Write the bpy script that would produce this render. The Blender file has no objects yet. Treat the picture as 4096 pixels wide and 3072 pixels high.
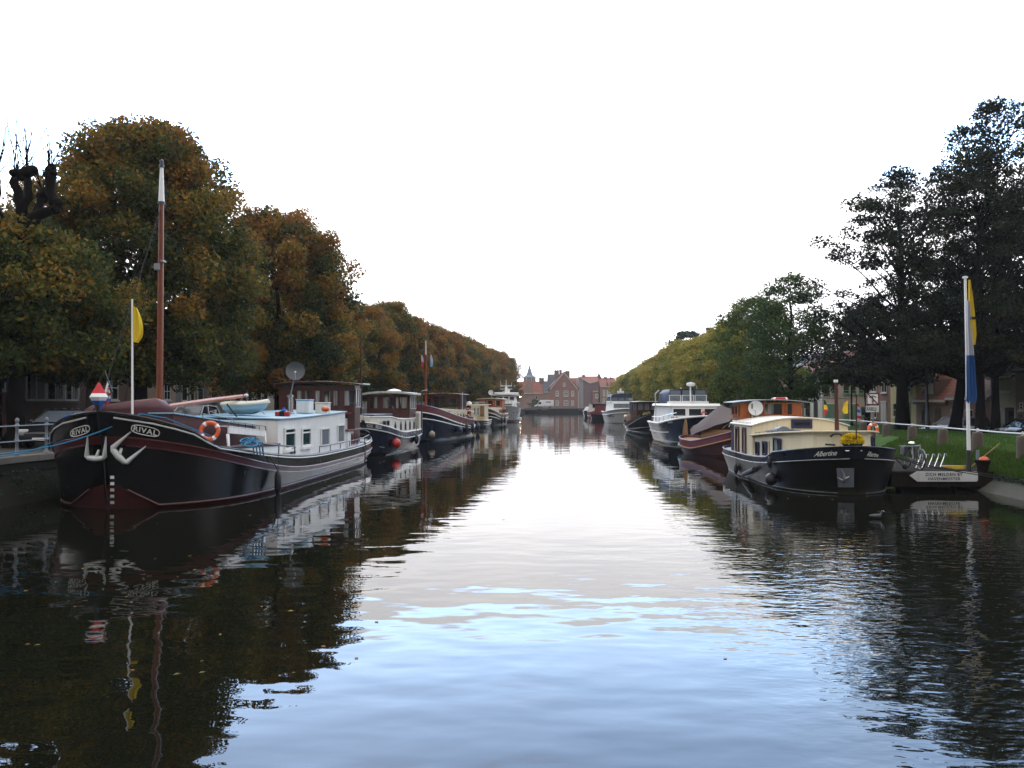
import bpy, math, random
import numpy as np
from mathutils import Vector, Matrix

# ---------------------------------------------------------------- camera
SC = bpy.context.scene
COL = SC.collection
FPX, CAMH = 3313.0, 3.0                       # focal length in photo pixels, eye height over the water
PITCH = math.atan((1610 - 1536) / FPX)
cam = bpy.data.objects.new("camera", bpy.data.cameras.new("camera"))
COL.objects.link(cam)
cam.location = (0, 0, CAMH)
cam.rotation_euler = (math.pi / 2 + PITCH, 0, 0)
cam.data.sensor_fit = 'HORIZONTAL'
cam.data.sensor_width = 36.0
cam.data.lens = 36.0 * FPX / 4096
cam.data.clip_start, cam.data.clip_end = 0.1, 6000
SC.camera = cam

# ---------------------------------------------------------------- sky, sun, exposure
SUN_EL, SUN_ROT = math.radians(38), math.radians(-14)
SC.view_settings.view_transform = 'Standard'
SC.view_settings.look = 'None'
SC.view_settings.exposure = 0.0
SC.view_settings.gamma = 1.0
SC.cycles.max_bounces = 7
SC.cycles.diffuse_bounces = 3
SC.cycles.glossy_bounces = 4
SC.cycles.transmission_bounces = 2
SC.cycles.transparent_max_bounces = 4
SC.cycles.volume_bounces = 0
SC.cycles.caustics_reflective = False
SC.cycles.caustics_refractive = False
SC.cycles.use_denoising = True


class NT:
    """short-hand for building node trees"""
    def __init__(s, tree): s.t = tree; s.n = tree.nodes; s.l = tree.links
    def new(s, typ, **kw):
        n = s.n.new(typ)
        for k, v in kw.items(): setattr(n, k, v)
        return n
    def put(s, sock, v):
        if v is None: return
        if hasattr(v, 'is_output') or isinstance(v, bpy.types.NodeSocket): s.l.new(v, sock)
        else: sock.default_value = v
    def math(s, op, a, b=None, c=None, clamp=False):
        n = s.new('ShaderNodeMath', operation=op, use_clamp=clamp)
        for i, v in enumerate((a, b, c)):
            if v is not None: s.put(n.inputs[i], v)
        return n.outputs[0]
    def mix(s, f, a, b, blend='MIX'):
        n = s.new('ShaderNodeMix', data_type='RGBA', blend_type=blend)
        s.put(n.inputs[0], f); s.put(n.inputs[6], a); s.put(n.inputs[7], b)
        return n.outputs[2]
    def smooth(s, v, lo, hi, a=0.0, b=1.0):
        n = s.new('ShaderNodeMapRange', interpolation_type='SMOOTHSTEP')
        s.put(n.inputs[0], v); s.put(n.inputs[1], lo); s.put(n.inputs[2], hi); s.put(n.inputs[3], a); s.put(n.inputs[4], b)
        return n.outputs[0]
    def noise(s, vec, scale, detail=2.0, rough=0.5):
        n = s.new('ShaderNodeTexNoise')
        if vec is not None: s.l.new(vec, n.inputs['Vector'])
        n.inputs['Scale'].default_value = scale; n.inputs['Detail'].default_value = detail; n.inputs['Roughness'].default_value = rough
        return n.outputs[0]
    def mapping(s, vec, scale=(1, 1, 1), loc=(0, 0, 0), rot=(0, 0, 0)):
        n = s.new('ShaderNodeMapping')
        s.l.new(vec, n.inputs[0]); n.inputs['Scale'].default_value = scale; n.inputs['Location'].default_value = loc; n.inputs['Rotation'].default_value = rot
        return n.outputs[0]
    def ramp(s, f, stops):
        n = s.new('ShaderNodeValToRGB')
        e = n.color_ramp.elements
        while len(e) < len(stops): e.new(0.5)
        for i, (p, c) in enumerate(stops): e[i].position = p; e[i].color = (*c, 1)
        s.put(n.inputs[0], f)
        return n.outputs[0]


world = bpy.data.worlds.new("World")
SC.world = world
world.use_nodes = True
W = NT(world.node_tree)
W.n.clear()
w_out = W.new('ShaderNodeOutputWorld')
w_bg = W.new('ShaderNodeBackground')
w_co = W.new('ShaderNodeTexCoord')
w_sep = W.new('ShaderNodeSeparateXYZ')
W.l.new(w_co.outputs['Generated'], w_sep.inputs[0])
w_sky = W.new('ShaderNodeTexSky', sky_type='NISHITA', sun_disc=False)
w_sky.sun_elevation, w_sky.sun_rotation = SUN_EL, SUN_ROT
w_sky.air_density, w_sky.dust_density, w_sky.ozone_density = 1.0, 0.05, 3.0
wz = W.math('MAXIMUM', w_sep.outputs[2], 0.0)
w_den = W.math('ADD', wz, 0.12)
w_cmb = W.new('ShaderNodeCombineXYZ')
W.put(w_cmb.inputs[0], W.math('DIVIDE', w_sep.outputs[0], w_den))
W.put(w_cmb.inputs[1], W.math('DIVIDE', w_sep.outputs[1], w_den))
cl_a = W.noise(w_cmb.outputs[0], 1.15, 5, 0.55)           # broken cloud layer
cl_b = W.noise(W.mapping(w_cmb.outputs[0], (0.5, 0.9, 1), (3, 1, 0)), 2.2, 4, 0.6)
# a solid cloud bank near the horizon, broken blue above it, then unseen cloud added overhead and behind to hold the fill light down
edge = W.math('ADD', wz, W.math('MULTIPLY', W.math('SUBTRACT', cl_a, 0.5), 0.10))
bank = W.smooth(edge, 0.232, 0.250, 1.0, 0.0)
wisps = W.math('MULTIPLY', W.smooth(cl_a, 0.47, 0.70, 0.0, 0.7), W.smooth(wz, 0.27, 0.40, 0.3, 1.0))
over = W.math('MAXIMUM', W.smooth(W.math('ADD', wz, W.math('MULTIPLY', cl_b, 0.12)), 0.50, 0.66, 0.0, 1.0), W.smooth(w_sep.outputs[1], -0.1, 0.35, 1.0, 0.0))
cover = W.math('MAXIMUM', W.math('MAXIMUM', bank, wisps), over, clamp=True)
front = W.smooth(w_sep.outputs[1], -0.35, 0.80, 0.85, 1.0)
zen = W.smooth(wz, 0.45, 0.75, 1.0, 0.72)
c_tone = W.ramp(cl_b, [(0.3, (0.84, 0.85, 0.90)), (0.65, (1.0, 0.985, 0.965))])
cloud = W.mix(1.0, c_tone, (2.55, 2.52, 2.55, 1), 'MULTIPLY')
blue = W.mix(1.0, w_sky.outputs[0], (0.15 * 6.8, 0.15 * 5.8, 0.15 * 5.1, 1), 'MULTIPLY')
sky_c = W.mix(cover, blue, cloud)
# unseen low sky behind the bridge, darkened to dim hull reflections and fill light
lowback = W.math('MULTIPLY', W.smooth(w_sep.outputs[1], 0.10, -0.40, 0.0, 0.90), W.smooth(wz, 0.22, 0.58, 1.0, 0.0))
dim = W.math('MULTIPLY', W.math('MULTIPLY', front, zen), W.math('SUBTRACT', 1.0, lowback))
W.l.new(sky_c, w_bg.inputs['Color'])
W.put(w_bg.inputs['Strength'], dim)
W.l.new(w_bg.outputs[0], w_out.inputs[0])

sun = bpy.data.objects.new("sun", bpy.data.lights.new("sun", 'SUN'))
COL.objects.link(sun)
sun.data.energy = 0.9
sun.data.angle = math.radians(14)
sun.data.color = (1.0, 0.95, 0.87)
_sd = Vector((math.sin(SUN_ROT) * math.cos(SUN_EL), math.cos(SUN_ROT) * math.cos(SUN_EL), math.sin(SUN_EL)))
sun.rotation_euler = (-_sd).to_track_quat('-Z', 'Y').to_euler()

# ---------------------------------------------------------------- pixel helpers: a photo pixel and a real depth or plane give a point in the place
CP, SP = math.cos(PITCH), math.sin(PITCH)
def ray(px, py):
    a, b = (px - 2048) / FPX, (1536 - py) / FPX
    return Vector((a, CP - SP * b, SP + CP * b))
def at(px, py, Y):
    r = ray(px, py); s = Y / r.y
    return Vector((r.x * s, Y, CAMH + r.z * s))
def onz(px, py, z):
    r = ray(px, py); s = (z - CAMH) / r.z
    return Vector((r.x * s, r.y * s, z))


# ---------------------------------------------------------------- mesh builder
WP = set()          # things whose parts are given in world coordinates
CUR = [None]        # placement of the boat or vehicle being built, or None
def wmat(o):
    return (wmat(o.parent) @ o.matrix_parent_inverse @ o.matrix_basis) if o.parent else o.matrix_basis.copy()
class MB:
    def __init__(s, tf='cur'): s.v = []; s.f = []; s.m = []; s.k = 0; s.tf = CUR[0] if tf == 'cur' else None
    def add(s, vs, fs):
        o = len(s.v)
        s.v += [tuple(v) for v in vs]
        s.f += [tuple(i + o for i in f) for f in fs]
        s.m += [s.k] * len(fs)
        return s
    def mat(s, k): s.k = k; return s
    def quad(s, *p): return s.add(p, [tuple(range(len(p)))])
    def box(s, x0, y0, z0, x1, y1, z1):
        v = [(x, y, z) for x in (x0, x1) for y in (y0, y1) for z in (z0, z1)]
        return s.add(v, [(0, 1, 3, 2), (4, 6, 7, 5), (0, 4, 5, 1), (2, 3, 7, 6), (0, 2, 6, 4), (1, 5, 7, 3)])
    def cbox(s, c, d, rz=0.0, ry=0.0):
        R = Matrix.Rotation(rz, 3, 'Z') @ Matrix.Rotation(ry, 3, 'Y')
        v = [Vector(c) + R @ Vector((x * d[0] / 2, y * d[1] / 2, z * d[2] / 2)) for x in (-1, 1) for y in (-1, 1) for z in (-1, 1)]
        return s.add(v, [(0, 1, 3, 2), (4, 6, 7, 5), (0, 4, 5, 1), (2, 3, 7, 6), (0, 2, 6, 4), (1, 5, 7, 3)])
    def rings(s, R, cap=True, closed=True):
        n = len(R[0]); v = [p for r in R for p in r]; f = []
        for i in range(len(R) - 1):
            for j in range(n if closed else n - 1):
                a, b = i * n + j, i * n + (j + 1) % n
                f.append((a, b, b + n, a + n))
        if cap:
            f.append(tuple(reversed(range(n)))); f.append(tuple(range((len(R) - 1) * n, len(R) * n)))
        return s.add(v, f)
    def tube(s, pts, r, n=8, cap=True):
        pts = [Vector(p) for p in pts]
        rs = r if isinstance(r, (list, tuple)) else [r] * len(pts)
        R = []; up = None
        for i, p in enumerate(pts):
            t = (pts[min(i + 1, len(pts) - 1)] - pts[max(i - 1, 0)])
            if t.length < 1e-9: t = Vector((0, 0, 1))
            t.normalize()
            if up is None: up = Vector((0, 0, 1)) if abs(t.z) < 0.9 else Vector((1, 0, 0))
            a = t.cross(up); a.normalize(); b = a.cross(t); b.normalize(); up = b
            R.append([p + (a * math.cos(2 * math.pi * j / n) + b * math.sin(2 * math.pi * j / n)) * rs[i] for j in range(n)])
        return s.rings(R, cap)
    def lathe(s, prof, c=(0, 0, 0), n=14, ax='Z'):
        R = []
        for r, z in prof:
            ring = []
            for j in range(n):
                a = 2 * math.pi * j / n; x, y = r * math.cos(a), r * math.sin(a)
                ring.append((c[0] + x, c[1] + y, c[2] + z) if ax == 'Z' else (c[0] + z, c[1] + x, c[2] + y) if ax == 'X' else (c[0] + x, c[1] + z, c[2] - y))
            R.append(ring)
        return s.rings(R)
    def ball(s, c, r, n=12, m=8, sq=(1, 1, 1)):
        prof = [(max(r * math.sin(math.pi * i / m), 1e-4), -r * math.cos(math.pi * i / m)) for i in range(m + 1)]
        R = [[(c[0] + a * math.cos(2 * math.pi * j / n) * sq[0], c[1] + a * math.sin(2 * math.pi * j / n) * sq[1], c[2] + z * sq[2]) for j in range(n)] for a, z in prof]
        return s.rings(R)
    def torus(s, c, R, r, u, v, n=28, m=8, sect=None):
        u, v = Vector(u).normalized(), Vector(v).normalized(); w = u.cross(v); c = Vector(c); rr = []
        k = n if sect is None else n + 1
        for i in range(k):
            a = 2 * math.pi * i / n if sect is None else sect[0] + (sect[1] - sect[0]) * i / n
            d = u * math.cos(a) + v * math.sin(a)
            rr.append([c + d * (R + r * math.cos(2 * math.pi * j / m)) + w * r * math.sin(2 * math.pi * j / m) for j in range(m)])
        if sect is None: rr.append(rr[0])
        return s.rings(rr, cap=sect is not None)
    def prism(s, poly, ext):
        poly = [Vector(p) for p in poly]; e = Vector(ext); n = len(poly)
        v = poly + [p + e for p in poly]
        f = [tuple(reversed(range(n))), tuple(range(n, 2 * n))] + [(i, (i + 1) % n, (i + 1) % n + n, i + n) for i in range(n)]
        return s.add(v, f)
    def build(s, name, mats, parent=None, smooth=False, bevel=0.0, loc=None):
        me = bpy.data.meshes.new(name)
        if s.tf is not None: s.v = [tuple(s.tf @ Vector(p)) for p in s.v]
        me.from_pydata(s.v, [], s.f)
        mats = mats if isinstance(mats, (list, tuple)) else [mats]
        for m in mats: me.materials.append(m)
        if len(mats) > 1: me.polygons.foreach_set('material_index', s.m)
        import bmesh
        bm = bmesh.new(); bm.from_mesh(me); bmesh.ops.recalc_face_normals(bm, faces=bm.faces); bm.to_mesh(me); bm.free()
        if smooth:
            me.shade_smooth()
            try: me.set_sharp_from_angle(angle=math.radians(smooth if smooth is not True else 40))
            except Exception: pass
        me.update()
        o = bpy.data.objects.new(name, me); COL.objects.link(o)
        if parent is not None:
            o.parent = parent
            if parent.name in WP: o.matrix_parent_inverse = wmat(parent).inverted()
        if loc is not None: o.location = loc
        if bevel:
            b = o.modifiers.new('bevel', 'BEVEL'); b.width = bevel; b.segments = 2; b.limit_method = 'ANGLE'; b.angle_limit = math.radians(50)
        return o


def tag(o, label, cat, group=None):
    o['label'] = label; o['category'] = cat
    if group: o['group'] = group
    return o
def thing(name, label, cat, loc=(0, 0, 0), rz=0.0, group=None):
    o = bpy.data.objects.new(name, None); COL.objects.link(o)
    o.location = loc; o.rotation_euler = (0, 0, rz); o.empty_display_size = 0.3
    return tag(o, label, cat, group)
def kind(o, k): o['kind'] = k; return o
def dup(o, parent=None):
    c = o.copy(); COL.objects.link(c)
    if parent is not None: c.parent = parent
    for ch in list(o.children): dup(ch, c)
    return c


# ---------------------------------------------------------------- lettering
from mathutils.bvhtree import BVHTree
def text_shape(txt, shear=0.0, space=1.0, bold=0.022):
    """outline faces of a line of lettering, scaled to the unit square"""
    cu = bpy.data.curves.new('lettering', 'FONT'); cu.body = txt; cu.shear = shear; cu.space_character = space; cu.resolution_u = 4; cu.offset = bold
    o = bpy.data.objects.new('lettering', cu); COL.objects.link(o)
    me = bpy.data.meshes.new_from_object(o.evaluated_get(bpy.context.evaluated_depsgraph_get()))
    v = np.array([w.co[:2] for w in me.vertices]); f = [tuple(p.vertices) for p in me.polygons]
    bpy.data.objects.remove(o); bpy.data.curves.remove(cu); bpy.data.meshes.remove(me)
    lo, hi = v.min(0), v.max(0); return (v - lo) / (hi - lo), f
TXT = {k: text_shape(k, *a) for k, a in {'RIVAL': (0, 1.15), 'Albertine': (0.35, .95, .006), 'ECOU    BELLE': (0, 1.1), 'BENGTA': (0, 1.1), 'Isolde': (0.3, 1.0), 'KABELS': (0, 1.05), 'ZICH MELDEN BY': (0, 1.12), 'HAVENMEESTER': (0, 1.12), 'europa': (0, .95), 'BR 11': (0, 1.1)}.items()}
def decal(name, txt, quad, hit, mat, parent, subdiv=0):
    """lettering laid on a surface: quad = photo pixels of its top-left, top-right, bottom-right, bottom-left corners; hit(px, py) gives the point on the surface"""
    v, f = TXT[txt]; mb = MB(None); tl, tr, br, bl = [np.array(q, float) for q in quad]
    for a, b in v:
        q = (bl * (1 - a) + br * a) * (1 - b) + (tl * (1 - a) + tr * a) * b
        mb.v.append(tuple(hit(q[0], q[1])))
    mb.f = f; mb.m = [0] * len(f)
    me = bpy.data.meshes.new(name); me.from_pydata(mb.v, [], mb.f); me.materials.append(mat); me.update()
    o = bpy.data.objects.new(name, me); COL.objects.link(o); o.parent = parent
    if parent is not None: o.matrix_parent_inverse = wmat(parent).inverted()
    return o
def surf(mb, off=0.006):
    """first point of a built mesh along the line of sight of a photo pixel, lifted a little off its face"""
    t = BVHTree.FromPolygons([Vector(p) for p in mb.v], mb.f)
    def hit(px, py):
        r = ray(px, py).normalized(); o = Vector((0, 0, CAMH)); p, n, i, d = t.ray_cast(o, r)
        if p is None: p, n, i, d = t.find_nearest(o + r * 30)
        return p + (n if n.dot(r) < 0 else -n) * off
    return hit

# ---------------------------------------------------------------- materials
def P(nt, **kw):
    b = nt.new('ShaderNodeBsdfPrincipled')
    for k, v in kw.items(): nt.put(b.inputs[k], v)
    return b
def newmat(name):
    m = bpy.data.materials.new(name); m.use_nodes = True
    nt = NT(m.node_tree); nt.n.clear()
    return m, nt, nt.new('ShaderNodeOutputMaterial')
def paint(name, rgb, rough=0.45, metal=0.0, var=0.18, scale=2.5, bump=0.0, bscale=30.0, streak=0.0, coat=0.0, spec=0.5, dirt=0.0):
    """painted / weathered surface: colour drifts, rain streaks run down, roughness varies"""
    m, nt, out = newmat(name)
    co = nt.new('ShaderNodeTexCoord').outputs['Object']
    n1 = nt.noise(co, scale, 5, 0.6)
    f = nt.math('MULTIPLY_ADD', nt.math('SUBTRACT', n1, 0.5), 2 * var, 1.0)
    if streak:
        n2 = nt.noise(nt.mapping(co, (9, 9, 0.7)), 1.0, 4, 0.65)
        f = nt.math('MULTIPLY', f, nt.smooth(n2, 0.42, 0.72, 1.0, 1.0 - streak))
    hs = nt.new('ShaderNodeVectorMath', operation='SCALE')
    hs.inputs[0].default_value = rgb; nt.put(hs.inputs['Scale'], f)
    col = hs.outputs[0]
    if dirt:      # scum along the waterline, rust runs and fender scuffs
        gp = nt.new('ShaderNodeNewGeometry').outputs['Position']; sp = nt.new('ShaderNodeSeparateXYZ'); nt.l.new(gp, sp.inputs[0])
        low = nt.smooth(nt.math('ADD', sp.outputs[2], nt.math('MULTIPLY', nt.noise(gp, 3.0, 4, 0.7), 0.25)), 0.14, 0.34, 1.0, 0.0)
        col = nt.mix(nt.math('MULTIPLY', low, dirt), col, (0.050, 0.048, 0.030, 1))
        run = nt.smooth(nt.noise(nt.mapping(gp, (5, 5, 0.35)), 1.0, 5, 0.7), 0.60, 0.72)
        col = nt.mix(nt.math('MULTIPLY', run, dirt * 0.45), col, (0.075, 0.042, 0.022, 1))
        sc = nt.smooth(nt.noise(nt.mapping(gp, (0.8, 0.8, 7)), 2.0, 5, 0.75), 0.64, 0.70)
        col = nt.mix(nt.math('MULTIPLY', sc, dirt * 0.35), col, (0.10, 0.10, 0.095, 1))
    r = nt.math('MULTIPLY_ADD', n1, 0.25, rough - 0.12, clamp=True)
    b = P(nt, **{'Base Color': col, 'Roughness': r, 'Metallic': metal, 'Coat Weight': coat, 'Coat Roughness': 0.08, 'Specular IOR Level': spec})
    if bump:
        bp = nt.new('ShaderNodeBump'); bp.inputs['Strength'].default_value = bump; bp.inputs['Distance'].default_value = 0.02
        nt.put(bp.inputs['Height'], nt.noise(co, bscale, 4, 0.6)); nt.l.new(bp.outputs[0], b.inputs['Normal'])
    nt.l.new(b.outputs[0], out.inputs[0])
    return m
def brick(name, c1, c2, mortar, bw=0.22, bh=0.075, var=0.35):
    m, nt, out = newmat(name)
    g = nt.new('ShaderNodeNewGeometry'); sp = nt.new('ShaderNodeSeparateXYZ'); nt.l.new(g.outputs['Position'], sp.inputs[0])
    cb = nt.new('ShaderNodeCombineXYZ')
    nt.put(cb.inputs[0], nt.math('ADD', sp.outputs[0], sp.outputs[1])); nt.put(cb.inputs[1], sp.outputs[2])
    br = nt.new('ShaderNodeTexBrick'); nt.l.new(cb.outputs[0], br.inputs['Vector'])
    for k, v in {'Color1': (*c1, 1), 'Color2': (*c2, 1), 'Mortar': (*mortar, 1), 'Scale': 1.0, 'Mortar Size': 0.008, 'Brick Width': bw, 'Row Height': bh, 'Bias': 0.0}.items(): br.inputs[k].default_value = v
    big = nt.noise(g.outputs['Position'], 0.6, 5, 0.65)
    f = nt.math('MULTIPLY_ADD', nt.math('SUBTRACT', big, 0.5), 2 * var, 1.0)
    sc = nt.new('ShaderNodeVectorMath', operation='SCALE'); nt.l.new(br.outputs[0], sc.inputs[0]); nt.put(sc.inputs['Scale'], f)
    b = P(nt, **{'Base Color': sc.outputs[0], 'Roughness': 0.88})
    bp = nt.new('ShaderNodeBump'); bp.inputs['Strength'].default_value = 0.4; bp.inputs['Distance'].default_value = 0.01; bp.invert = True
    nt.l.new(br.outputs[1], bp.inputs['Height']); nt.l.new(bp.outputs[0], b.inputs['Normal'])
    nt.l.new(b.outputs[0], out.inputs[0])
    return m
def tiles(name, c1, c2):
    m, nt, out = newmat(name)
    g = nt.new('ShaderNodeNewGeometry'); sp = nt.new('ShaderNodeSeparateXYZ'); nt.l.new(g.outputs['Position'], sp.inputs[0])
    cb = nt.new('ShaderNodeCombineXYZ'); nt.put(cb.inputs[0], nt.math('ADD', sp.outputs[0], sp.outputs[1])); nt.put(cb.inputs[1], sp.outputs[2])
    br = nt.new('ShaderNodeTexBrick', offset=0.0); nt.l.new(cb.outputs[0], br.inputs['Vector'])
    for k, v in {'Color1': (*c1, 1), 'Color2': (*c2, 1), 'Mortar': (c1[0] * .4, c1[1] * .4, c1[2] * .4, 1), 'Scale': 1.0, 'Mortar Size': 0.02, 'Brick Width': 0.24, 'Row Height': 0.22}.items(): br.inputs[k].default_value = v
    n = nt.noise(g.outputs['Position'], 1.3, 5, 0.6)
    c = nt.mix(nt.smooth(n, 0.45, 0.75, 0, 0.55), br.outputs[0], (0.05, 0.045, 0.035, 1))
    b = P(nt, **{'Base Color': c, 'Roughness': 0.8}); nt.l.new(b.outputs[0], out.inputs[0])
    return m
def wood(name, c1, c2, rough=0.35, scale=6.0, axis=(1, 8, 8), coat=0.1):
    m, nt, out = newmat(name)
    co = nt.new('ShaderNodeTexCoord').outputs['Object']
    n = nt.noise(nt.mapping(co, axis), scale, 5, 0.6)
    b = P(nt, **{'Base Color': nt.ramp(n, [(0.3, c1), (0.7, c2)]), 'Roughness': rough, 'Coat Weight': coat, 'Coat Roughness': 0.15, 'Specular IOR Level': 0.5 if coat else 0.12})
    nt.l.new(b.outputs[0], out.inputs[0])
    return m
def glass(name, base=(0.012, 0.014, 0.016), curtain=0.0, cscale=1.0):
    """window glass over a dark room; curtain hangs as pale folds behind part of it"""
    m, nt, out = newmat(name)
    co = nt.new('ShaderNodeTexCoord').outputs['Object']
    c = (*base, 1)
    if curtain:
        a = nt.noise(nt.mapping(co, (2.2 * cscale, 2.2 * cscale, 0.25)), 1.0, 2, 0.5)
        fold = nt.noise(nt.mapping(co, (26 * cscale, 26 * cscale, 0.5)), 1.0, 2, 0.5)
        cc = nt.ramp(fold, [(0.35, (0.10, 0.105, 0.10)), (0.65, (0.34, 0.35, 0.33))])
        c = nt.mix(nt.smooth(a, 0.60 - curtain * 0.25, 0.64 - curtain * 0.25), c, cc)
    b = P(nt, **{'Base Color': c, 'Roughness': 0.05, 'Specular IOR Level': 0.5})
    nt.l.new(b.outputs[0], out.inputs[0])
    return m
def leaf(name, stops, trans=0.4, rough=0.6):
    m, nt, out = newmat(name)
    at_ = nt.new('ShaderNodeAttribute', attribute_name='tint')
    oi = nt.new('ShaderNodeObjectInfo')
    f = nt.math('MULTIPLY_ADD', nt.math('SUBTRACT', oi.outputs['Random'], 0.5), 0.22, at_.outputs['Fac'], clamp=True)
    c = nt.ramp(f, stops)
    b = P(nt, **{'Base Color': c, 'Roughness': rough, 'Specular IOR Level': 0.10})
    t = nt.new('ShaderNodeBsdfTranslucent'); nt.l.new(c, t.inputs[0])
    mx = nt.new('ShaderNodeMixShader'); mx.inputs[0].default_value = trans
    nt.l.new(b.outputs[0], mx.inputs[1]); nt.l.new(t.outputs[0], mx.inputs[2]); nt.l.new(mx.outputs[0], out.inputs[0])
    return m
def emit(name, rgb, s):
    m, nt, out = newmat(name)
    e = nt.new('ShaderNodeEmission'); e.inputs[0].default_value = (*rgb, 1); e.inputs[1].default_value = s
    nt.l.new(e.outputs[0], out.inputs[0]); return m

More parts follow.
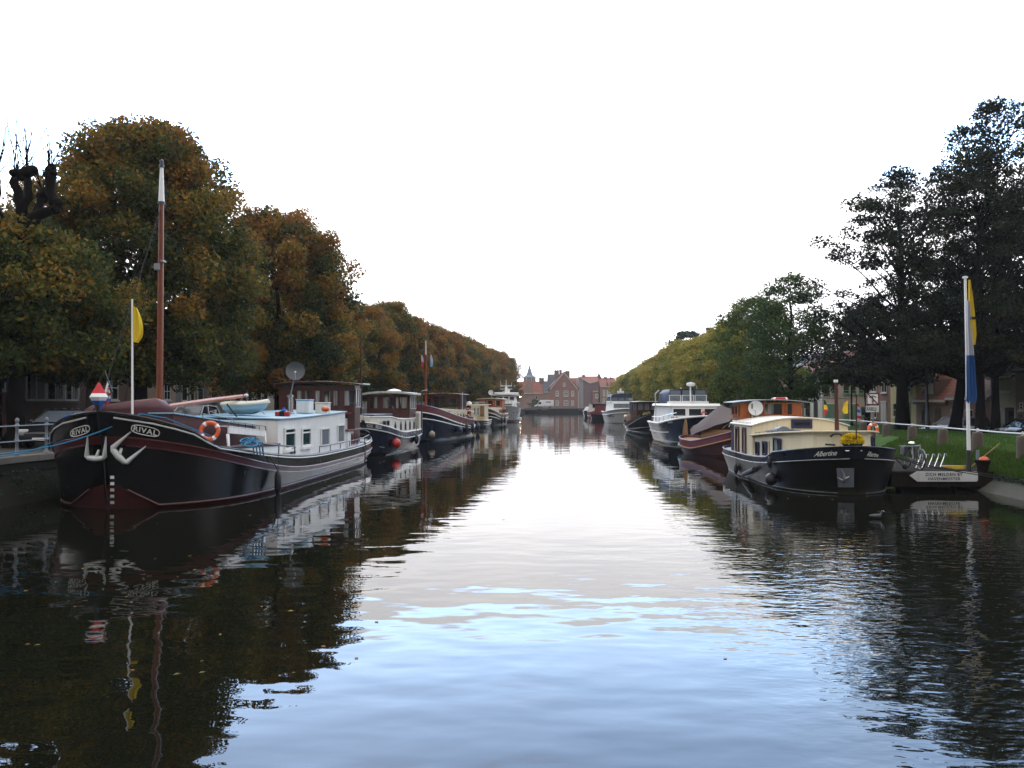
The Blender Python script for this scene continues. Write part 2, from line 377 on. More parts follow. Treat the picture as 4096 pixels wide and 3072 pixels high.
MT = dict(
    white=paint('white_paint', (0.80, 0.80, 0.775), 0.35, streak=0.10, var=0.08), offwhite=paint('cream_white_paint', (0.72, 0.69, 0.60), 0.35, streak=0.10, var=0.08),
    cream=paint('cream_paint', (0.70, 0.62, 0.44), 0.35, streak=0.10, var=0.08), black=paint('black_hull_paint', (0.0035, 0.0035, 0.004), 0.22, spec=0.4, dirt=0.55, var=0.4, streak=0.3, coat=0.2, bump=0.35, bscale=1.6),
    boot=paint('red_bottom_paint', (0.065, 0.013, 0.012), 0.5, var=0.35, streak=0.3), maroon=paint('maroon_paint', (0.115, 0.018, 0.022), 0.35, streak=0.15, coat=0.15),
    navy=paint('navy_hull_paint', (0.006, 0.010, 0.026), 0.22, var=0.3, streak=0.2, spec=0.3, dirt=0.5, bump=0.3, bscale=1.8), maroondark=paint('dark_maroon_paint', (0.060, 0.011, 0.012), 0.35, streak=0.2, coat=0.1), navyframe=paint('navy_window_frame', (0.010, 0.016, 0.065), 0.4), navyrail=paint('blue_grey_bulwark_paint', (0.035, 0.045, 0.075), 0.25, streak=0.15, coat=0.4),
    darkhull=paint('dark_brown_black_paint', (0.0065, 0.0058, 0.0052), 0.34, dirt=0.6, streak=0.25, var=0.4, spec=0.3), navydark=paint('dark_navy_bulwark_paint', (0.006, 0.009, 0.017), 0.3, streak=0.2, spec=0.35), tugred=paint('dull_red_hull_paint', (0.17, 0.022, 0.024), 0.5, streak=0.2), grey=paint('grey_paint', (0.24, 0.25, 0.26), 0.35, streak=0.15),
    hullgrey=paint('silver_grey_hull_paint', (0.33, 0.33, 0.32), 0.28, streak=0.18, var=0.1), dgrey=paint('dark_grey_paint', (0.05, 0.053, 0.06), 0.4),
    deckblue=paint('pale_blue_deck_paint', (0.22, 0.38, 0.50), 0.5), deck=paint('grey_deck_paint', (0.30, 0.33, 0.36), 0.6, bump=0.1), deckred=paint('oxide_red_deck_paint', (0.12, 0.035, 0.035), 0.5),
    blue=paint('blue_plastic', (0.02, 0.10, 0.42), 0.35), skyblue=paint('light_blue_paint', (0.16, 0.42, 0.66), 0.4), paleblue=paint('pale_blue_gelcoat', (0.40, 0.56, 0.60), 0.35), red=paint('red_paint', (0.42, 0.012, 0.012), 0.35), redball=paint('faded_red_rubber', (0.50, 0.045, 0.035), 0.4, var=0.3),
    orange=paint('orange_plastic', (0.62, 0.10, 0.02), 0.45), yellow=paint('yellow_plastic', (0.62, 0.45, 0.03), 0.45), rubber=paint('black_rubber', (0.012, 0.012, 0.014), 0.5), bluerub=paint('navy_fender_rubber', (0.012, 0.018, 0.045), 0.4),
    tan=paint('tan_rubber', (0.30, 0.25, 0.17), 0.55), steel=paint('galvanised_steel', (0.45, 0.46, 0.47), 0.35, metal=0.8), chrome=paint('stainless_steel', (0.6, 0.6, 0.6), 0.18, metal=1.0, var=0.05),
    dullmetal=paint('dull_grey_metal', (0.20, 0.205, 0.21), 0.4, metal=0.5), iron=paint('black_iron', (0.016, 0.018, 0.02), 0.45), greyiron=paint('grey_painted_iron', (0.16, 0.18, 0.20), 0.5, streak=0.2), whitegrey=paint('dull_white_enamel', (0.55, 0.56, 0.54), 0.4, streak=0.12),
    teak=wood('varnished_teak', (0.26, 0.055, 0.012), (0.44, 0.13, 0.032)), mast=wood('varnished_spar', (0.11, 0.021, 0.006), (0.21, 0.046, 0.012), axis=(8, 8, 0.6)), mahog=wood('dark_mahogany', (0.035, 0.010, 0.008), (0.085, 0.022, 0.016)),
    oak=wood('weathered_oak', (0.20, 0.11, 0.05), (0.38, 0.23, 0.12), 0.6, coat=0), pile=wood('old_wet_pile', (0.006, 0.005, 0.004), (0.020, 0.015, 0.010), 0.8, axis=(8, 8, 0.8), coat=0), bark=paint('bark', (0.0065, 0.0055, 0.0045), 0.9, spec=0.08, var=0.5, scale=2, bump=0.8, bscale=9),
    tarp=paint('grey_brown_canvas', (0.125, 0.102, 0.098), 0.85, spec=0.15, var=0.12, bump=0.25, bscale=6), maroontarp=paint('maroon_canvas', (0.075, 0.017, 0.020), 0.5, bump=0.3, bscale=5), navytarp=paint('navy_canvas', (0.018, 0.026, 0.06), 0.6, bump=0.2, bscale=6),
    ropeblue=paint('teal_blue_rope', (0.015, 0.16, 0.30), 0.8, bump=0.6, bscale=60), rope=paint('dark_mooring_rope', (0.02, 0.018, 0.016), 0.9), palerope=paint('pale_rope', (0.45, 0.42, 0.34), 0.85),
    glass=glass('window_glass'), curt=glass('curtained_window_glass', curtain=0.6), curt2=glass('half_curtained_glass', (0.02, 0.022, 0.022), curtain=0.25, cscale=0.7), teal=glass('green_tinted_window', (0.015, 0.04, 0.038)), cleargl=glass('bright_cabin_glass', (0.16, 0.19, 0.22)),
    letter=paint('white_lettering', (0.72, 0.72, 0.66), 0.5, var=0.05), gold=paint('yellow_lettering', (0.62, 0.56, 0.22), 0.5, var=0.05), dletter=paint('black_lettering', (0.02, 0.02, 0.022), 0.6, var=0.05),
    flagy=paint('yellow_flag_cloth', (0.70, 0.50, 0.02), 0.8, var=0.1), flagb=paint('blue_flag_cloth', (0.012, 0.075, 0.24), 0.8, var=0.1), flagw=paint('white_flag_cloth', (0.45, 0.46, 0.52), 0.8, var=0.1), flagr=paint('red_flag_cloth', (0.50, 0.03, 0.04), 0.8), flagk=paint('black_flag_cloth', (0.02, 0.02, 0.02), 0.8),
    stone=paint('weathered_stone', (0.13, 0.115, 0.095), 0.9, var=0.4, scale=1.2, bump=0.4, bscale=6), concrete=paint('mossy_concrete', (0.075, 0.076, 0.064), 0.9, spec=0.15, var=0.35, scale=0.8, bump=0.3, bscale=8, streak=0.2), wetwall=paint('wet_quay_wall', (0.016, 0.017, 0.012), 0.9, spec=0.15, var=0.6, scale=1.5, bump=0.8, bscale=4),
    bollard=paint('brown_stone_bollard', (0.085, 0.065, 0.05), 0.9, var=0.35, bump=0.6, bscale=12),
    b_dark=brick('dark_brown_brick', (0.10, 0.055, 0.042), (0.14, 0.075, 0.055), (0.16, 0.14, 0.12)), b_red=brick('red_brick', (0.20, 0.078, 0.060), (0.25, 0.10, 0.075), (0.32, 0.27, 0.22)), b_tan=brick('tan_brick', (0.33, 0.235, 0.15), (0.42, 0.31, 0.20), (0.36, 0.33, 0.28)),
    b_brown=brick('brown_brick', (0.20, 0.12, 0.085), (0.26, 0.16, 0.11), (0.28, 0.25, 0.21)), b_plum=brick('plum_brick', (0.16, 0.105, 0.095), (0.19, 0.125, 0.11), (0.20, 0.17, 0.16), var=0.15), plaster=paint('white_plaster', (0.66, 0.66, 0.62), 0.85, streak=0.2), yplaster=paint('yellow_plaster', (0.62, 0.53, 0.27), 0.85, streak=0.15),
    bplaster=paint('beige_plaster', (0.42, 0.37, 0.29), 0.88, streak=0.2), gplaster=paint('grey_plaster', (0.20, 0.195, 0.19), 0.88, streak=0.2), panel=paint('pale_grey_cladding', (0.30, 0.29, 0.29), 0.6, streak=0.1),
    t_red=tiles('red_roof_tiles', (0.27, 0.085, 0.055), (0.33, 0.115, 0.075)), t_dark=tiles('slate_roof', (0.075, 0.085, 0.10), (0.10, 0.11, 0.125)), t_brown=tiles('brown_roof_tiles', (0.16, 0.07, 0.05), (0.20, 0.09, 0.06)), spire=paint('blue_grey_spire_slate', (0.14, 0.16, 0.20), 0.6),
    trim=paint('white_window_trim', (0.62, 0.61, 0.57), 0.5), gdoor=paint('green_door_paint', (0.10, 0.20, 0.11), 0.5), ddoor=paint('dark_door_paint', (0.035, 0.03, 0.03), 0.4), bdoor=paint('brown_door_paint', (0.07, 0.035, 0.025), 0.4),
    lampglow=emit('lamp_glow', (1.0, 0.72, 0.40), 25.0), lampglass=paint('lamp_glass', (0.55, 0.56, 0.54), 0.15), asphalt=paint('asphalt', (0.055, 0.055, 0.056), 0.85, var=0.3, bump=0.3, bscale=40), carsilver=paint('silver_car_paint', (0.35, 0.36, 0.37), 0.25, metal=0.5, coat=0.6, var=0.05), cardark=paint('dark_car_paint', (0.016, 0.018, 0.022), 0.15, coat=0.8, var=0.1),
    headlamp=paint('headlamp_lens', (0.6, 0.62, 0.62), 0.08, coat=0.6), vanwhite=paint('white_van_paint', (0.70, 0.71, 0.72), 0.3, coat=0.5, var=0.04), taillamp=paint('tail_lamp', (0.35, 0.01, 0.01), 0.2), soil=paint('soil', (0.05, 0.035, 0.022), 0.95),
)
LF = dict(
    chest=leaf('chestnut_leaves', [(0.0, (0.024, 0.046, 0.020)), (0.32, (0.060, 0.082, 0.024)), (0.52, (0.135, 0.126, 0.028)), (0.70, (0.31, 0.185, 0.030)), (0.86, (0.31, 0.138, 0.024)), (1.0, (0.18, 0.085, 0.024))]),
    lime=leaf('lime_leaves', [(0.0, (0.034, 0.066, 0.020)), (0.35, (0.12, 0.16, 0.032)), (0.65, (0.30, 0.28, 0.050)), (1.0, (0.38, 0.27, 0.055))]),
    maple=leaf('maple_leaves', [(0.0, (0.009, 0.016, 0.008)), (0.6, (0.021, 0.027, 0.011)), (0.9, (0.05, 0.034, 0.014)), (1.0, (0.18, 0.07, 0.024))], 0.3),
    green=leaf('dark_green_leaves', [(0.0, (0.014, 0.034, 0.012)), (0.7, (0.034, 0.062, 0.018)), (1.0, (0.075, 0.085, 0.022))]),
    shrub=leaf('shrub_leaves', [(0.0, (0.020, 0.045, 0.022)), (1.0, (0.05, 0.09, 0.04))], 0.25),
    bloom=leaf('chrysanthemum_petals', [(0.0, (0.50, 0.33, 0.008)), (1.0, (0.80, 0.60, 0.02))], 0.2),
)

# ---------------------------------------------------------------- ground, banks and water
def lerp_tab(tab, y):
    for (y0, x0), (y1, x1) in zip(tab, tab[1:]):
        if y <= y1: return x0 + (x1 - x0) * (y - y0) / (y1 - y0)
    return tab[-1][1]
LEFT = [(-30, -15.0), (25, -15.0), (58, -12.2), (80, -9.8), (124, -5.6), (190, -0.6), (248, 4.0)]
RIGHT = [(-30, 14.0), (25, 15.6), (30, 16.0), (45, 16.9), (80, 18.8), (124, 21.4), (190, 25.4), (248, 29.0)]   # the waterline on the right
RAILX = lambda y: 13 + 0.145 * y if y < 46 else 19.67 + 0.06 * (y - 46)
XL = lambda y: lerp_tab(LEFT, y)
XR = lambda y: lerp_tab(RIGHT, y)
GL, GR, LAWN, GF = 1.35, 0.62, 1.30, 1.30     # street levels left and right, lawn on the right, far quay
FARY = 248.0

def material_ground(name, c1, c2, scale, rough=0.9, bump=0.2, bs=20):
    m, nt, out = newmat(name)
    g = nt.new('ShaderNodeNewGeometry').outputs['Position']
    n = nt.noise(g, scale, 6, 0.65)
    b = P(nt, **{'Base Color': nt.ramp(n, [(0.3, c1), (0.7, c2)]), 'Roughness': rough, 'Specular IOR Level': 0.12})
    bp = nt.new('ShaderNodeBump'); bp.inputs['Strength'].default_value = bump; bp.inputs['Distance'].default_value = 0.03
    nt.put(bp.inputs['Height'], nt.noise(g, bs, 4, 0.6)); nt.l.new(bp.outputs[0], b.inputs['Normal'])
    nt.l.new(b.outputs[0], out.inputs[0]); return m
MT['setts'] = material_ground('street_setts', (0.06, 0.058, 0.055), (0.11, 0.105, 0.095), 0.9)
MT['turf'] = material_ground('turf', (0.024, 0.060, 0.010), (0.046, 0.098, 0.016), 1.4, bump=0.6, bs=14)
MT['earth'] = material_ground('far_ground', (0.05, 0.055, 0.035), (0.10, 0.10, 0.07), 0.05)

ys = [-30, 0, 12, 20, 24, 28, 33, 40, 48, 58, 70, 84, 100, 124, 150, 190, 220, FARY]
# ground: one sheet of street level on each side and beyond the far quay, out to the horizon
g = MB()
g.rings([[(-900, y, GL), (XL(y) - 0.42, y, GL)] for y in ys], cap=False, closed=False)
g.rings([[(-900, FARY, GF), (1200, FARY, GF)], [(-900, 420, GF), (1200, 420, GF)], [(-3000, 4500, GF), (3600, 4500, GF)]], cap=False, closed=False)
kind(g.build('ground', MT['setts']), 'structure')
g = MB()
g.rings([[(RAILX(y) + 9.5, y, GR), (900, y, GR)] for y in ys], cap=False, closed=False)
kind(g.build('street', MT['asphalt']), 'structure')
# right bank: concrete revetment, then a grass slope up to the rail and a lawn behind it
g = MB()
g.rings([[(XR(y) - 0.8, y, -1.0), (XR(y), y, 0.02), (XR(y) + 0.55, y, 0.42)] for y in ys], cap=False, closed=False)
kind(g.build('bank_revetment', MT['concrete']), 'structure')
def bankz(y, t):      # t 0 at the revetment's top, 1 at the rail, 2 at the end of the lawn
    if t < 1: return XR(y) + 0.55 + (RAILX(y) - XR(y) - 0.55) * t, 0.42 + (LAWN - 0.42) * (t ** 0.8)
    return RAILX(y) + (t - 1) * 9.0, LAWN + 0.02 * math.sin(y * 0.7 + t * 3)
g = MB()
yy = [-30 + 1.5 * i for i in range(60)] + [62 + 6 * i for i in range(32)]
g.rings([[(*(lambda q: (q[0], y, q[1]))(bankz(y, t)),) for t in (0, .2, .4, .6, .8, 1, 1.15, 1.4, 1.7, 2)] + [(RAILX(y) + 9.5, y, GR)] for y in yy if y <= FARY], cap=False, closed=False)
kind(g.build('lawn', MT['turf'], smooth=True), 'structure')
# grass blades on the near bank: one mass nobody could count
rng = np.random.default_rng(5)
def grass_blades(n, y0, y1, t0, t1, hmin, hmax):
    V = np.zeros((n * 3, 3), np.float32)
    for i in range(n):
        y = y0 + (y1 - y0) * rng.random() ** 1.3; t = t0 + (t1 - t0) * rng.random()
        x, z = bankz(y, t); a = rng.random() * 6.283; h = hmin + (hmax - hmin) * rng.random() ** 2; w = 0.012 + 0.012 * rng.random()
        lx, ly = (rng.random(2) - .5) * h * 1.1
        V[i * 3] = (x - w * math.cos(a), y - w * math.sin(a), z - .01); V[i * 3 + 1] = (x + w * math.cos(a), y + w * math.sin(a), z - .01); V[i * 3 + 2] = (x + lx, y + ly, z + h)
    return V
def tri_mesh(name, V, mat, tint):
    n = len(V) // 3
    me = bpy.data.meshes.new(name); me.vertices.add(n * 3); me.vertices.foreach_set('co', V.ravel())
    me.loops.add(n * 3); me.loops.foreach_set('vertex_index', np.arange(n * 3, dtype=np.int32))
    me.polygons.add(n); me.polygons.foreach_set('loop_start', np.arange(0, n * 3, 3, dtype=np.int32))
    me.update(); a = me.attributes.new('tint', 'FLOAT', 'FACE'); a.data.foreach_set('value', tint.astype(np.float32))
    me.materials.append(mat); o = bpy.data.objects.new(name, me); COL.objects.link(o); return o
V = np.concatenate([grass_blades(26000, 24, 40, 0.02, 1.0, 0.04, 0.16), grass_blades(26000, 26, 50, 1.0, 1.6, 0.03, 0.09), grass_blades(2500, 25, 36, 0.0, 0.12, 0.1, 0.35)])
LF['grass'] = leaf('grass_blades', [(0.0, (0.026, 0.068, 0.010)), (0.7, (0.058, 0.125, 0.018)), (1.0, (0.12, 0.13, 0.03))], 0.3)
kind(tri_mesh('grass', V, LF['grass'], rng.random(len(V) // 3)), 'stuff')

# quay walls: left, far end (coping stones on top)
def wall_line(pts, name, label, top, mat, cop=MT['stone'], w=0.42, side=-1):
    t = thing(name, label, 'quay wall', (0, 0, 0))
    m = MB(); c = MB()
    m.rings([[(x, y, -1.0), (x, y, top - 0.2)] for x, y in pts], cap=False, closed=False)
    m.build('wall_face', mat, t)
    for (x0, y0), (x1, y1) in zip(pts, pts[1:]):
        d = Vector((x1 - x0, y1 - y0, 0)); n = Vector((-d.y, d.x, 0)).normalized(); k = max(1, int(d.length / 1.6))
        for i in range(k):
            a = Vector((x0, y0, 0)) + d * (i / k); b = Vector((x0, y0, 0)) + d * ((i + 1) / k) - d.normalized() * 0.012
            o_ = n * 0.05 * -side
            q = [a + o_, b + o_, b + n * w * side, a + n * w * side]
            c.prism([(p.x, p.y, top - 0.2 + random.Random(i).uniform(-.006, .006)) for p in q], (0, 0, 0.2))
    c.build('coping', cop, t, bevel=0.015)
    return t
wall_line([(XL(y), y) for y in ys], 'quay_wall', 'dark wet stone quay wall with pale coping along the left bank', GL + .02, MT['wetwall'], side=1)
FE = [(x, FARY) for x in (3.0, 9, 15, 22, 30)]
wall_line(FE, 'quay_wall', 'dark quay wall closing the far end of the canal below the white van', GF + .02, MT['wetwall'], side=1)
m = MB(); m.box(-200, FARY - .15, -1, 3.6, FARY + .1, GF - .06); m.box(29.5, FARY - .15, -1, 200, FARY + .1, GF - .06)
kind(m.build('embankment', MT['wetwall']), 'structure')
# sloped stone foot of the left bank by the bow of the big barge
m = MB(); rr = random.Random(8)
rows = []
for i in range(34):
    y = 6 + i * 0.9; x = XL(y)
    rows.append([(x + 0.02 + rr.uniform(-.02, .04), y, 0.95 + rr.uniform(-.05, .05)), (x + 0.22 + rr.uniform(-.08, .1), y, 0.55 + rr.uniform(-.08, .1)), (x + 0.42 + rr.uniform(-.1, .12), y, 0.22 + rr.uniform(-.06, .06)), (x + 0.65 + rr.uniform(-.1, .12), y, -0.12)])
m.rings(rows, cap=False, closed=False)
kind(m.build('bank_foot', MT['wetwall'], smooth=True), 'structure')

# weeds and moss on both banks
pw = []
for i in range(2600):
    y = 14 + 22 * rng.random(); c = rng.random() ** .6; pw.append((XL(y) + .05 + .55 * (1 - c) + rng.normal() * .04, y, .12 + .85 * c + rng.normal() * .03) if math.sin(y * 2.3) + math.sin(y * 5.1 + 1) > -.5 else (XL(y) + .1, y, .9))
for i in range(3500):
    y = 24 + 20 * rng.random(); x, z = bankz(y, .02 + .10 * rng.random()); pw.append((x - .12 * rng.random(), y, z + .02 - .10 * rng.random()))
WEEDS = np.array(pw)
# water
m, nt, out = newmat('canal_water')
g = nt.new('ShaderNodeNewGeometry').outputs['Position']
sp = nt.new('ShaderNodeSeparateXYZ'); nt.l.new(g, sp.inputs[0])
w1 = nt.noise(nt.mapping(g, (0.75, 1.2, 1)), 1.25, 1.5, 0.4)
w2 = nt.noise(nt.mapping(g, (1.0, 1.8, 1), rot=(0, 0, 0.3)), 2.6, 2, 0.5)
w3 = nt.noise(nt.mapping(g, (1, 1.3, 1), rot=(0, 0, -0.5)), 0.28, 2, 0.5)
breeze = nt.noise(nt.mapping(g, (0.08, 0.05, 1)), 1.0, 2, 0.5)
rs = nt.smooth(sp.outputs[0], 1.5, 7.0, 0.0, 1.0); near = nt.smooth(sp.outputs[1], 9.0, 26.0, 1.0, 0.0)
agit = nt.math('ADD', nt.smooth(breeze, 0.38, 0.62, 0.30, 1.0), nt.math('MULTIPLY', nt.math('MULTIPLY', rs, near), 10.0))
h = nt.math('ADD', nt.math('MULTIPLY', w1, nt.math('MULTIPLY_ADD', near, 0.0105, 0.0050)), nt.math('ADD', nt.math('MULTIPLY', nt.math('MULTIPLY', w2, 0.0020), agit), nt.math('MULTIPLY', w3, 0.012)))
bp = nt.new('ShaderNodeBump'); bp.inputs['Strength'].default_value = 1.0; bp.inputs['Distance'].default_value = 1.0
nt.put(bp.inputs['Height'], h)
b = P(nt, **{'Base Color': (0.005, 0.0055, 0.0032, 1), 'Roughness': 0.003, 'IOR': 1.333, 'Specular IOR Level': 0.5})
nt.l.new(bp.outputs[0], b.inputs['Normal']); nt.l.new(b.outputs[0], out.inputs[0])
MT['water'] = m
m = MB(); m.quad((-60, -60, 0), (90, -60, 0), (90, FARY + 2, 0), (-60, FARY + 2, 0))
kind(m.build('water', MT['water']), 'structure')

# ---------------------------------------------------------------- trees
def leaf_mesh(name, Pn, size, tint, mat, rg, updir=0.5, asp=0.62):
    """many small leaf-sized faces: one rhombus per leaf, turned at random with a lean towards lying flat"""
    n = len(Pn)
    nr = rg.normal(size=(n, 3)); nr[:, 2] += updir * 2; nr /= np.linalg.norm(nr, axis=1)[:, None]
    t = rg.normal(size=(n, 3)); t[:, 2] -= 0.4; t -= nr * (t * nr).sum(1)[:, None]; t /= np.linalg.norm(t, axis=1)[:, None] + 1e-9
    b = np.cross(nr, t); s = size[:, None] * .5
    V = np.empty((n, 4, 3), np.float32)
    V[:, 0] = Pn - t * s; V[:, 1] = Pn + b * s * asp + nr * s * .15; V[:, 2] = Pn + t * s; V[:, 3] = Pn - b * s * asp + nr * s * .15
    me = bpy.data.meshes.new(name); me.vertices.add(n * 4); me.vertices.foreach_set('co', V.ravel())
    me.loops.add(n * 4); me.loops.foreach_set('vertex_index', np.arange(n * 4, dtype=np.int32))
    me.polygons.add(n); me.polygons.foreach_set('loop_start', np.arange(0, n * 4, 4, dtype=np.int32))
    me.update(); a = me.attributes.new('tint', 'FLOAT', 'FACE'); a.data.foreach_set('value', tint.astype(np.float32))
    me.materials.append(mat); return me
def crown_clumps(rg, z0, z1, prof, n, shell=0.55, cr=(0.7, 1.2), low=1.0):
    out = []
    for _ in range(n):
        for _try in range(20):
            t = rg.random() ** low
            if rg.random() < prof(t): break
        a = rg.random() * 2 * math.pi; R = prof(t) * max(1 - (1 - shell) * rg.random() ** 0.8, 0) if rg.random() < 0.8 else prof(t) * rg.random()
        out.append((R * math.cos(a), R * math.sin(a), z0 + (z1 - z0) * t, cr[0] + (cr[1] - cr[0]) * rg.random(), t, R / max(prof(t), .01)))
    return np.array(out)
def crown_leaves(rg, cl, per, size, spread, flat=0.6, tint_h=0.0, tint_out=0.0, tint0=0.3, cv=0.22, lv=0.10, droop=0.25, vert=0.0):
    Ps, Ss, Ts = [], [], []
    for x, y, z, r, t, o in cl:
        k = max(6, int(per * r * r * max(1 + vert * (0.45 - t), .25))); d = rg.normal(size=(k, 3)); d /= np.linalg.norm(d, axis=1)[:, None]
        rad = r * rg.random(k) ** 0.45
        p = d * rad[:, None] * np.array([1, 1, flat]); p[:, 2] -= droop * (p[:, 0] ** 2 + p[:, 1] ** 2) / max(r, .3)
        p *= spread
        Ps.append(p + np.array([x, y, z])); Ss.append(size * (0.6 + 0.8 * rg.random(k)))
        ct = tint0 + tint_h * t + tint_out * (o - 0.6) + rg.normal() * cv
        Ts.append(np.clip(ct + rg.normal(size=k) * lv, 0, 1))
    return np.concatenate(Ps), np.concatenate(Ss), np.concatenate(Ts)
def limbs(mb, rg, cl, z0, rt, ztop, nl, zfork, wander=0.35, thin=0.03, lean=(0, 0), sub=0):
    """a tapered trunk with a flared foot, limbs that leave it low or high and bend out to the clumps"""
    K = 9; tr = []; rr = []
    for i in range(K):
        f = i / (K - 1); tr.append(Vector((lean[0] * f + rg.normal() * wander * .25 * f, lean[1] * f + rg.normal() * wander * .25 * f, z0 + (ztop - z0) * f)))
        rr.append(rt * (1.0 - 0.86 * f) * (1.75 if i == 0 else 1.0))
    tr.insert(1, tr[0].lerp(tr[1], 0.3)); rr.insert(1, rt * 1.12)
    mb.tube(tr, rr, 10)
    idx = list(rg.permutation(len(cl)))[:nl]
    for q in idx:
        x, y, z = cl[q][:3]; e = Vector((x, y, z)); zs = min(max(zfork, z - math.hypot(x, y) * (0.55 + 0.5 * rg.random())), ztop * 0.9)
        f = (zs - z0) / (ztop - z0); s = Vector((lean[0] * f, lean[1] * f, zs)); d = e - s
        r0 = max(rt * (1 - 0.8 * f) * (0.30 + 0.2 * rg.random()), thin * 1.5)
        pts = [s + d * k + Vector((rg.normal() * .10, rg.normal() * .10, 0.22 * math.sin(math.pi * k) * d.length * .25)) * (0 if k in (0,) else 1) for k in (0, .25, .5, .75, 1)]
        mb.tube(pts, [r0, r0 * .75, r0 * .5, r0 * .32, thin], 6)
        for _ in range(sub):
            k = 1 + int(rg.random() * 3); p = pts[k]; e2 = p + Vector((rg.normal(), rg.normal(), abs(rg.normal()) * .8)) * (0.25 * d.length)
            mb.tube([p, p.lerp(e2, .5) + Vector((0, 0, .1)), e2], [r0 * .3, r0 * .2, thin * .6], 5)
def make_tree(name, label, cat, loc, seed, H, R, zc, prof, mat, n, per, size, rt=0.3, nl=18, group=None, shell=.55, cr=(.8, 1.3), spread=1.0, flat=.6, fork=None, lean=(0, 0), sub=0, bare=0, updir=.5, thin=.03, low=1.0, **kw):
    rg = np.random.default_rng(seed)
    cl = crown_clumps(rg, zc, H, lambda t: R * prof(t), n, shell, cr, low)
    if lean != (0, 0):
        f = (cl[:, 2] / H); cl[:, 0] += lean[0] * f; cl[:, 1] += lean[1] * f
    t = thing(name, label, cat, loc, group=group)
    mb = MB(); limbs(mb, rg, cl, -0.3, rt, H * 0.86, nl, fork or zc * .8, lean=lean, sub=sub, thin=thin)
    mb.build('trunk', MT['bark'], t, smooth=True)
    Pn, S, T = crown_leaves(rg, cl, per, size, spread, flat, **kw)
    o = bpy.data.objects.new('crown', leaf_mesh('crown', Pn, S, T, mat, rg, updir)); COL.objects.link(o); o.parent = t
    return t
wo = bpy.data.objects.new('weeds', leaf_mesh('weeds', WEEDS, .05 + .07 * rng.random(len(WEEDS)), rng.random(len(WEEDS)) * .8, LF['shrub'], rng)); COL.objects.link(wo); kind(wo, 'stuff')
DOME = lambda t: (max(1 - (abs(t - .36) / .66) ** 2.3, 0.0)) ** 0.55
OVAL = lambda t: (max(1 - (abs(t - .40) / .62) ** 2.0, 0.02)) ** 0.60
WIDE = lambda t: (max(1 - (abs(t - .30) / .72) ** 2.0, 0.03)) ** 0.65
CG = 'chestnuts along the left quay'
# the tall chestnut behind the big barge, the low boughs of its neighbour, and the pollarded plane
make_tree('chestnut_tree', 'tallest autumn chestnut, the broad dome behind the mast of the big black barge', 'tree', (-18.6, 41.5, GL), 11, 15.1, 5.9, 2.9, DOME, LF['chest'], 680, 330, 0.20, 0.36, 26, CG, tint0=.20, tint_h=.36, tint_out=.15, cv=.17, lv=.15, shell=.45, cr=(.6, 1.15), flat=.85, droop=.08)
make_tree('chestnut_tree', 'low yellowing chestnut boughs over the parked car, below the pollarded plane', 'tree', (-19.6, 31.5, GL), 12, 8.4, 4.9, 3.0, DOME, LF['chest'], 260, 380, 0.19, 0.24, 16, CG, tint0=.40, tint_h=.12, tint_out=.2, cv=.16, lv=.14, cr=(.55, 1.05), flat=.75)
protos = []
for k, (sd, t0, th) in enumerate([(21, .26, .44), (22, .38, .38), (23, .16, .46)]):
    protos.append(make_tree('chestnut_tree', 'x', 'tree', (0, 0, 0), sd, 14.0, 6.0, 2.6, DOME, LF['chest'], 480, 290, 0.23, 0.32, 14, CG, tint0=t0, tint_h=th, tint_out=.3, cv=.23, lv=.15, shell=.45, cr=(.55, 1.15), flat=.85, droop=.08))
ROWL = [(55, -15.5, 14.9, 1, .93), (68, -17.2, 12.6, 0, .92), (79, -15.4, 11.6, 1, .84), (90, -13.5, 12.9, 2, .86), (101, -12.0, 12.3, 1, .9), (112, -10.8, 12.3, 0, .9), (124, -9.6, 12.5, 2, .9), (137, -8.5, 12.8, 1, .92), (150, -7.2, 12.9, 0, .94), (163, -6.0, 12.9, 1, .94), (177, -4.7, 13.0, 2, .95), (190, -3.3, 13.7, 1, .98)]
ORD = ['first', 'second', 'third', 'fourth', 'fifth', 'sixth', 'seventh', 'eighth', 'ninth', 'tenth', 'eleventh', 'twelfth']
used = set()
for i, (y, x, h, k, s) in enumerate(ROWL):
    t = protos[k] if k not in used else dup(protos[k])
    used.add(k); t.location = (x, y, GL); t.scale = (s, s, h / 14.8); t.rotation_euler.z = i * 1.7
    t['label'] = ('rust and green chestnut, %s along the left quay after the tall domed one' % ORD[i]) if i < 11 else 'last chestnut of the left row, its rounded end standing against the sky near the spire'
# pollarded plane at the left edge
t = thing('pollarded_tree', 'dark pollarded plane with knobbly stubs and thin bare shoots at the left edge', 'tree', (-18.15, 30.3, GL))
t.scale = (1.1, 1.1, 1.12); mb = MB(); rg = np.random.default_rng(4)
knob = lambda p, r: [mb.ball(Vector(p) + Vector(rg.normal(0, .35 * r, 3)), r * (.55 + .45 * rg.random()), 8, 6, (1, 1, .9)) for _ in range(6)]
def bough(pts, rs):
    q, w = [], []
    for (p0, r0), (p1, r1) in zip(zip(pts, rs), zip(pts[1:], rs[1:])):
        for f in (0, .33, .66): q.append(Vector(p0).lerp(Vector(p1), f) + Vector(rg.normal(0, .035, 3))); w.append((r0 + (r1 - r0) * f) * (.92 + .2 * rg.random()))
    q.append(Vector(pts[-1])); w.append(rs[-1]); mb.tube(q, w, 11)
bough([(0, 0, -.3), (0, 0, .6), (.04, 0, 3), (.12, 0, 5.6), (.2, 0, 7.0)], [.40, .27, .24, .23, .21])
knobs = [(-.15, .1, 8.95), (.30, -.1, 9.0), (1.0, .1, 9.05), (-.75, 0, 8.75), (.62, .4, 8.35), (-1.4, .2, 8.5)]
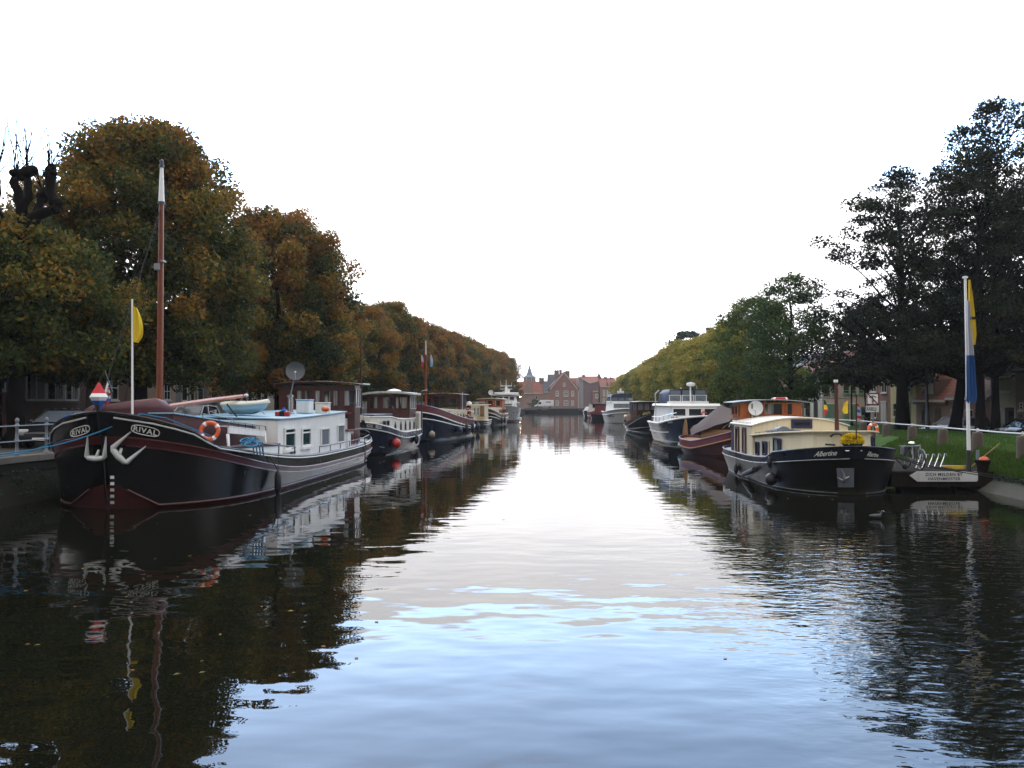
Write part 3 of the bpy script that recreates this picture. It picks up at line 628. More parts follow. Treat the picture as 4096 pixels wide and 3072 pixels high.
bough([(.2, 0, 7.0), (.12, 0, 7.7), (-.12, .1, 8.4), (-.15, .1, 8.9)], [.19, .16, .14, .13])
bough([(.12, 0, 7.6), (.3, 0, 8.2), (.30, -.1, 8.95)], [.15, .13, .12])
bough([(.2, 0, 6.7), (.5, 0, 7.5), (1.0, 0, 7.75), (1.2, .05, 7.9), (1.0, .1, 8.4), (1.0, .1, 9.0)], [.18, .16, .16, .15, .14, .14])
bough([(.1, 0, 6.2), (-.4, 0, 6.9), (-.7, 0, 7.8), (-.75, 0, 8.7)], [.15, .14, .13, .12])
bough([(.5, 0, 7.5), (.6, .3, 8.3)], [.13, .11]); bough([(-.4, 0, 6.9), (-1.1, .1, 7.6), (-1.4, .2, 8.4)], [.12, .11, .10])
for k in knobs: knob(k, .21)
knob((1.25, .05, 7.95), .17); knob((.5, 0, 7.5), .2); knob((.1, 0, 5.4), .25)
bough([(.05, 0, 4.1), (.5, 0, 4.9), (1.2, .1, 5.1)], [.15, .12, .1]); bough([(.05, 0, 4.6), (-.6, 0, 5.2), (-1.0, 0, 5.9)], [.15, .13, .12])
mb.build('trunk', MT['bark'], t, smooth=60)
mb = MB()
for kx, ky, kz in knobs:
    for _ in range(10):
        p = Vector((kx, ky, kz + .1)); d = Vector((rg.normal() * .28, rg.normal() * .28, 1)).normalized(); L = 1.0 + 1.6 * rg.random()
        pts = [p + d * L * f + Vector((rg.normal() * .03, rg.normal() * .03, 0)) for f in (0, .35, .7, 1)]
        mb.tube(pts, [.020, .016, .011, .006], 4)
mb.build('shoots', MT['bark'], t)

# right bank: tall dark maples on the lawn, then a row of limes
MG = 'tall maples on the lawn'
PADS = dict(flat=.48, shell=.25, cr=(.45, 1.0), tint0=.30, cv=.18, lv=.16, spread=1.0, thin=.035, droop=.2, vert=0.2, low=1.45)
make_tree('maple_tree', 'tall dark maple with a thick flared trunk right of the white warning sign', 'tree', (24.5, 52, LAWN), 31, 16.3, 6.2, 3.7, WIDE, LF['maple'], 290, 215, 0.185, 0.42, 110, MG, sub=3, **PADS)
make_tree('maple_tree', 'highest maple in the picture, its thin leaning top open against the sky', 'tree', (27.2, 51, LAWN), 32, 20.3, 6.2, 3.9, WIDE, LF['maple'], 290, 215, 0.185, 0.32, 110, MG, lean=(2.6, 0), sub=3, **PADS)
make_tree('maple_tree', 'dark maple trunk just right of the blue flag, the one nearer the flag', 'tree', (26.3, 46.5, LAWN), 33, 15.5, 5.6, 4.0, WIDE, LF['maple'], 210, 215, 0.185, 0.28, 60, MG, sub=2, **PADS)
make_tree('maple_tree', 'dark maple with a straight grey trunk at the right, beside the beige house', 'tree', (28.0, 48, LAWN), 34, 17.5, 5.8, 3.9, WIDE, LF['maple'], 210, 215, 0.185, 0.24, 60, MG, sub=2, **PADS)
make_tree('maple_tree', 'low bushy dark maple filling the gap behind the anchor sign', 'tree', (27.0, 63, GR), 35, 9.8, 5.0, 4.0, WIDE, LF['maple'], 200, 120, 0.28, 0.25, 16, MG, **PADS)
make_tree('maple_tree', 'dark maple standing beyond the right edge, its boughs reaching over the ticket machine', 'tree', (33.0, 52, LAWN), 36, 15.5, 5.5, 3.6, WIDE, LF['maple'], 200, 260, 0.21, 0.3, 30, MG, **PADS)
LG = 'limes along the right bank'
make_tree('lime_tree', 'dark green open-topped lime left of the tall maples', 'tree', (21.2, 63, LAWN), 41, 11.3, 3.6, 1.9, OVAL, LF['lime'], 240, 145, 0.21, 0.26, 26, LG, tint0=.02, cv=.12, sub=2, cr=(.45, 1.05), vert=.7)
make_tree('lime_tree', 'mid green lime, second of the row going away from the maples', 'tree', (21.5, 72.5, LAWN), 42, 10.8, 4.5, 1.7, OVAL, LF['lime'], 230, 170, 0.23, 0.24, 22, LG, tint0=.15, cv=.15, sub=1, cr=(.5, 1.1), vert=.5)
lp = [make_tree('lime_tree', 'x', 'tree', (0, 0, 0), 43 + k, 10.0, 4.6, 1.7, OVAL, LF['lime'], 240, 170, 0.26, 0.22, 12, LG, tint0=.46 + .12 * k, tint_h=.2, tint_out=.2, cv=.17, lv=.14, cr=(.6, 1.15)) for k in range(2)]
ROWR = [(81, 21.8, 9.9, 0), (90, 22.1, 9.7, 1), (100, 22.4, 9.9, 1), (110, 22.8, 10.3, 0), (122, 23.3, 10.1, 1), (135, 23.9, 9.6, 0), (148, 24.6, 9.3, 1), (162, 25.2, 8.9, 0), (176, 25.8, 8.6, 1), (190, 26.4, 8.5, 0)]
used = set()
for i, (y, x, h, k) in enumerate(ROWR):
    t = lp[k] if k not in used else dup(lp[k]); used.add(k)
    t.location = (x, y, LAWN); t.scale = (.95, .95, h / 10.7); t.rotation_euler.z = i * 2.1
    t['label'] = 'yellow-green lime, %s of the right bank row going away from the maples' % ORD[i + 2] if i < 9 else 'last lime of the right bank row, beside the far brick houses'
make_tree('oak_tree', 'dark rounded tree rising behind the yellow-green limes beside a chimney', 'tree', (44.0, 208, GR), 51, 20.0, 6.2, 9.0, DOME, LF['green'], 150, 60, 0.55, 0.5, 12)
# bare thin tree sticking out of the lime row
t = thing('bare_tree', 'thin leafless tree with upright twigs standing out of the lime row', 'tree', (23.4, 84, LAWN))
mb = MB(); rg = np.random.default_rng(9); mb.tube([(0, 0, -.2), (0, 0, 6), (.1, 0, 10.5)], [.13, .09, .04], 8)
for i in range(26):
    z = 6 + 4.5 * rg.random(); d = Vector((rg.normal() * .35, rg.normal() * .35, 1)).normalized(); L = 2.0 + 1.6 * rg.random()
    mb.tube([(0, 0, z), Vector((0, 0, z)) + d * L * .5, Vector((0, 0, z)) + d * L], [.04, .025, .012], 4)
mb.build('trunk', MT['bark'], t)
# shrubs by the far end
for (x, y, h, s, lab) in [(6.6, 257, 2.6, 61, 'dark green bush at the far quay left of the white van, under the lit lamp'), (8.6, 258, 2.0, 62, 'round green bush at the far quay just behind the white van')]:
    make_tree('bush', lab, 'bush', (x, y, GF), s, h, h * .75, .3, DOME, LF['shrub'], 40, 60, 0.3, 0.06, 6, 'bushes at the far quay', cr=(.4, .7))

# ---------------------------------------------------------------- houses
class Fac:
    """a vertical facade plane from A to B; u runs along it, n points out of the wall"""
    def __init__(s, A, B, out):
        s.A = Vector((*A, 0)); d = Vector((B[0] - A[0], B[1] - A[1], 0)); s.u = d.normalized(); s.L = d.length
        s.n = Vector((s.u.y, -s.u.x, 0))
        if s.n.dot(Vector((*out, 0))) < 0: s.n = -s.n
    def hit(s, px, py):
        r = ray(px, py); o = Vector((0, 0, CAMH)); t = (s.A - o).dot(s.n) / r.dot(s.n); p = o + r * t
        return (p - s.A).dot(s.u), p.z
    def p(s, u, z, d=0.0): q = s.A + s.u * u + s.n * d; return Vector((q.x, q.y, z))
    def rect(s, r):
        a, b = s.hit(r[0], r[1]), s.hit(r[2], r[3])
        uu = sorted((a[0], b[0])); return uu[0], min(a[1], b[1]), uu[1], max(a[1], b[1])
    def box(s, mb, u0, z0, u1, z1, d0, d1):
        v = [s.p(u, z, d) for u in (u0, u1) for d in (d0, d1) for z in (z0, z1)]
        mb.add(v, [(0, 1, 3, 2), (4, 6, 7, 5), (0, 4, 5, 1), (2, 3, 7, 6), (0, 2, 6, 4), (1, 5, 7, 3)])
def window(f, par, r, frame='trim', pane='glass', nx=1, nz=2, fr=.06, sill=True, name='window', arch=False, top=None):
    u0, z0, u1, z1 = r; mb = MB(None)
    for a, b, c, d in ((u0, z0, u0 + fr, z1), (u1 - fr, z0, u1, z1), (u0 + fr, z1 - fr, u1 - fr, z1), (u0 + fr, z0, u1 - fr, z0 + fr)): f.box(mb, a, b, c, d, 0.003, 0.05)
    for i in range(1, nx): u = u0 + (u1 - u0) * i / nx; f.box(mb, u - fr * .4, z0 + fr, u + fr * .4, z1 - fr, 0.003, 0.043)
    for i in range(1, nz):
        z = z0 + (z1 - z0) * (i / nz if top is None else top); f.box(mb, u0 + fr, z - fr * .4, u1 - fr, z + fr * .4, 0.003, 0.039)
    if sill: f.box(mb, u0 - .08, z0 - .10, u1 + .08, z0 - .003, 0.003, 0.12)
    w = mb.build(name, MT[frame], par)
    mb = MB(None); mb.quad(f.p(u0 + fr, z0 + fr, .012), f.p(u1 - fr, z0 + fr, .012), f.p(u1 - fr, z1 - fr, .012), f.p(u0 + fr, z1 - fr, .012))
    mb.build('pane', MT[pane], w)
    if arch:
        mb = MB(None); k = 12; R = (u1 - u0) / 2; uc = (u0 + u1) / 2
        mb.prism([f.p(uc + R * math.cos(math.pi * i / k), z1 + R * .9 * math.sin(math.pi * i / k), .003) for i in range(k + 1)], f.n * .03); mb.build('fanlight', MT[pane], w)
    return w
def door(f, par, r, mat='ddoor', arch=False, panels=True):
    u0, z0, u1, z1 = r; mb = MB(None)
    if arch:
        k = 12; R = (u1 - u0) / 2; uc = (u0 + u1) / 2
        poly = [(u0, z0), (u1, z0)] + [(uc + R * math.cos(math.pi * i / k), z1 - R + R * math.sin(math.pi * i / k)) for i in range(k + 1)]
        mb.prism([f.p(u, z, .003) for u, z in poly], f.n * .03)
    else:
        f.box(mb, u0, z0, u1, z1, .003, .03)
        if panels:
            w = (u1 - u0); h = z1 - z0
            for a in (.1, .55): f.box(mb, u0 + w * a, z0 + h * .08, u0 + w * (a + .35), z0 + h * .45, .03, .045); f.box(mb, u0 + w * a, z0 + h * .52, u0 + w * (a + .35), z0 + h * .92, .03, .045)
    d = mb.build('door', MT[mat], par)
    mb = MB(None); f.box(mb, u0 - .07, z1, u1 + .07, z1 + .09, .003, .06) if not arch else f.box(mb, u0 - .1, z0 - .12, u1 + .1, z0 - .004, .003, .25)
    mb.build('frame', MT['trim'] if not arch else MT['stone'], d)
    return d
def house(name, label, cat, f, u0, u1, z0, ze, depth, wall, roof=None, zr=None, hip=False, group=None):
    c = f.p((u0 + u1) / 2, z0, -depth / 2)
    t = thing(name, label, cat, (c.x, c.y, z0), group=group); WP.add(t.name)
    mb = MB(None); f.box(mb, u0, z0 - .5, u1, ze, -depth, 0); mb.build('wall', MT[wall], t)
    if roof:
        ov = .25; mb = MB(None); m = -depth / 2
        if zr is None: zr = ze + depth * .45
        if hip == 'front':       # gable faces the viewer
            uc = (u0 + u1) / 2
            g = MB(None); g.prism([f.p(u0, ze, 0), f.p(u1, ze, 0), f.p(uc, zr, 0)], -f.n * depth); g.build('gable', MT[wall], t)
            for ua, ub in ((u0 - .3, uc), (u1 + .3, uc)):
                za = ze - .3 * (zr - ze) / ((u1 - u0) / 2)
                mb.prism([f.p(ua, za + .03, .2), f.p(ub, zr + .03, .2), f.p(ub, zr + .21, .2), f.p(ua, za + .21, .2)], -f.n * (depth + .2))
        else:
            zo = ze - ov * (zr - ze) / (depth / 2)
            mb.add([f.p(u0, ze, -.0), f.p(u0, ze, -depth), f.p(u0, zr - .1, m), f.p(u1, ze, 0), f.p(u1, ze, -depth), f.p(u1, zr - .1, m)], [(0, 1, 2), (3, 5, 4)])
            for s0, s1 in ((ov, m), (-depth - ov, m)):
                mb.prism([f.p(u0, zo, s0), f.p(u0, zr, s1), f.p(u0, zr + .16, s1), f.p(u0, zo + .16, s0)], f.u * (u1 - u0))
        mb.build('roof', MT[roof], t)
        if hip != 'front':
            g = MB(None); f.box(g, u0, ze - .12, u1, ze + .02, .004, .30); g.build('gutter', MT['trim'], t)
    return t
def chimney(par, c, w, z0, z1, mat='b_dark', pots=2):
    mb = MB(None); mb.box(c[0] - w / 2, c[1] - w / 2, z0, c[0] + w / 2, c[1] + w / 2, z1); mb.box(c[0] - w / 2 - .1, c[1] - w / 2 - .1, z1, c[0] + w / 2 + .1, c[1] + w / 2 + .1, z1 + .2)
    for i in range(pots): mb.lathe([(.14, z1 + .2), (.11, z1 + .75)], (c[0] - w / 4 + i * w / 2, c[1], 0), 8)
    return mb.build('chimney', MT[mat], par)

# left street, seen under the chestnuts
fl = Fac((-24, 20), (-24, 140), (1, 0)); U = lambda px: fl.hit(px, 1600)[0]
HL = 'houses along the left street'
h = house('town_house', 'tall red brick house at the left edge behind the pollarded plane', 'house', fl, U(-420), U(60), GL, 11.5, 9, 'b_red', 't_brown', 15.5, group=HL)
for k, (a, b, c_, d) in enumerate([(-18, 1425, 20, 1560), (-30, 880, 45, 1010), (-150, 1400, -60, 1560), (-150, 880, -60, 1010), (30, 905, 52, 1000)][:4]): window(fl, h, fl.rect((a, b, c_, d)), nx=2, nz=3)
mb = MB(None); fl.box(mb, U(-420), 8.2, U(60), 8.5, .004, .1); mb.build('string_course', MT['stone'], h)
h = house('town_house', 'dark brick house with a wide triple window behind the parked cars', 'house', fl, U(60), U(573), GL, 6.9, 9, 'b_dark', 't_brown', 11, group=HL)
for a, b in ((104, 181), (187, 253), (258, 314)): window(fl, h, fl.rect((a, 1424, b, 1604)), 'trim', 'curt', 2, 1, .09, sill=False)
mb = MB(None); q = fl.rect((96, 1405, 320, 1424)); fl.box(mb, q[0], q[1], q[2], q[3], .006, .12); q2 = fl.rect((96, 1604, 320, 1612)); fl.box(mb, q[0], q2[3] - .1, q[2], q2[3], .006, .12); mb.build('lintel', MT['stone'], h)
door(fl, h, fl.rect((345, 1520, 385, 1680)), 'ddoor'); window(fl, h, fl.rect((420, 1500, 470, 1600)), nx=2)
h = house('town_house', 'light brown brick house wall just right of the wooden mast', 'house', fl, U(573), U(702), GL, 6.6, 9, 'b_tan', 't_red', 10.5, group=HL)
window(fl, h, fl.rect((655, 1530, 680, 1600)), 'trim', 'glass', 2)
h = house('town_house', 'grey rendered house with a pale lintel behind the boom', 'house', fl, U(702), U(830), GL, 7.0, 9, 'gplaster', 't_dark', 11, group=HL)
for a, b in ((726, 748), (760, 776), (790, 812)): window(fl, h, fl.rect((a, 1533, b, 1604)), 'trim', 'glass', 1, 2, top=.72)
h = house('town_house', 'long beige house with narrow windows behind the upturned dinghy', 'house', fl, U(830), U(1118), GL, 6.4, 9, 'bplaster', 't_red', 10.3, group=HL)
for a, b in ((843, 868), (900, 921), (940, 961), (968, 985), (992, 1007)): window(fl, h, fl.rect((a, 1527, b, 1606)), 'trim', 'glass', 1, 2)
window(fl, h, fl.rect((1026, 1552, 1044, 1602)), 'trim', 'glass', 1, 1, arch=True); window(fl, h, fl.rect((1054, 1550, 1070, 1602)), 'trim', 'glass', 1, 1)
door(fl, h, fl.rect((1104, 1554, 1116, 1640)), 'ddoor', arch=True)
h = house('town_house', 'cream house with an arched door behind the grey satellite dish', 'house', fl, U(1118), U(1250), GL, 6.8, 9, 'yplaster', 't_brown', 10.6, group=HL)
door(fl, h, fl.rect((1121, 1552, 1134, 1640)), 'bdoor', arch=True)
for a in (1150, 1180, 1215): window(fl, h, fl.rect((a, 1545, a + 9, 1600)), 'trim', 'glass', 1, 2)

# the rest of the left street, behind the chestnuts
f2 = Fac((-24.4, 106), (-6.5, 246), (1, -.1)); rh = random.Random(4); u = 1.0; LBL = ['red brick house with white windows', 'grey plastered house', 'tan brick house', 'white plastered house', 'dark brick house', 'yellow plastered house', 'brown brick house', 'beige rendered house', 'red brick house with a green door', 'grey plastered house with a slate roof', 'plum brick house', 'cream end house']
for k, (w_, lab) in enumerate(zip(['b_red', 'gplaster', 'b_tan', 'plaster', 'b_dark', 'yplaster', 'b_brown', 'bplaster', 'b_red', 'gplaster', 'b_plum', 'yplaster'], LBL)):
    Lh = rh.uniform(9, 13.5); ze = rh.uniform(6.6, 8.2); h = house('town_house', lab + ' behind the far part of the chestnut row', 'house', f2, u, u + Lh - .05, GL, ze, 9, w_, ['t_red', 't_dark', 't_brown'][k % 3], ze + 4, group=HL)
    for i in range(int(Lh / 2.4)): window(f2, h, (u + .8 + 2.4 * i, 4.9, u + 1.8 + 2.4 * i, 6.3), 'trim', 'glass', 2, 1); window(f2, h, (u + .8 + 2.4 * i, 2.2, u + 1.8 + 2.4 * i, 3.9), 'trim', 'glass', 2, 1) if i else door(f2, h, (u + .8, GL, u + 1.8, 3.7), 'gdoor' if k == 8 else 'ddoor')
    u += Lh
# right street
fr_ = Fac((30.0, 30), (32.4, 150), (-1, 0)); V_ = lambda px: fr_.hit(px, 1600)[0]
HR = 'houses along the right street'
Rr = lambda *r: fr_.rect(r)
h = house('town_house', 'brown brick terrace house behind the small trees left of the white house', 'house', fr_, V_(3145), V_(2985), GR, 6.1, 9, 'b_brown', 't_dark', 8.6, group=HR)
for a in (2992, 3014, 3040, 3064, 3090, 3118): window(fr_, h, Rr(a, 1545, a + 12, 1585), 'trim', 'glass', 1, 2)
for a in (2996, 3020, 3046, 3096): window(fr_, h, Rr(a, 1612, a + 13, 1660), 'trim', 'glass', 1, 2)
door(fr_, h, Rr(3070, 1608, 3082, 1682), 'bdoor')
h = house('town_house', 'far brown brick row behind the navy cruiser', 'house', fr_, V_(2985), V_(2800), GR, 6.1, 9, 'b_dark', 't_red', 8.6, group=HR)
for a in range(2815, 2980, 16): window(fr_, h, Rr(a, 1570, a + 7, 1598), 'trim', 'glass', 1, 2); window(fr_, h, Rr(a, 1618, a + 7, 1648), 'trim', 'glass', 1, 2)
h = house('town_house', 'narrow brown brick house with one tall window left of the white house', 'house', fr_, V_(3216), V_(3145), GR, 6.1, 9, 'b_brown', 't_brown', 8.6, group=HR)
window(fr_, h, Rr(3186, 1540, 3206, 1578), 'trim', 'glass', 1, 2); window(fr_, h, Rr(3190, 1606, 3208, 1664), 'trim', 'glass', 1, 2)
h = house('town_house', 'narrow white plastered house with two windows over a door', 'house', fr_, V_(3289), V_(3216), GR, 6.1, 9, 'plaster', 't_red', 8.6, group=HR)
for a in (3222, 3254): window(fr_, h, Rr(a, 1536, a + 17, 1577), 'ddoor', 'glass', 1, 2); mb = MB(None)
window(fr_, h, Rr(3223, 1604, 3240, 1664), 'ddoor', 'glass', 1, 2); door(fr_, h, Rr(3255, 1604, 3271, 1690), 'ddoor')
h = house('town_house', 'tan brick house with green garage doors', 'house', fr_, V_(3482), V_(3289), GR, 6.1, 9, 'b_tan', 't_red', 8.6, group=HR)
for a, b in ((3298, 3318), (3331, 3351), (3375, 3398), (3408, 3425), (3436, 3456)): window(fr_, h, Rr(a, 1528, b, 1574), 'gdoor', 'glass', 1, 2, top=.25)
for a, b in ((3301, 3351), (3375, 3395), (3408, 3424)): door(fr_, h, Rr(a, 1616, b, 1696), 'gdoor', panels=True)
window(fr_, h, Rr(3446, 1626, 3466, 1664), 'gdoor', 'teal', 1, 1)
h = house('town_house', 'red brick house behind the white warning sign', 'house', fr_, V_(3562), V_(3482), GR, 6.1, 9, 'b_red', 't_brown', 8.6, group=HR)
for r in ((3485, 1528, 3507, 1567), (3527, 1528, 3549, 1570)): window(fr_, h, Rr(*r), 'trim', 'glass', 2, 1)
door(fr_, h, Rr(3524, 1608, 3547, 1700), 'whitegrey'); window(fr_, h, Rr(3488, 1632, 3508, 1672), 'trim', 'glass', 2, 1)
h = house('town_house', 'yellow plastered house half hidden by the thick maple trunk', 'house', fr_, V_(3664), V_(3562), GR, 5.7, 9, 'yplaster', 't_brown', 8.2, group=HR)
window(fr_, h, Rr(3628, 1530, 3645, 1568), 'trim', 'glass', 1, 2); door(fr_, h, Rr(3630, 1609, 3643, 1705), 'gdoor'); window(fr_, h, Rr(3574, 1612, 3592, 1668), 'trim', 'glass', 1, 2)
h = house('town_house', 'low brick house with a steep red tiled roof and a white dormer panel', 'house', fr_, V_(3795), V_(3664), GR, 3.15, 8, 'b_brown', 't_red', 7.6, group=HR)
window(fr_, h, Rr(3688, 1622, 3718, 1688), 'ddoor', 'curt', 2, 2, top=.75); door(fr_, h, Rr(3740, 1627, 3765, 1705), 'bdoor', arch=True)
mb = MB(None); q = Rr(3708, 1516, 3742, 1603); fr_.box(mb, q[0], q[1], q[2], q[3], -2.4, .06); dm = mb.build('dormer', MT['b_brown'], h)
q = Rr(3713, 1528, 3737, 1576); mb = MB(None); fr_.box(mb, q[0], q[1], q[2], q[3], .06, .10); mb.build('panel', MT['white'], dm)
h = house('town_house', 'low red brown brick house behind the silver car', 'house', fr_, V_(3962), V_(3795), GR, 3.3, 8, 'b_red', 't_brown', 6.4, group=HR)
for r in ((3805, 1636, 3831, 1667), (3861, 1637, 3896, 1670)): window(fr_, h, Rr(*r), 'trim', 'glass', 2, 1)
h = house('town_house', 'beige rendered house between the two maple trunks on the right', 'house', fr_, V_(4062), V_(3962), GR, 4.6, 8, 'bplaster', 't_brown', 7.5, group=HR)
door(fr_, h, Rr(3984, 1640, 4003, 1705), 'gdoor'); mb = MB(None); q = Rr(4010, 1562, 4044, 1574); fr_.box(mb, q[0], q[1], q[2], q[3], .02, .9); mb.build('canopy', MT['white'], h)
h = house('town_house', 'brown brick house at the right edge behind the dark car', 'house', fr_, V_(4500), V_(4062), GR, 5.0, 8, 'b_brown', 't_brown', 8.5, group=HR)
window(fr_, h, Rr(4080, 1610, 4094, 1640), 'trim', 'glass', 1, 2); door(fr_, h, Rr(4075, 1655, 4092, 1712), 'bdoor', arch=True)
t = thing('factory_chimney', 'square brown factory chimney rising over the lime row', 'chimney', (47.8, 200, GR))
mb = MB(None); mb.prism([(-.7, -.7, -.5), (.7, -.7, -.5), (.7, .7, -.5), (-.7, .7, -.5)], (0, 0, 20.4)); mb.build('shaft', MT['b_dark'], t)
mb = MB(None); mb.box(-.8, -.8, 19.9, .8, .8, 20.5); mb.build('cap', MT['concrete'], t)

f3 = Fac((32.6, 122), (40.0, 246), (-1, 0)); u = 0.5
for k, (w_, lab) in enumerate(zip(['b_tan', 'b_red', 'plaster', 'b_dark', 'b_brown', 'bplaster', 'b_plum', 'b_red', 'gplaster', 'b_tan'], ['tan brick house', 'red brick house', 'white plastered house', 'dark brick house', 'brown brick house', 'beige rendered house', 'plum brick house', 'red brick house with a slate roof', 'grey plastered house', 'tan end house'])):
    Lh = rh.uniform(10, 13.5); ze = rh.uniform(5.4, 6.2); h = house('town_house', lab + ' behind the far part of the lime row', 'house', f3, u, u + Lh - .05, GR, ze, 9, w_, ['t_red', 't_dark', 't_brown'][(k + (k == 7)) % 3], ze + 2.6, group=HR)
    for i in range(int(Lh / 2.6)): window(f3, h, (u + .8 + 2.6 * i, 4.0, u + 1.8 + 2.6 * i, 5.2), 'trim', 'glass', 2, 1); window(f3, h, (u + .8 + 2.6 * i, 1.5, u + 1.8 + 2.6 * i, 3.2), 'trim', 'glass', 2, 1) if i else door(f3, h, (u + .8, GR, u + 1.8, 3.0), 'ddoor')
    u += Lh
# far end of the canal
YF = 264.0
ff = Fac((0, YF), (60, YF), (0, -1)); Rf = lambda *r: ff.rect(r); Uf = lambda px: ff.hit(px, 1600)[0]; Zf = lambda py: ff.hit(2258, py)[1]
HF = 'houses beyond the far quay'
fb = Fac((0, 276), (60, 276), (0, -1)); Ub = lambda px: fb.hit(px, 1600)[0]; Zb = lambda py: fb.hit(2258, py)[1]
h = house('brick_house', 'far brown house with an orange tiled roof left of the gabled house', 'house', ff, Uf(2060), Uf(2172), GF, Zf(1573), 9, 'b_brown', 't_red', Zf(1527), group=HF)
c = ff.p((Uf(2090) + Uf(2136)) / 2, GF, 0); g = MB(None); g.prism([ff.p(Uf(2088), GF, .06), ff.p(Uf(2136), GF, .06), ff.p(Uf(2133), Zf(1570), .06), ff.p(Uf(2119), Zf(1528), .06), ff.p(Uf(2119), Zf(1510), .06), ff.p(Uf(2108), Zf(1510), .06), ff.p(Uf(2108), Zf(1530), .06), ff.p(Uf(2092), Zf(1566), .06)], -ff.n * 5); g.build('stepped_gable', MT['b_brown'], h)
window(ff, h, Rf(2142, 1583, 2150, 1596), 'trim', 'glass', 1, 1, sill=False); chimney(h, (ff.p(Uf(2168), 0, -4.5).x, YF + 4.5), 1.6, Zf(1530), Zf(1513), 'b_plum', 2)
h = house('brick_house', 'slate roofed brown house squeezed beside the red gabled house', 'house', ff, Uf(2172), Uf(2199), GF, Zf(1568), 8, 'b_brown', 't_dark', Zf(1525), group=HF)
for a in (2173, 2179): window(ff, h, Rf(a, 1557, a + 5, 1571), 'trim', 'glass', 1, 1, sill=False)
h = house('brick_house', 'red brick house with a tall white edged gable facing the canal', 'house', ff, Uf(2198), Uf(2313), GF, Zf(1553), 11, 'b_red', 't_red', Zf(1489), 'front', group=HF)
for r in ((2223, 1564, 2235, 1584), (2255, 1563, 2273, 1585), (2285, 1564, 2296, 1584), (2223, 1602, 2235, 1621), (2255, 1601, 2273, 1621), (2285, 1602, 2296, 1621)): window(ff, h, Rf(*r), 'trim', 'teal', 2, 3 if r[2] - r[0] > 14 else 2, .16)
window(ff, h, Rf(2252, 1531, 2262, 1545), 'trim', 'glass', 2, 2, .13)
g = MB(None)
for a in (2200, 2311): g.prism([ff.p(Uf(a), Zf(1556), .22), ff.p(Uf(2255.5), Zf(1488), .22), ff.p(Uf(2255.5), Zf(1492), .22), ff.p(Uf(a), Zf(1560), .22)], ff.n * .08)
g.build('bargeboard', MT['trim'], h); g = MB(None); g.tube([ff.p(Uf(2313), GF, .2), ff.p(Uf(2313), Zf(1563), .2)], .09, 8); g.build('downpipe', MT['trim'], h)
for px, y0, y1, w in ((2231, 1515, 1481, 1.5), (2247.5, 1500, 1480, .8), (2267, 1500, 1487, .8), (2278, 1512, 1484, 1.1)): chimney(h, (ff.p(Uf(px), 0, -6).x, YF + 7), w, Zf(1530), Zf(y1), 'b_plum', 2)
h = house('brick_house', 'long house with a dark slate roof behind the red gable', 'house', fb, Ub(2192), Ub(2262), GF, Zb(1556), 9, 'b_plum', 't_dark', Zb(1497), group=HF)
h = house('brick_house', 'house with an orange tiled roof behind the red gable to its right', 'house', fb, Ub(2262), Ub(2320), GF, Zb(1560), 9, 'b_red', 't_red', Zb(1512), group=HF)
# modern brick building with a folded roof line
xs = [(2316, 1507), (2334, 1521), (2360, 1536), (2398, 1526)]
c = ff.p(Uf(2357), GF, -4); t = thing('modern_building', 'modern plum brick building with a zigzag roof line', 'building', (c.x, c.y, GF), group=HF); WP.add(t.name)
g = MB(None); g.prism([ff.p(Uf(2334), GF, -1)] + [ff.p(Uf(a), Zf(b), -1) for a, b in xs[1:]] + [ff.p(Uf(2398), GF, -1)], -ff.n * 9); g.build('wall', MT['b_plum'], t)
g = MB(None); g.prism([ff.p(Uf(2316), GF, -.9), ff.p(Uf(2316), Zf(1507), -.9), ff.p(Uf(2334), Zf(1521), -.9), ff.p(Uf(2334), GF, -.9)], -ff.n * 9); g.build('side_wall', MT['panel'], t)
g = MB(None)
for (a, b), (c1, d1) in zip(xs[1:], xs[2:]): g.prism([ff.p(Uf(a), Zf(b), -.8), ff.p(Uf(c1), Zf(d1), -.8), ff.p(Uf(c1), Zf(d1 - 3), -.8), ff.p(Uf(a), Zf(b - 3), -.8)], -ff.n * 9.4)
g.prism([ff.p(Uf(2316), Zf(1506), -.7), ff.p(Uf(2334), Zf(1519), -.7), ff.p(Uf(2326), Zf(1532), -.7)], -ff.n * .1)
g.build('roof', MT['grey'], t)
h = house('brick_house', 'wide house with a red tiled roof behind the zigzag roofed building', 'house', fb, Ub(2325), Ub(2408), GF, Zb(1530), 10, 'b_red', 't_red', Zb(1505), group=HF)
chimney(h, (fb.p(Ub(2340), 0, -5).x, 281), .9, Zb(1510), Zb(1500), 'b_plum', 1); chimney(h, (fb.p(Ub(2402), 0, -5).x, 281), .9, Zb(1510), Zb(1498), 'b_plum', 1)
h = house('brick_house', 'low orange brick house with a small white chimney right of the modern building', 'house', ff, Uf(2371), Uf(2392), GF, Zf(1566), 6, 'b_red', 't_red', Zf(1558), group=HF)
window(ff, h, Rf(2381, 1576, 2393, 1592), 'trim', 'glass', 2, 2, .15); chimney(h, (ff.p(Uf(2384), 0, -2).x, YF + 2), .9, Zf(1560), Zf(1552), 'white', 0)
h = house('brick_house', 'tall brick gabled house with white windows beside the last lime', 'house', ff, Uf(2400), Uf(2466), GF, Zf(1545), 10, 'b_brown', 't_red', Zf(1512), group=HF)
for a, b, q in ((2412, 1560, 8), (2427, 1561, 6), (2435, 1561, 6), (2446, 1560, 8), (2411, 1594, 9), (2430, 1594, 8), (2448, 1594, 9)): window(ff, h, Rf(a, b, a + q, b + 23), 'trim', 'glass', 2, 2, .14)
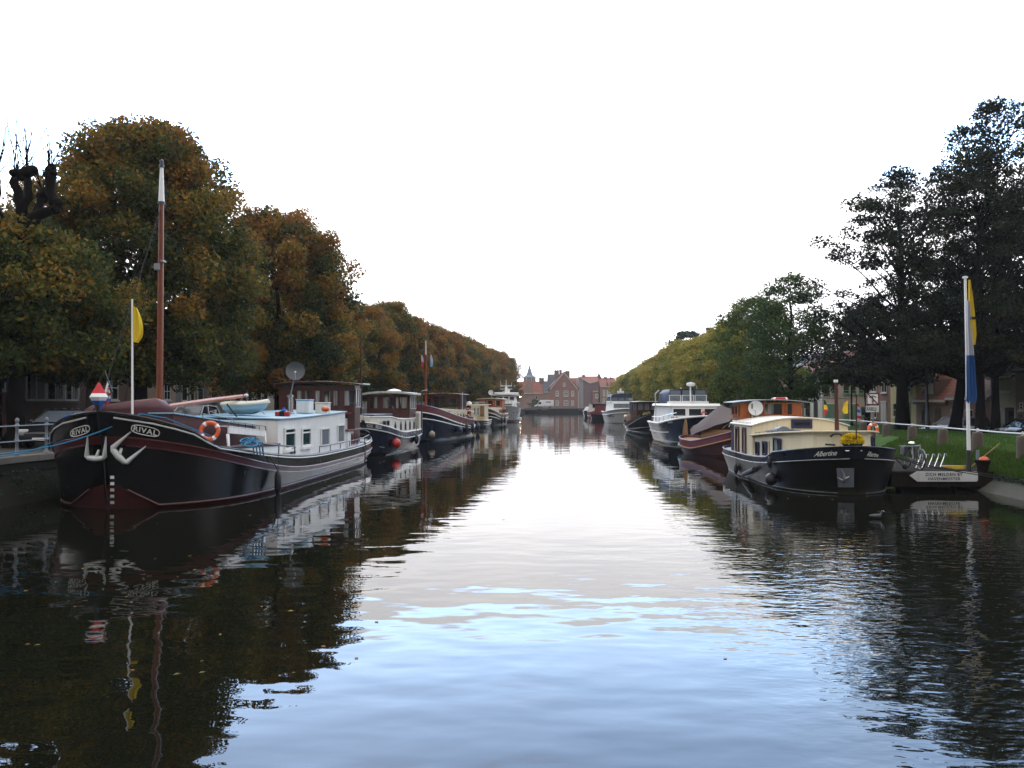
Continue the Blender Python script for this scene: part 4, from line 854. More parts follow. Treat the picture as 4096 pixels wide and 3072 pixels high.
for a in (2421, 2437): g = MB(None); g.prism([ff.p(Uf(a), Zf(1552), .1), ff.p(Uf(a + 16), Zf(1552), .1), ff.p(Uf(a + 8), Zf(1525), .1)], -ff.n * 3); g.build('dormer', MT['b_plum'], h)
for a in (2423, 2439): window(ff, h, Rf(a + 1, 1536, a + 9, 1548), 'trim', 'glass', 2, 1, .14)
for q in range(3): chimney(h, (ff.p(Uf(2405 + 24 * q), 0, -5).x, YF + 5), .9, Zf(1530), Zf(1507 + q * 2), 'b_plum', 1)
# church tower with a slender spire, far behind the roofs
YC = 480.0; fc = Fac((0, YC), (60, YC), (0, -1)); x0, x1 = fc.hit(2094, 1500)[0], fc.hit(2143, 1500)[0]; xc = (x0 + x1) / 2; zt = fc.hit(2119, 1509)[1]; zp = fc.hit(2119, 1459)[1]; w = (x1 - x0) / 2
t = thing('church_tower', 'pale grey church tower with a slender pointed spire above the far roofs', 'church', (xc, YC + w, GF))
mb = MB(None); mb.box(-w, -w, -.5, w, w, zt - GF); mb.build('tower', MT['panel'], t)
mb = MB(None); z = zt - GF
mb.rings([[(sx * r, sy * r, zz) for sx, sy in ((-1, -1), (0, -1.0), (1, -1), (1, 0), (1, 1), (0, 1), (-1, 1), (-1, 0))] for r, zz in ((w * 1.04, z), (w * .98, z + .25), (w * .55, z + 1.2), (w * .46, z + 1.8), (w * .03, zp - GF))]); mb.build('spire', MT['spire'], t)
for i in range(6):
    mb = MB(None); a = -w * .72 + i * w * .29; mb.box(a - .22, -w - .06, z - 2.6, a + .22, -w + .1, z - .5); mb.build('louvre_window', MT['dgrey'], t)

# ---------------------------------------------------------------- boats
class Hull:
    """levels from the bottom up: z(u), stern x, bow x, half beam, fullness of stern and bow; u runs -1 (stern) to 1 (bow)"""
    def __init__(s, lev, q=0.6, tr=0.0, qs=None): s.lev = lev; s.q = q; s.tr = tr; s.qs = qs or q
    def _p(s, i, u, sd):
        L = s.lev[i]; xm, hl = (L['xs'] + L['xb']) / 2, (L['xb'] - L['xs']) / 2
        p = L['pb'] if u > 0 else L['ps']; k = max(1 - abs(u) ** p, 0) ** (s.q if u > 0 else s.qs)
        if u < 0 and s.tr: k = s.tr + (1 - s.tr) * k
        return Vector((xm + hl * u, sd * L['b'] * k, L['z'](u) if callable(L['z']) else L['z']))
    def pt(s, l, u, sd, out=0.0, up=0.0):
        i = min(int(l), len(s.lev) - 2); f = l - i
        p = s._p(i, u, sd).lerp(s._p(i + 1, u, sd), f)
        if out:
            d = s._p(i + 1, min(u + .01, 1), sd) - s._p(i + 1, max(u - .01, -1), sd); n = Vector((d.y, -d.x, 0)) * -sd
            if n.length > 0: p += n.normalized() * out
        return p + Vector((0, 0, up))
    def U(s, N): return [math.sin(math.pi / 2 * (-1 + 2 * i / N)) for i in range(N + 1)]
    def mesh(s, bands, N=36):
        mb = MB(); US = s.U(N); n = len(US)
        for sd in (1, -1):
            for i in range(len(s.lev) - 1):
                mb.mat(bands[i]); v = [s._p(i, u, sd) for u in US] + [s._p(i + 1, u, sd) for u in US]
                mb.add(v, [(j, j + 1, n + j + 1, n + j) for j in range(n - 1)])
        if s.tr:
            for i in range(len(s.lev) - 1):
                mb.mat(bands[i]); mb.quad(s._p(i, -1, 1), s._p(i + 1, -1, 1), s._p(i + 1, -1, -1), s._p(i, -1, -1))
        return mb
    def deck(s, l, dz=0.0, N=24, inset=0.02):
        mb = MB(); US = s.U(N)
        R = [[s.pt(l, u, 1, -inset, dz), s.pt(l, u, -1, -inset, dz)] for u in US]
        mb.rings(R, cap=False, closed=False); return mb
    def line(s, l, u0, u1, sd, n=24, out=0.0, up=0.0): return [s.pt(l, u0 + (u1 - u0) * i / n, sd, out, up) for i in range(n + 1)]
    def ring(s, l, out=0.0, up=0.0, N=40):
        US = s.U(N); return [s.pt(l, u, 1, out, up) for u in US] + [s.pt(l, u, -1, out, up) for u in reversed(US)][1:]
def boat(name, label, cat, o, bow, group=None):
    a = math.atan2(bow[1], bow[0]); CUR[0] = Matrix.Translation((o[0], o[1], 0)) @ Matrix.Rotation(a, 4, 'Z')
    t = thing(name, label, cat, (o[0], o[1], 0), a, group); WP.add(t.name); return t
def lw(x, y, z=0): return CUR[0] @ Vector((x, y, z))
def bfac(x0, y0, x1, y1, ox, oy):
    a, b = lw(x0, y0), lw(x1, y1); o = CUR[0].to_3x3() @ Vector((ox, oy, 0)); return Fac((a.x, a.y), (b.x, b.y), (o.x, o.y))
def cab(name, mat, par, plan, zb, zt, tumble=0.0, bevel=0.02, top=True):
    """a cabin: walls up a plan outline, heights that may follow the sheer, sides leaning in a little"""
    cx, cy = sum(p[0] for p in plan) / len(plan), sum(p[1] for p in plan) / len(plan)
    f0 = zb if callable(zb) else (lambda x: zb); f1 = zt if callable(zt) else (lambda x: zt)
    mb = MB(); mb.rings([[(x, y, f0(x)) for x, y in plan], [(x + (cx - x) * tumble * .5, y + (cy - y) * tumble, f1(x)) for x, y in plan]])
    return mb.build(name, MT[mat], par, bevel=bevel)
def roof_arc(name, mat, par, x0, x1, y0, y1, z, camber=.1, th=.06, fore=0.0, n=10):
    """a cambered roof slab; fore bows its front edge"""
    mb = MB(); R = []
    for i in range(n + 1):
        f = -1 + 2 * i / n; y = (y0 + y1) / 2 + (y1 - y0) / 2 * f; zz = z + camber * (1 - f * f); xf = x1 - fore * f * f
        R.append([(x0, y, zz), (xf, y, zz), (xf, y, zz + th), (x0, y, zz + th)])
    mb.rings(R); return mb.build(name, MT[mat], par, bevel=.012)
def lathe_fender(name, label, p, L, r, mat, group, tilt=0.0, cone=True):
    """a hanging cylindrical fender with pointed ends and a lanyard"""
    mb = MB(None); q = [(.02, -L / 2), (r * .55, -L / 2 + r * .5), (r, -L / 2 + r * 1.5), (r, L / 2 - r * 1.5), (r * .5, L / 2 - r * .4), (.035, L / 2), (.02, L / 2 + .02)] if cone else [(.03, -L / 2), (r * .8, -L / 2 + .04), (r, -L / 2 + .14), (r, L / 2 - .14), (r * .8, L / 2 - .04), (.03, L / 2)]
    mb.lathe(q, (p[0], p[1], p[2]), 12)
    o = mb.build(name, MT[mat], None, smooth=True); tag(o, label, 'fender', group)
    l = MB(None); l.tube([(p[0], p[1], p[2] + L / 2), (p[0] + tilt, p[1], p[2] + L / 2 + .55)], .012, 5); l.build('lanyard', MT['rope'], o)
    return o
def ball_fender(name, label, p, r, mat, group):
    mb = MB(None); mb.ball(p, r, 16, 12, (1, 1, 1.08)); mb.lathe([(r * .25, r * 1.0), (r * .16, r * 1.22), (.02, r * 1.25)], p, 10)
    o = mb.build(name, MT[mat], None, smooth=True); tag(o, label, 'fender', group)
    l = MB(None); l.tube([(p[0], p[1], p[2] + r * 1.2), (p[0] + .03, p[1] + .02, p[2] + r * 1.2 + .5)], .012, 5); l.build('lanyard', MT['rope'], o); return o
def life_ring(label, c, R, u, v, mat='orange', group=None):
    mb = MB(None); mb.torus(c, R, R * .26, u, v, 28, 10); o = mb.build('life_ring', MT[mat], None, smooth=True); tag(o, label, 'life ring', group)
    for k in range(4):
        b = MB(None); a = k * math.pi / 2 + .6; b.torus(c, R, R * .275, u, v, 5, 10, (a - .16, a + .16)); b.build('band', MT['white'], o, smooth=True)
    return o
def stanchions(name, par, pts, h, mat='chrome', r=.014, rail=.018, mid=False, rn='handrail'):
    """a handrail on posts: each post its own part"""
    up = Vector((0, 0, h)); mb = MB(); mb.tube([Vector(p) + up for p in pts], rail, 6)
    if mid: mb.tube([Vector(p) + up * .5 for p in pts], rail * .7, 5)
    mb.build(rn, MT[mat], par, smooth=True)
    for p in pts: q = MB(); q.tube([p, Vector(p) + up], r, 6); q.build(name, MT[mat], par)
def dish(par_or_none, c, r, face, mat, depth=.12, pole=None, label=None, tilt=0):
    """an offset satellite dish: shallow bowl, arm and receiver, on a pole"""
    t = thing('satellite_dish', label, 'satellite dish', tuple(lw(*c)) if CUR[0] else c); WP.add(t.name)
    c = lw(*c) if CUR[0] else Vector(c); f = Vector(face).normalized(); a = f.cross(Vector((0, 0, 1))).normalized(); b = a.cross(f)
    mb = MB(None); R = []
    for i in range(7):
        k = i / 6; R.append([c + f * (depth * k * k - depth) + (a * math.cos(w) + b * math.sin(w) * 1.08) * max(r * k, .004) for w in [2 * math.pi * j / 24 for j in range(24)]])
    for i in range(6, -1, -1):
        k = i / 6; R.append([c + f * (depth * k * k - depth - .02) + (a * math.cos(w) + b * math.sin(w) * 1.08) * max(r * k * 1.005, .005) for w in [2 * math.pi * j / 24 for j in range(24)]])
    mb.rings(R); mb.build('reflector', MT[mat], t, smooth=50)
    e = c + f * r * 1.0 - b * r * .55; mb = MB(None); mb.tube([c - b * r * 1.02, e], .018, 6); mb.ball(e, .05, 8, 6); mb.build('receiver_arm', MT['whitegrey'], t)
    if pole is not None:
        p = lw(*pole) if CUR[0] else Vector(pole); mb = MB(None); mb.tube([p, c - f * .1], .028, 8); mb.build('pole', MT['steel'], t)
    return t
def anchor(par, hit, pts, r, mat, name='anchor'):
    """stockless anchor hauled home: crown, two flukes, shank; pts = photo pixels left tip, left elbow, right elbow, right tip, shank end"""
    P_ = [hit(*p) for p in pts]; n = (Vector((0, 0, CAMH)) - P_[0]); n.z = 0; n.normalize(); P_ = [p + n * r * 1.1 for p in P_]
    mb = MB(None); a, b, c, d, s_ = P_
    mid = (b + c) / 2 - Vector((0, 0, r * .3)) + n * r * .6
    mb.tube([a, a.lerp(b, .5), b.lerp(a, .06), b.lerp(mid, .18) , mid, c.lerp(mid, .18), c.lerp(d, .06), d.lerp(c, .5), d], [r * .18, r * .62, r * 1.0, r * 1.05, r * 1.25, r * 1.05, r * 1.0, r * .62, r * .18], 14)
    o = mb.build(name, MT[mat], par, smooth=True)
    mb = MB(None); mb.tube([mid, mid.lerp(s_, .5) + n * r * .4, s_ - n * r * 1.0], [r * .75, r * .6, r * .5], 12); mb.build('shank', MT[mat], o, smooth=True); return o
mx0 = lambda u: max(u, 0.0)
def sm(a, b, x): t = min(max((x - a) / (b - a), 0), 1); return t * t * (3 - 2 * t)

# ---- the big black barge at the left
B = boat('barge', 'big black barge with maroon bands, two white anchors and a tall wooden mast', 'barge', (-10.62, 33.3), (-1.4, -20.4))
zt = lambda u: 0.98 + (1.02 * u ** 2.1 + .26 * sm(.83, .89, u) + .48 * mx0((u - .86) / .14) if u > 0 else .42 * (-u) ** 3)
z3 = lambda u: .58 + (1.50 * u ** 2.6 if u > 0 else .22 * (-u) ** 2.5)
z2 = lambda u: .42 + (1.42 * u ** 2.7 if u > 0 else .20 * (-u) ** 2.5)
H = Hull([dict(z=-.45, xs=-10.6, xb=9.7, b=2.75, ps=4, pb=6), dict(z=lambda u: .10 + .62 * mx0((u - .962) / .038) ** 1.0, xs=-11.6, xb=10.15, b=3.02, ps=5, pb=6.5),
          dict(z=z2, xs=-12.0, xb=10.3, b=3.12, ps=5.5, pb=7), dict(z=z3, xs=-12.15, xb=10.38, b=3.16, ps=5.5, pb=7), dict(z=zt, xs=-12.3, xb=10.6, b=3.10, ps=5.5, pb=7)], .62, qs=.52)
hm = H.mesh([0, 1, 2, 1], 56); hm.build('hull', [MT['boot'], MT['black'], MT['maroondark']], B, smooth=60); hitH = surf(hm)
H.deck(3.7, -.02).build('deck', MT['deck'], B)
mb = MB(); mb.tube(H.ring(4, .0, .0, 60), .045, 8); mb.build('bulwark_rail', MT['black'], B, smooth=True)
for sd in (1, -1): mb = MB(); mb.tube(H.line(3.80, -.995, .995, sd, 60, .035), .026, 6); mb.build('white_strake', MT['whitegrey'], B, smooth=True)
for l, mt in ((2, 'whitegrey'), (3, 'maroon'), (1.0, 'boot')):
    for sd in (1, -1): mb = MB(); mb.tube(H.line(l, -.99, .99, sd, 60, .02), .022 if l > 1.5 else .035, 6); mb.build('rub_rail', MT[mt] if not (l == 2) else MT['maroondark'], B, smooth=True)
mb = MB(); mb.tube([(10.02, 0, -.3), (10.2, 0, .6), (10.38, 0, 1.8), (10.62, 0, 2.86), (10.6, 0, 3.05)], [.025, .03, .035, .05, .05], 8); mb.build('stem_post', MT['black'], B, smooth=True)
for py in (1902, 1927, 1952, 1977, 2002):
    mb = MB(None); q = [hitH(a, b) for a, b in ((443, py), (459, py), (459, py + 12), (443, py + 12))]; n = Vector((.35, -1, 0)).normalized() * .1
    mb.quad(*[p + n for p in q]); mb.build('draught_mark', MT['letter'], B)
for tl, tr, br, bl in (((536, 1703), (630, 1722), (627, 1744), (533, 1722)), ((288, 1723), (352, 1704), (354, 1725), (290, 1744))):
    q = [np.array(z, float) for z in (tl, tr, br, bl)]; c = sum(q) / 4; ex = (q[1] - q[0]) / 2 * 1.18; ey = (q[2] - q[1]) / 2 * 1.55
    mb = MB(None); loop = []
    for i in range(40):
        a = 2 * math.pi * i / 40; cx_, sx_ = math.cos(a), math.sin(a); k = (abs(cx_) ** 4 + abs(sx_) ** 2.2) ** (-1 / 3.0); w = c + ex * cx_ * k + ey * sx_ * k; loop.append(hitH(w[0], w[1]))
    mb.tube(loop + [loop[0]], .013, 5); o = mb.build('nameplate', MT['letter'], B)
    decal('lettering', 'RIVAL', (tl, tr, br, bl), hitH, MT['letter'], o)
anchor(B, hitH, [(351, 1742), (348, 1830), (418, 1832), (424, 1746), (396, 1800)], .068, 'whitegrey')
anchor(B, hitH, [(523, 1727), (448, 1793), (502, 1852), (583, 1784), (486, 1795)], .074, 'whitegrey')
# trunk, deckhouse, wheelhouse
tz = lambda x: 2.12 + .093 * (x - 3.2)
cab('trunk', 'maroondark', B, [(3.15, -1.6), (9.0, -1.35), (9.0, 1.35), (3.15, 1.6)], .8, tz, .02)
mb = MB(); mb.rings([[(x, -1.62 + .04 * (x - 3.15), tz(x) + .004), (x, 1.62 - .04 * (x - 3.15), tz(x) + .004), (x, 1.62 - .04 * (x - 3.15), tz(x) + .045), (x, -1.62 + .04 * (x - 3.15), tz(x) + .045)] for x in (3.2, 5, 7, 9.03)]); mb.build('trunk_top', MT['deckblue'], B, bevel=.01)
stanchions('stanchion', B, [(x, 1.5, tz(x)) for x in (8.6, 7.4, 6.2, 5.0)], .14, 'iron', .01, .012)
cab('side_locker', 'white', B, [(3.1, 1.9), (7.0, 1.8), (7.0, 2.25), (3.1, 2.42)], .7, lambda x: 1.48 + .02 * (x - 3), .0)
f = bfac(7.0, 2.25, 3.1, 2.42, 0, 1); window(f, B, (2.2, 1.0, 2.75, 1.3), 'whitegrey', 'glass', 1, 1, .05, sill=False)
mb = MB(); mb.prism([(3.1, 2.46, 1.44), (7.2, 2.28, 1.53), (7.2, 1.7, 1.53), (3.1, 1.7, 1.44)], (0, 0, .09)); mb.build('locker_top', MT['mahog'], B, bevel=.01)
cab('deckhouse', 'white', B, [(3.1, -2.38), (3.1, 2.38), (-5.8, 2.42), (-5.8, -2.4)], .6, lambda x: 2.37 + .004 * (3.1 - x) ** 1.7, .01)
mb = MB(); mb.rings([[(x, -2.46, z), (x, 0, z + .07), (x, 2.46, z), (x, 2.46, z + .05), (x, 0, z + .12), (x, -2.46, z + .05)] for x, z in [(xx, 2.378 + .004 * max(3.1 - xx, 0) ** 1.7) for xx in (3.16, 1.5, 0, -1.5, -3, -4.5, -5.9)]]); mb.build('deckhouse_roof', MT['deckblue'], B, bevel=.012)
f = bfac(3.1, 2.38, -5.8, 2.42, 0, 1)
for k, r in enumerate(((1137, 1712, 1179, 1792), (1206, 1712, 1241, 1782))): window(f, B, f.rect(r), 'white', 'teal', 1, 2, .07, top=.74)
for r in ((1283, 1714, 1316, 1780), (1349, 1700, 1376, 1768)): window(f, B, f.rect(r), 'white', 'cleargl', 1, 1, .05, sill=False)
mb = MB(None); q = f.rect((1162, 1792, 1178, 1812)); f.box(mb, q[0], q[1], q[2], q[3], .003, .06); mb.build('vent_box', MT['dgrey'], B)
# bench board with its little rail along the trunk
mb = MB(); mb.prism([(6.7, 2.06, 2.02), (3.9, 2.22, 1.80), (3.9, 2.22, 1.98), (6.7, 2.06, 2.22)], (0, -.06, 0)); mb.prism([(6.7, 2.06, 2.23), (3.9, 2.22, 1.99), (3.9, 1.8, 1.99), (6.7, 1.7, 2.23)], (0, 0, .03))
for x, y in ((6.75, 2.05), (3.95, 2.2)): mb.prism([(x + .08, y, 2.0), (x - .08, y, 2.0), (x + .06, y + .08, 1.60), (x + .16, y + .08, 1.60)], (0, -.05, 0))
bench = mb.build('side_bench', MT['white'], B)
mb = MB(); z_ = lambda x: 2.0 + .085 * (x - 3.9); mb.tube([(6.75, 2.05, z_(6.7) + .02), (6.6, 2.06, z_(6.6) + .16), (3.95, 2.2, z_(3.95) + .16), (3.85, 2.2, z_(3.9))], .014, 6)
for i in range(1, 6): x = 6.6 - i * .53; mb.tube([(x, 2.06 + .06 * (6.6 - x), z_(x)), (x, 2.06 + .06 * (6.6 - x), z_(x) + .16)], .012, 5)
mb.build('bench_rail', MT['iron'], bench)
pts = [H.pt(4, u, 1, -.06) for u in (.10, -.03, -.16, -.29, -.42, -.55, -.68)]
stanchions('stanchion', B, pts, .27, 'iron', .018, .024)
pts = [H.pt(4, u, 1, -.06) for u in (.62, .50, .36)]; stanchions('stanchion', B, pts, .32, 'iron', .022, .028)
pts = [H.pt(4, u, 1, -.04) for u in (-.80, -.88, -.94, -.985)]; stanchions('stanchion', B, pts, .24, 'iron', .018, .024)
cab('aft_cabin', 'white', B, [(-5.9, -2.0), (-5.9, 1.75), (-8.1, 1.95), (-8.1, -2.0)], .7, 2.22)
cab('aft_locker', 'white', B, [(-6.4, 1.76), (-6.4, 2.38), (-8.8, 2.2), (-8.8, 1.76)], .7, 1.62)
mb = MB(); mb.box(-8.85, 1.74, 1.62, -6.3, 2.42, 1.69); mb.build('locker_lid', MT['deckred'], B, bevel=.01)
f = bfac(-6.4, 2.38, -8.8, 2.2, 0, 1)
for a in (.7, 1.3, 1.9): window(f, B, (a, .95, a + .3, 1.5), 'maroon', 'cleargl', 1, 1, .06, sill=False)
cab('wheelhouse', 'mahog', B, [(-7.9, -1.55), (-7.9, 2.3), (-9.35, 2.2), (-9.35, -1.5)], 1.0, 3.86, .0)
f = bfac(-7.9, -1.55, -7.9, 2.3, 1, 0)
for a, b in ((1158, 1180), (1186, 1210), (1218, 1246), (1258, 1283), (1294, 1325), (1331, 1354), (1375, 1424)): window(f, B, f.rect((a, 1559, b, 1626)), 'mahog', 'curt', 1, 1, .05, sill=False)
f = bfac(-7.9, 2.3, -9.35, 2.2, 0, 1)
for a in (.08, .78): window(f, B, (a, 2.75, a + .6, 3.7), 'whitegrey', 'cleargl', 1, 1, .05, sill=False)
roof_arc('wheelhouse_roof', 'maroondark', B, -9.6, -7.55, -1.8, 2.6, 3.87, .13, .06)
mb = MB(); mb.tube([(-8.2, 2.62, 3.93), (-9.6, 2.62, 3.93)], .03, 6); mb.build('roof_edge', MT['whitegrey'], B)
mb = MB(); mb.prism([(-7.84, -1.5, 2.5), (-7.84, 2.2, 2.5), (-7.55, 2.2, 2.42), (-7.55, -1.5, 2.42)], (0, 0, .05)); mb.build('front_ledge', MT['maroon'], B)
mb = MB(); mb.lathe([(.13, .3), (.13, 1.0), (.15, 1.05), (.05, 1.12)], (-9.5, 1.85, 1.2), 12); mb.build('bollard', MT['black'], B, smooth=True)
# mast and rigging
M0 = 7.2
mb = MB(); mb.tube([(M0, 0, 1.9), (M0, 0, 5.5), (M0, 0, 9.35)], [.10, .095, .075], 14); mb.build('mast', MT['mast'], B, smooth=True)
mb = MB(); mb.tube([(M0, 0, 9.3), (M0, 0, 10.45)], [.095, .05], 12); mb.build('topmast', MT['white'], B, smooth=True)
mb = MB(); mb.lathe([(.075, 10.45), (.075, 10.55), (.055, 10.56), (.06, 10.68), (.02, 10.7)], (M0, 0, 0), 10); mb.lathe([(.11, 9.28), (.11, 9.36)], (M0, 0, 0), 12); mb.build('masthead_light', MT['dgrey'], B)
mb = MB(); mb.box(M0 - .14, -.16, 7.18, M0 + .14, .02, 7.38); mb.box(M0 - .05, .08, 7.42, M0 + .2, .16, 7.48); mb.build('mast_lamp', MT['grey'], B, bevel=.01)
mb = MB(); mb.box(M0 - .22, -.22, 1.9, M0 + .1, -.12, 2.9); mb.box(M0 - .22, .12, 1.9, M0 + .1, .22, 2.95); mb.tube([(M0 - .1, -.3, 2.8), (M0 - .1, .3, 2.8)], .05, 8); mb.build('tabernacle', MT['black'], B)
for a, b, r in (((M0, 0, 9.2), (10.55, 0, 2.95), .016), ((M0, -.05, 9.2), (2.4, .9, 3.02), .013), ((M0, .05, 9.1), (9.9, -1.2, 2.6), .007), ((M0, 0, 9.2), (4.6, -2.9, 1.2), .010)):
    mb = MB(); mb.tube([a, b], r, 5); mb.build('stay', MT['rope'], B)
mb = MB(); mb.tube([(10.1, 0, 3.6), (10.45, 0, 2.95)], .03, 6); mb.build('rigging_screw', MT['whitegrey'], B)
mb = MB(); mb.tube([(6.95, 0, 2.86), (3.5, 0, 3.08), (.2, 0, 3.28)], [.07, .085, .065], 12); mb.build('boom', MT['teak'], B, smooth=True)
mb = MB(); mb.tube([(7.02, 0, 2.86), (6.7, 0, 2.88)], .08, 10); mb.tube([(.3, 0, 3.27), (.12, 0, 3.29)], .07, 10); mb.build('boom_end', MT['whitegrey'], B)
mb = MB(); mb.tube([(.3, 0, 3.2), (-.6, .5, 2.5)], .01, 5); mb.tube([(3.0, .4, 2.95), (2.9, .8, 2.4)], .03, 6); mb.build('boom_sheet', MT['rope'], B)
mb = MB(); mb.lathe([(.17, 0), (.17, .1), (.12, .12), (.12, .78), (.16, .80), (.16, .88)], (-1.6, 1.2, 2.45), 14); mb.build('funnel', MT['chrome'], B, smooth=40)
mb = MB(); mb.ball((-2.1, 3.0 - .45, 2.72), .17, 12, 8, (1.3, 1.0, .7)); mb.build('cowl_vent', MT['orange'], B, smooth=True)
# things lying and standing on the barge
t = thing('dinghy', 'small pale blue dinghy with a cream cover on the white deckhouse roof', 'dinghy', tuple(lw(1.2, .5, 2.5))); WP.add(t.name)
T0 = CUR[0]; CUR[0] = T0 @ Matrix.Translation((1.2, .45, 2.52)) @ Matrix.Rotation(math.radians(63), 4, 'Z')
D = Hull([dict(z=lambda u: .02 + .16 * mx0(u) ** 2, xs=-.85, xb=.75, b=.15, ps=8, pb=2.2), dict(z=lambda u: .20 + .10 * mx0(u) ** 2, xs=-.98, xb=1.0, b=.42, ps=9, pb=2.4), dict(z=lambda u: .42 + .09 * mx0(u) ** 2, xs=-1.05, xb=1.18, b=.50, ps=9, pb=2.5)], .8, .8)
D.mesh([0, 0]).build('hull', MT['paleblue'], t, smooth=60)
mb = MB(); US = D.U(20); mb.rings([[D.pt(2, u, 1, .015, -.05), D.pt(2, u, 1, .02, .01), D.pt(2, u, 1, -.25 * (1 - abs(u)), .07), D.pt(2, u, 0, 0, .12), D.pt(2, u, -1, -.25 * (1 - abs(u)), .07), D.pt(2, u, -1, .02, .01), D.pt(2, u, -1, .015, -.05)] for u in US], cap=False, closed=False); mb.build('cover', MT['offwhite'], t, smooth=True)
CUR[0] = T0
def crate(name, label, cat, c, d, body, lid=None, rz=0.0):
    mb = MB(); mb.cbox((c[0], c[1], c[2] + d[2] / 2), d, rz); o = mb.build(name, MT[body], None, bevel=.02); tag(o, label, cat)
    if lid: mb = MB(); mb.cbox((c[0], c[1], c[2] + d[2] + .03), (d[0] + .05, d[1] + .05, .055), rz); mb.build('lid', MT[lid], o, bevel=.015)
    return o
o = crate('fuel_can', 'pair of red fuel cans side by side on the blue deckhouse roof', 'fuel can', (.9, 1.75, 2.44), (.2, .55, .2), 'red')
mb = MB(); mb.box(.85, 1.66, 2.45, 1.02, 1.84, 2.665); mb.build('strap', MT['black'], o)
crate('roof_locker', 'white deck box with a sky blue lid behind the funnel of the barge', 'deck box', (-2.6, 1.5, 2.56), (.6, .58, .52), 'white', 'skyblue')
crate('roof_locker', 'low grey white deck box beside the blue lidded one', 'deck box', (-3.4, 2.05, 2.5), (.5, .55, .45), 'offwhite', 'whitegrey')
mb = MB(); mb.lathe([(.02, 0), (.10, 0), (.10, .26), (.05, .30), (.05, .36)], lw(.2, 1.55, 2.45), 12); mb.tf = None
tag(mb.build('water_can', MT['blue'], None), 'blue plastic can between the dinghy and the red fuel cans', 'canister')
dish(None, (-2.2, 1.2, 4.36), .40, (.25, -1, .35), 'dgrey', pole=(-2.4, .8, 2.6), label='dark grey satellite dish on a thin pole above the black barge')
t = thing('flagpole', 'white flagpole on the barge foredeck with a drooping yellow flag', 'flagpole', tuple(lw(9.5, .35, 2.2))); WP.add(t.name)
mb = MB(); mb.tube([(9.5, .38, 1.8), (9.5, .33, 5.98)], [.035, .025], 8); mb.build('pole', MT['white'], t, smooth=True)
def flag(par, top, h, w, mat, away, fold=.05, name='flag', taper=(1, .55), cols=7, rows=12, mats=None):
    """a flag hanging in soft folds from a pole; top = hoist corner, h drop, w fly, away = horizontal direction"""
    a = Vector(away).normalized(); b = Vector((-a.y, a.x, 0)); mb = MB(None); R = []
    for i in range(rows + 1):
        v = i / rows; ww = w * (taper[0] * .12 + (1 - .12) * math.sin(math.pi * min(v * .62 + .08, 1)) ** .8) * (1 if v < .8 else 1 - (v - .8) * (1 - taper[1]) * 3)
        R.append([Vector(top) + Vector((0, 0, -h * v - .25 * w * (j / cols) * (1 - v * .5))) + a * ww * j / cols + b * fold * math.sin(j * 1.9 + v * 3.0) * (j / cols) for j in range(cols + 1)])
    n = cols + 1
    for i in range(rows):
        if mats: mb.mat(mats(i / rows))
        mb.rings(R[i:i + 2], cap=False, closed=False)
    return mb.build(name, par[1], par[0], smooth=True)
flag((t, [MT['flagy'], MT['dletter']]), lw(9.5, .33, 5.80), 1.05, .30, None, (1, .2, 0), mats=lambda v: 1 if .42 < v < .50 else 0)
life_ring('orange life ring with white bands on the barge bulwark by the maroon trunk', lw(8.15, 2.05, 2.14), .25, (1, .25, 0), (0, .15, 1))
mb = MB(None); rg = np.random.default_rng(3); c = lw(7.0, 2.85, 1.66)
for k in range(7):
    ox, oy, oz = rg.normal(0, .09), rg.normal(0, .18), .02 * k; R0 = .13 + .08 * rg.random(); tl_ = rg.normal(0, .5, 2)
    mb.tube([c + Vector((ox + R0 * math.cos(a) * .9, oy + R0 * math.sin(a) * 1.5, oz + .06 * math.sin(a + k) + tl_[0] * R0 * .5 * math.cos(a) + .05)) for a in np.linspace(0, 6.283, 22)], .022, 6)
for k in range(4): q = c + Vector((.05 + .05 * k, -.3 + .16 * k, .05)); mb.tube([q, q + Vector((.10, -.05, .02)), q + Vector((.17, -.05, -.12)), q + Vector((.18, 0, -.30 - .04 * k)), q + Vector((.12, .08, -.1))], .022, 6)
tag(mb.build('rope_coil', MT['ropeblue'], None, smooth=True), 'heap of teal blue rope hung over the barge bulwark', 'rope')
# sail bundle under maroon canvas
t = MB(); R = []
for x, y, z, r in ((10.0, -.75, 2.72, .08), (9.8, -.6, 2.75, .20), (9.5, -.1, 2.78, .26), (9.1, .35, 2.82, .30), (8.75, .62, 2.84, .34), (8.45, .80, 2.74, .36), (8.3, .92, 2.45, .34), (8.2, 1.0, 2.1, .26)):
    R.append([(x + .10 * math.cos(a) * r, y + r * .62 * math.cos(a) + .02 * math.sin(5 * a), z + r * .85 * math.sin(a) + .02 * math.sin(4 * a + x * 9)) for a in [2 * math.pi * j / 16 for j in range(16)]])
t.rings(R); tag(t.build('sail_cover', MT['maroontarp'], None, smooth=70), 'bundle under maroon canvas on the barge foredeck before the mast', 'canvas cover')
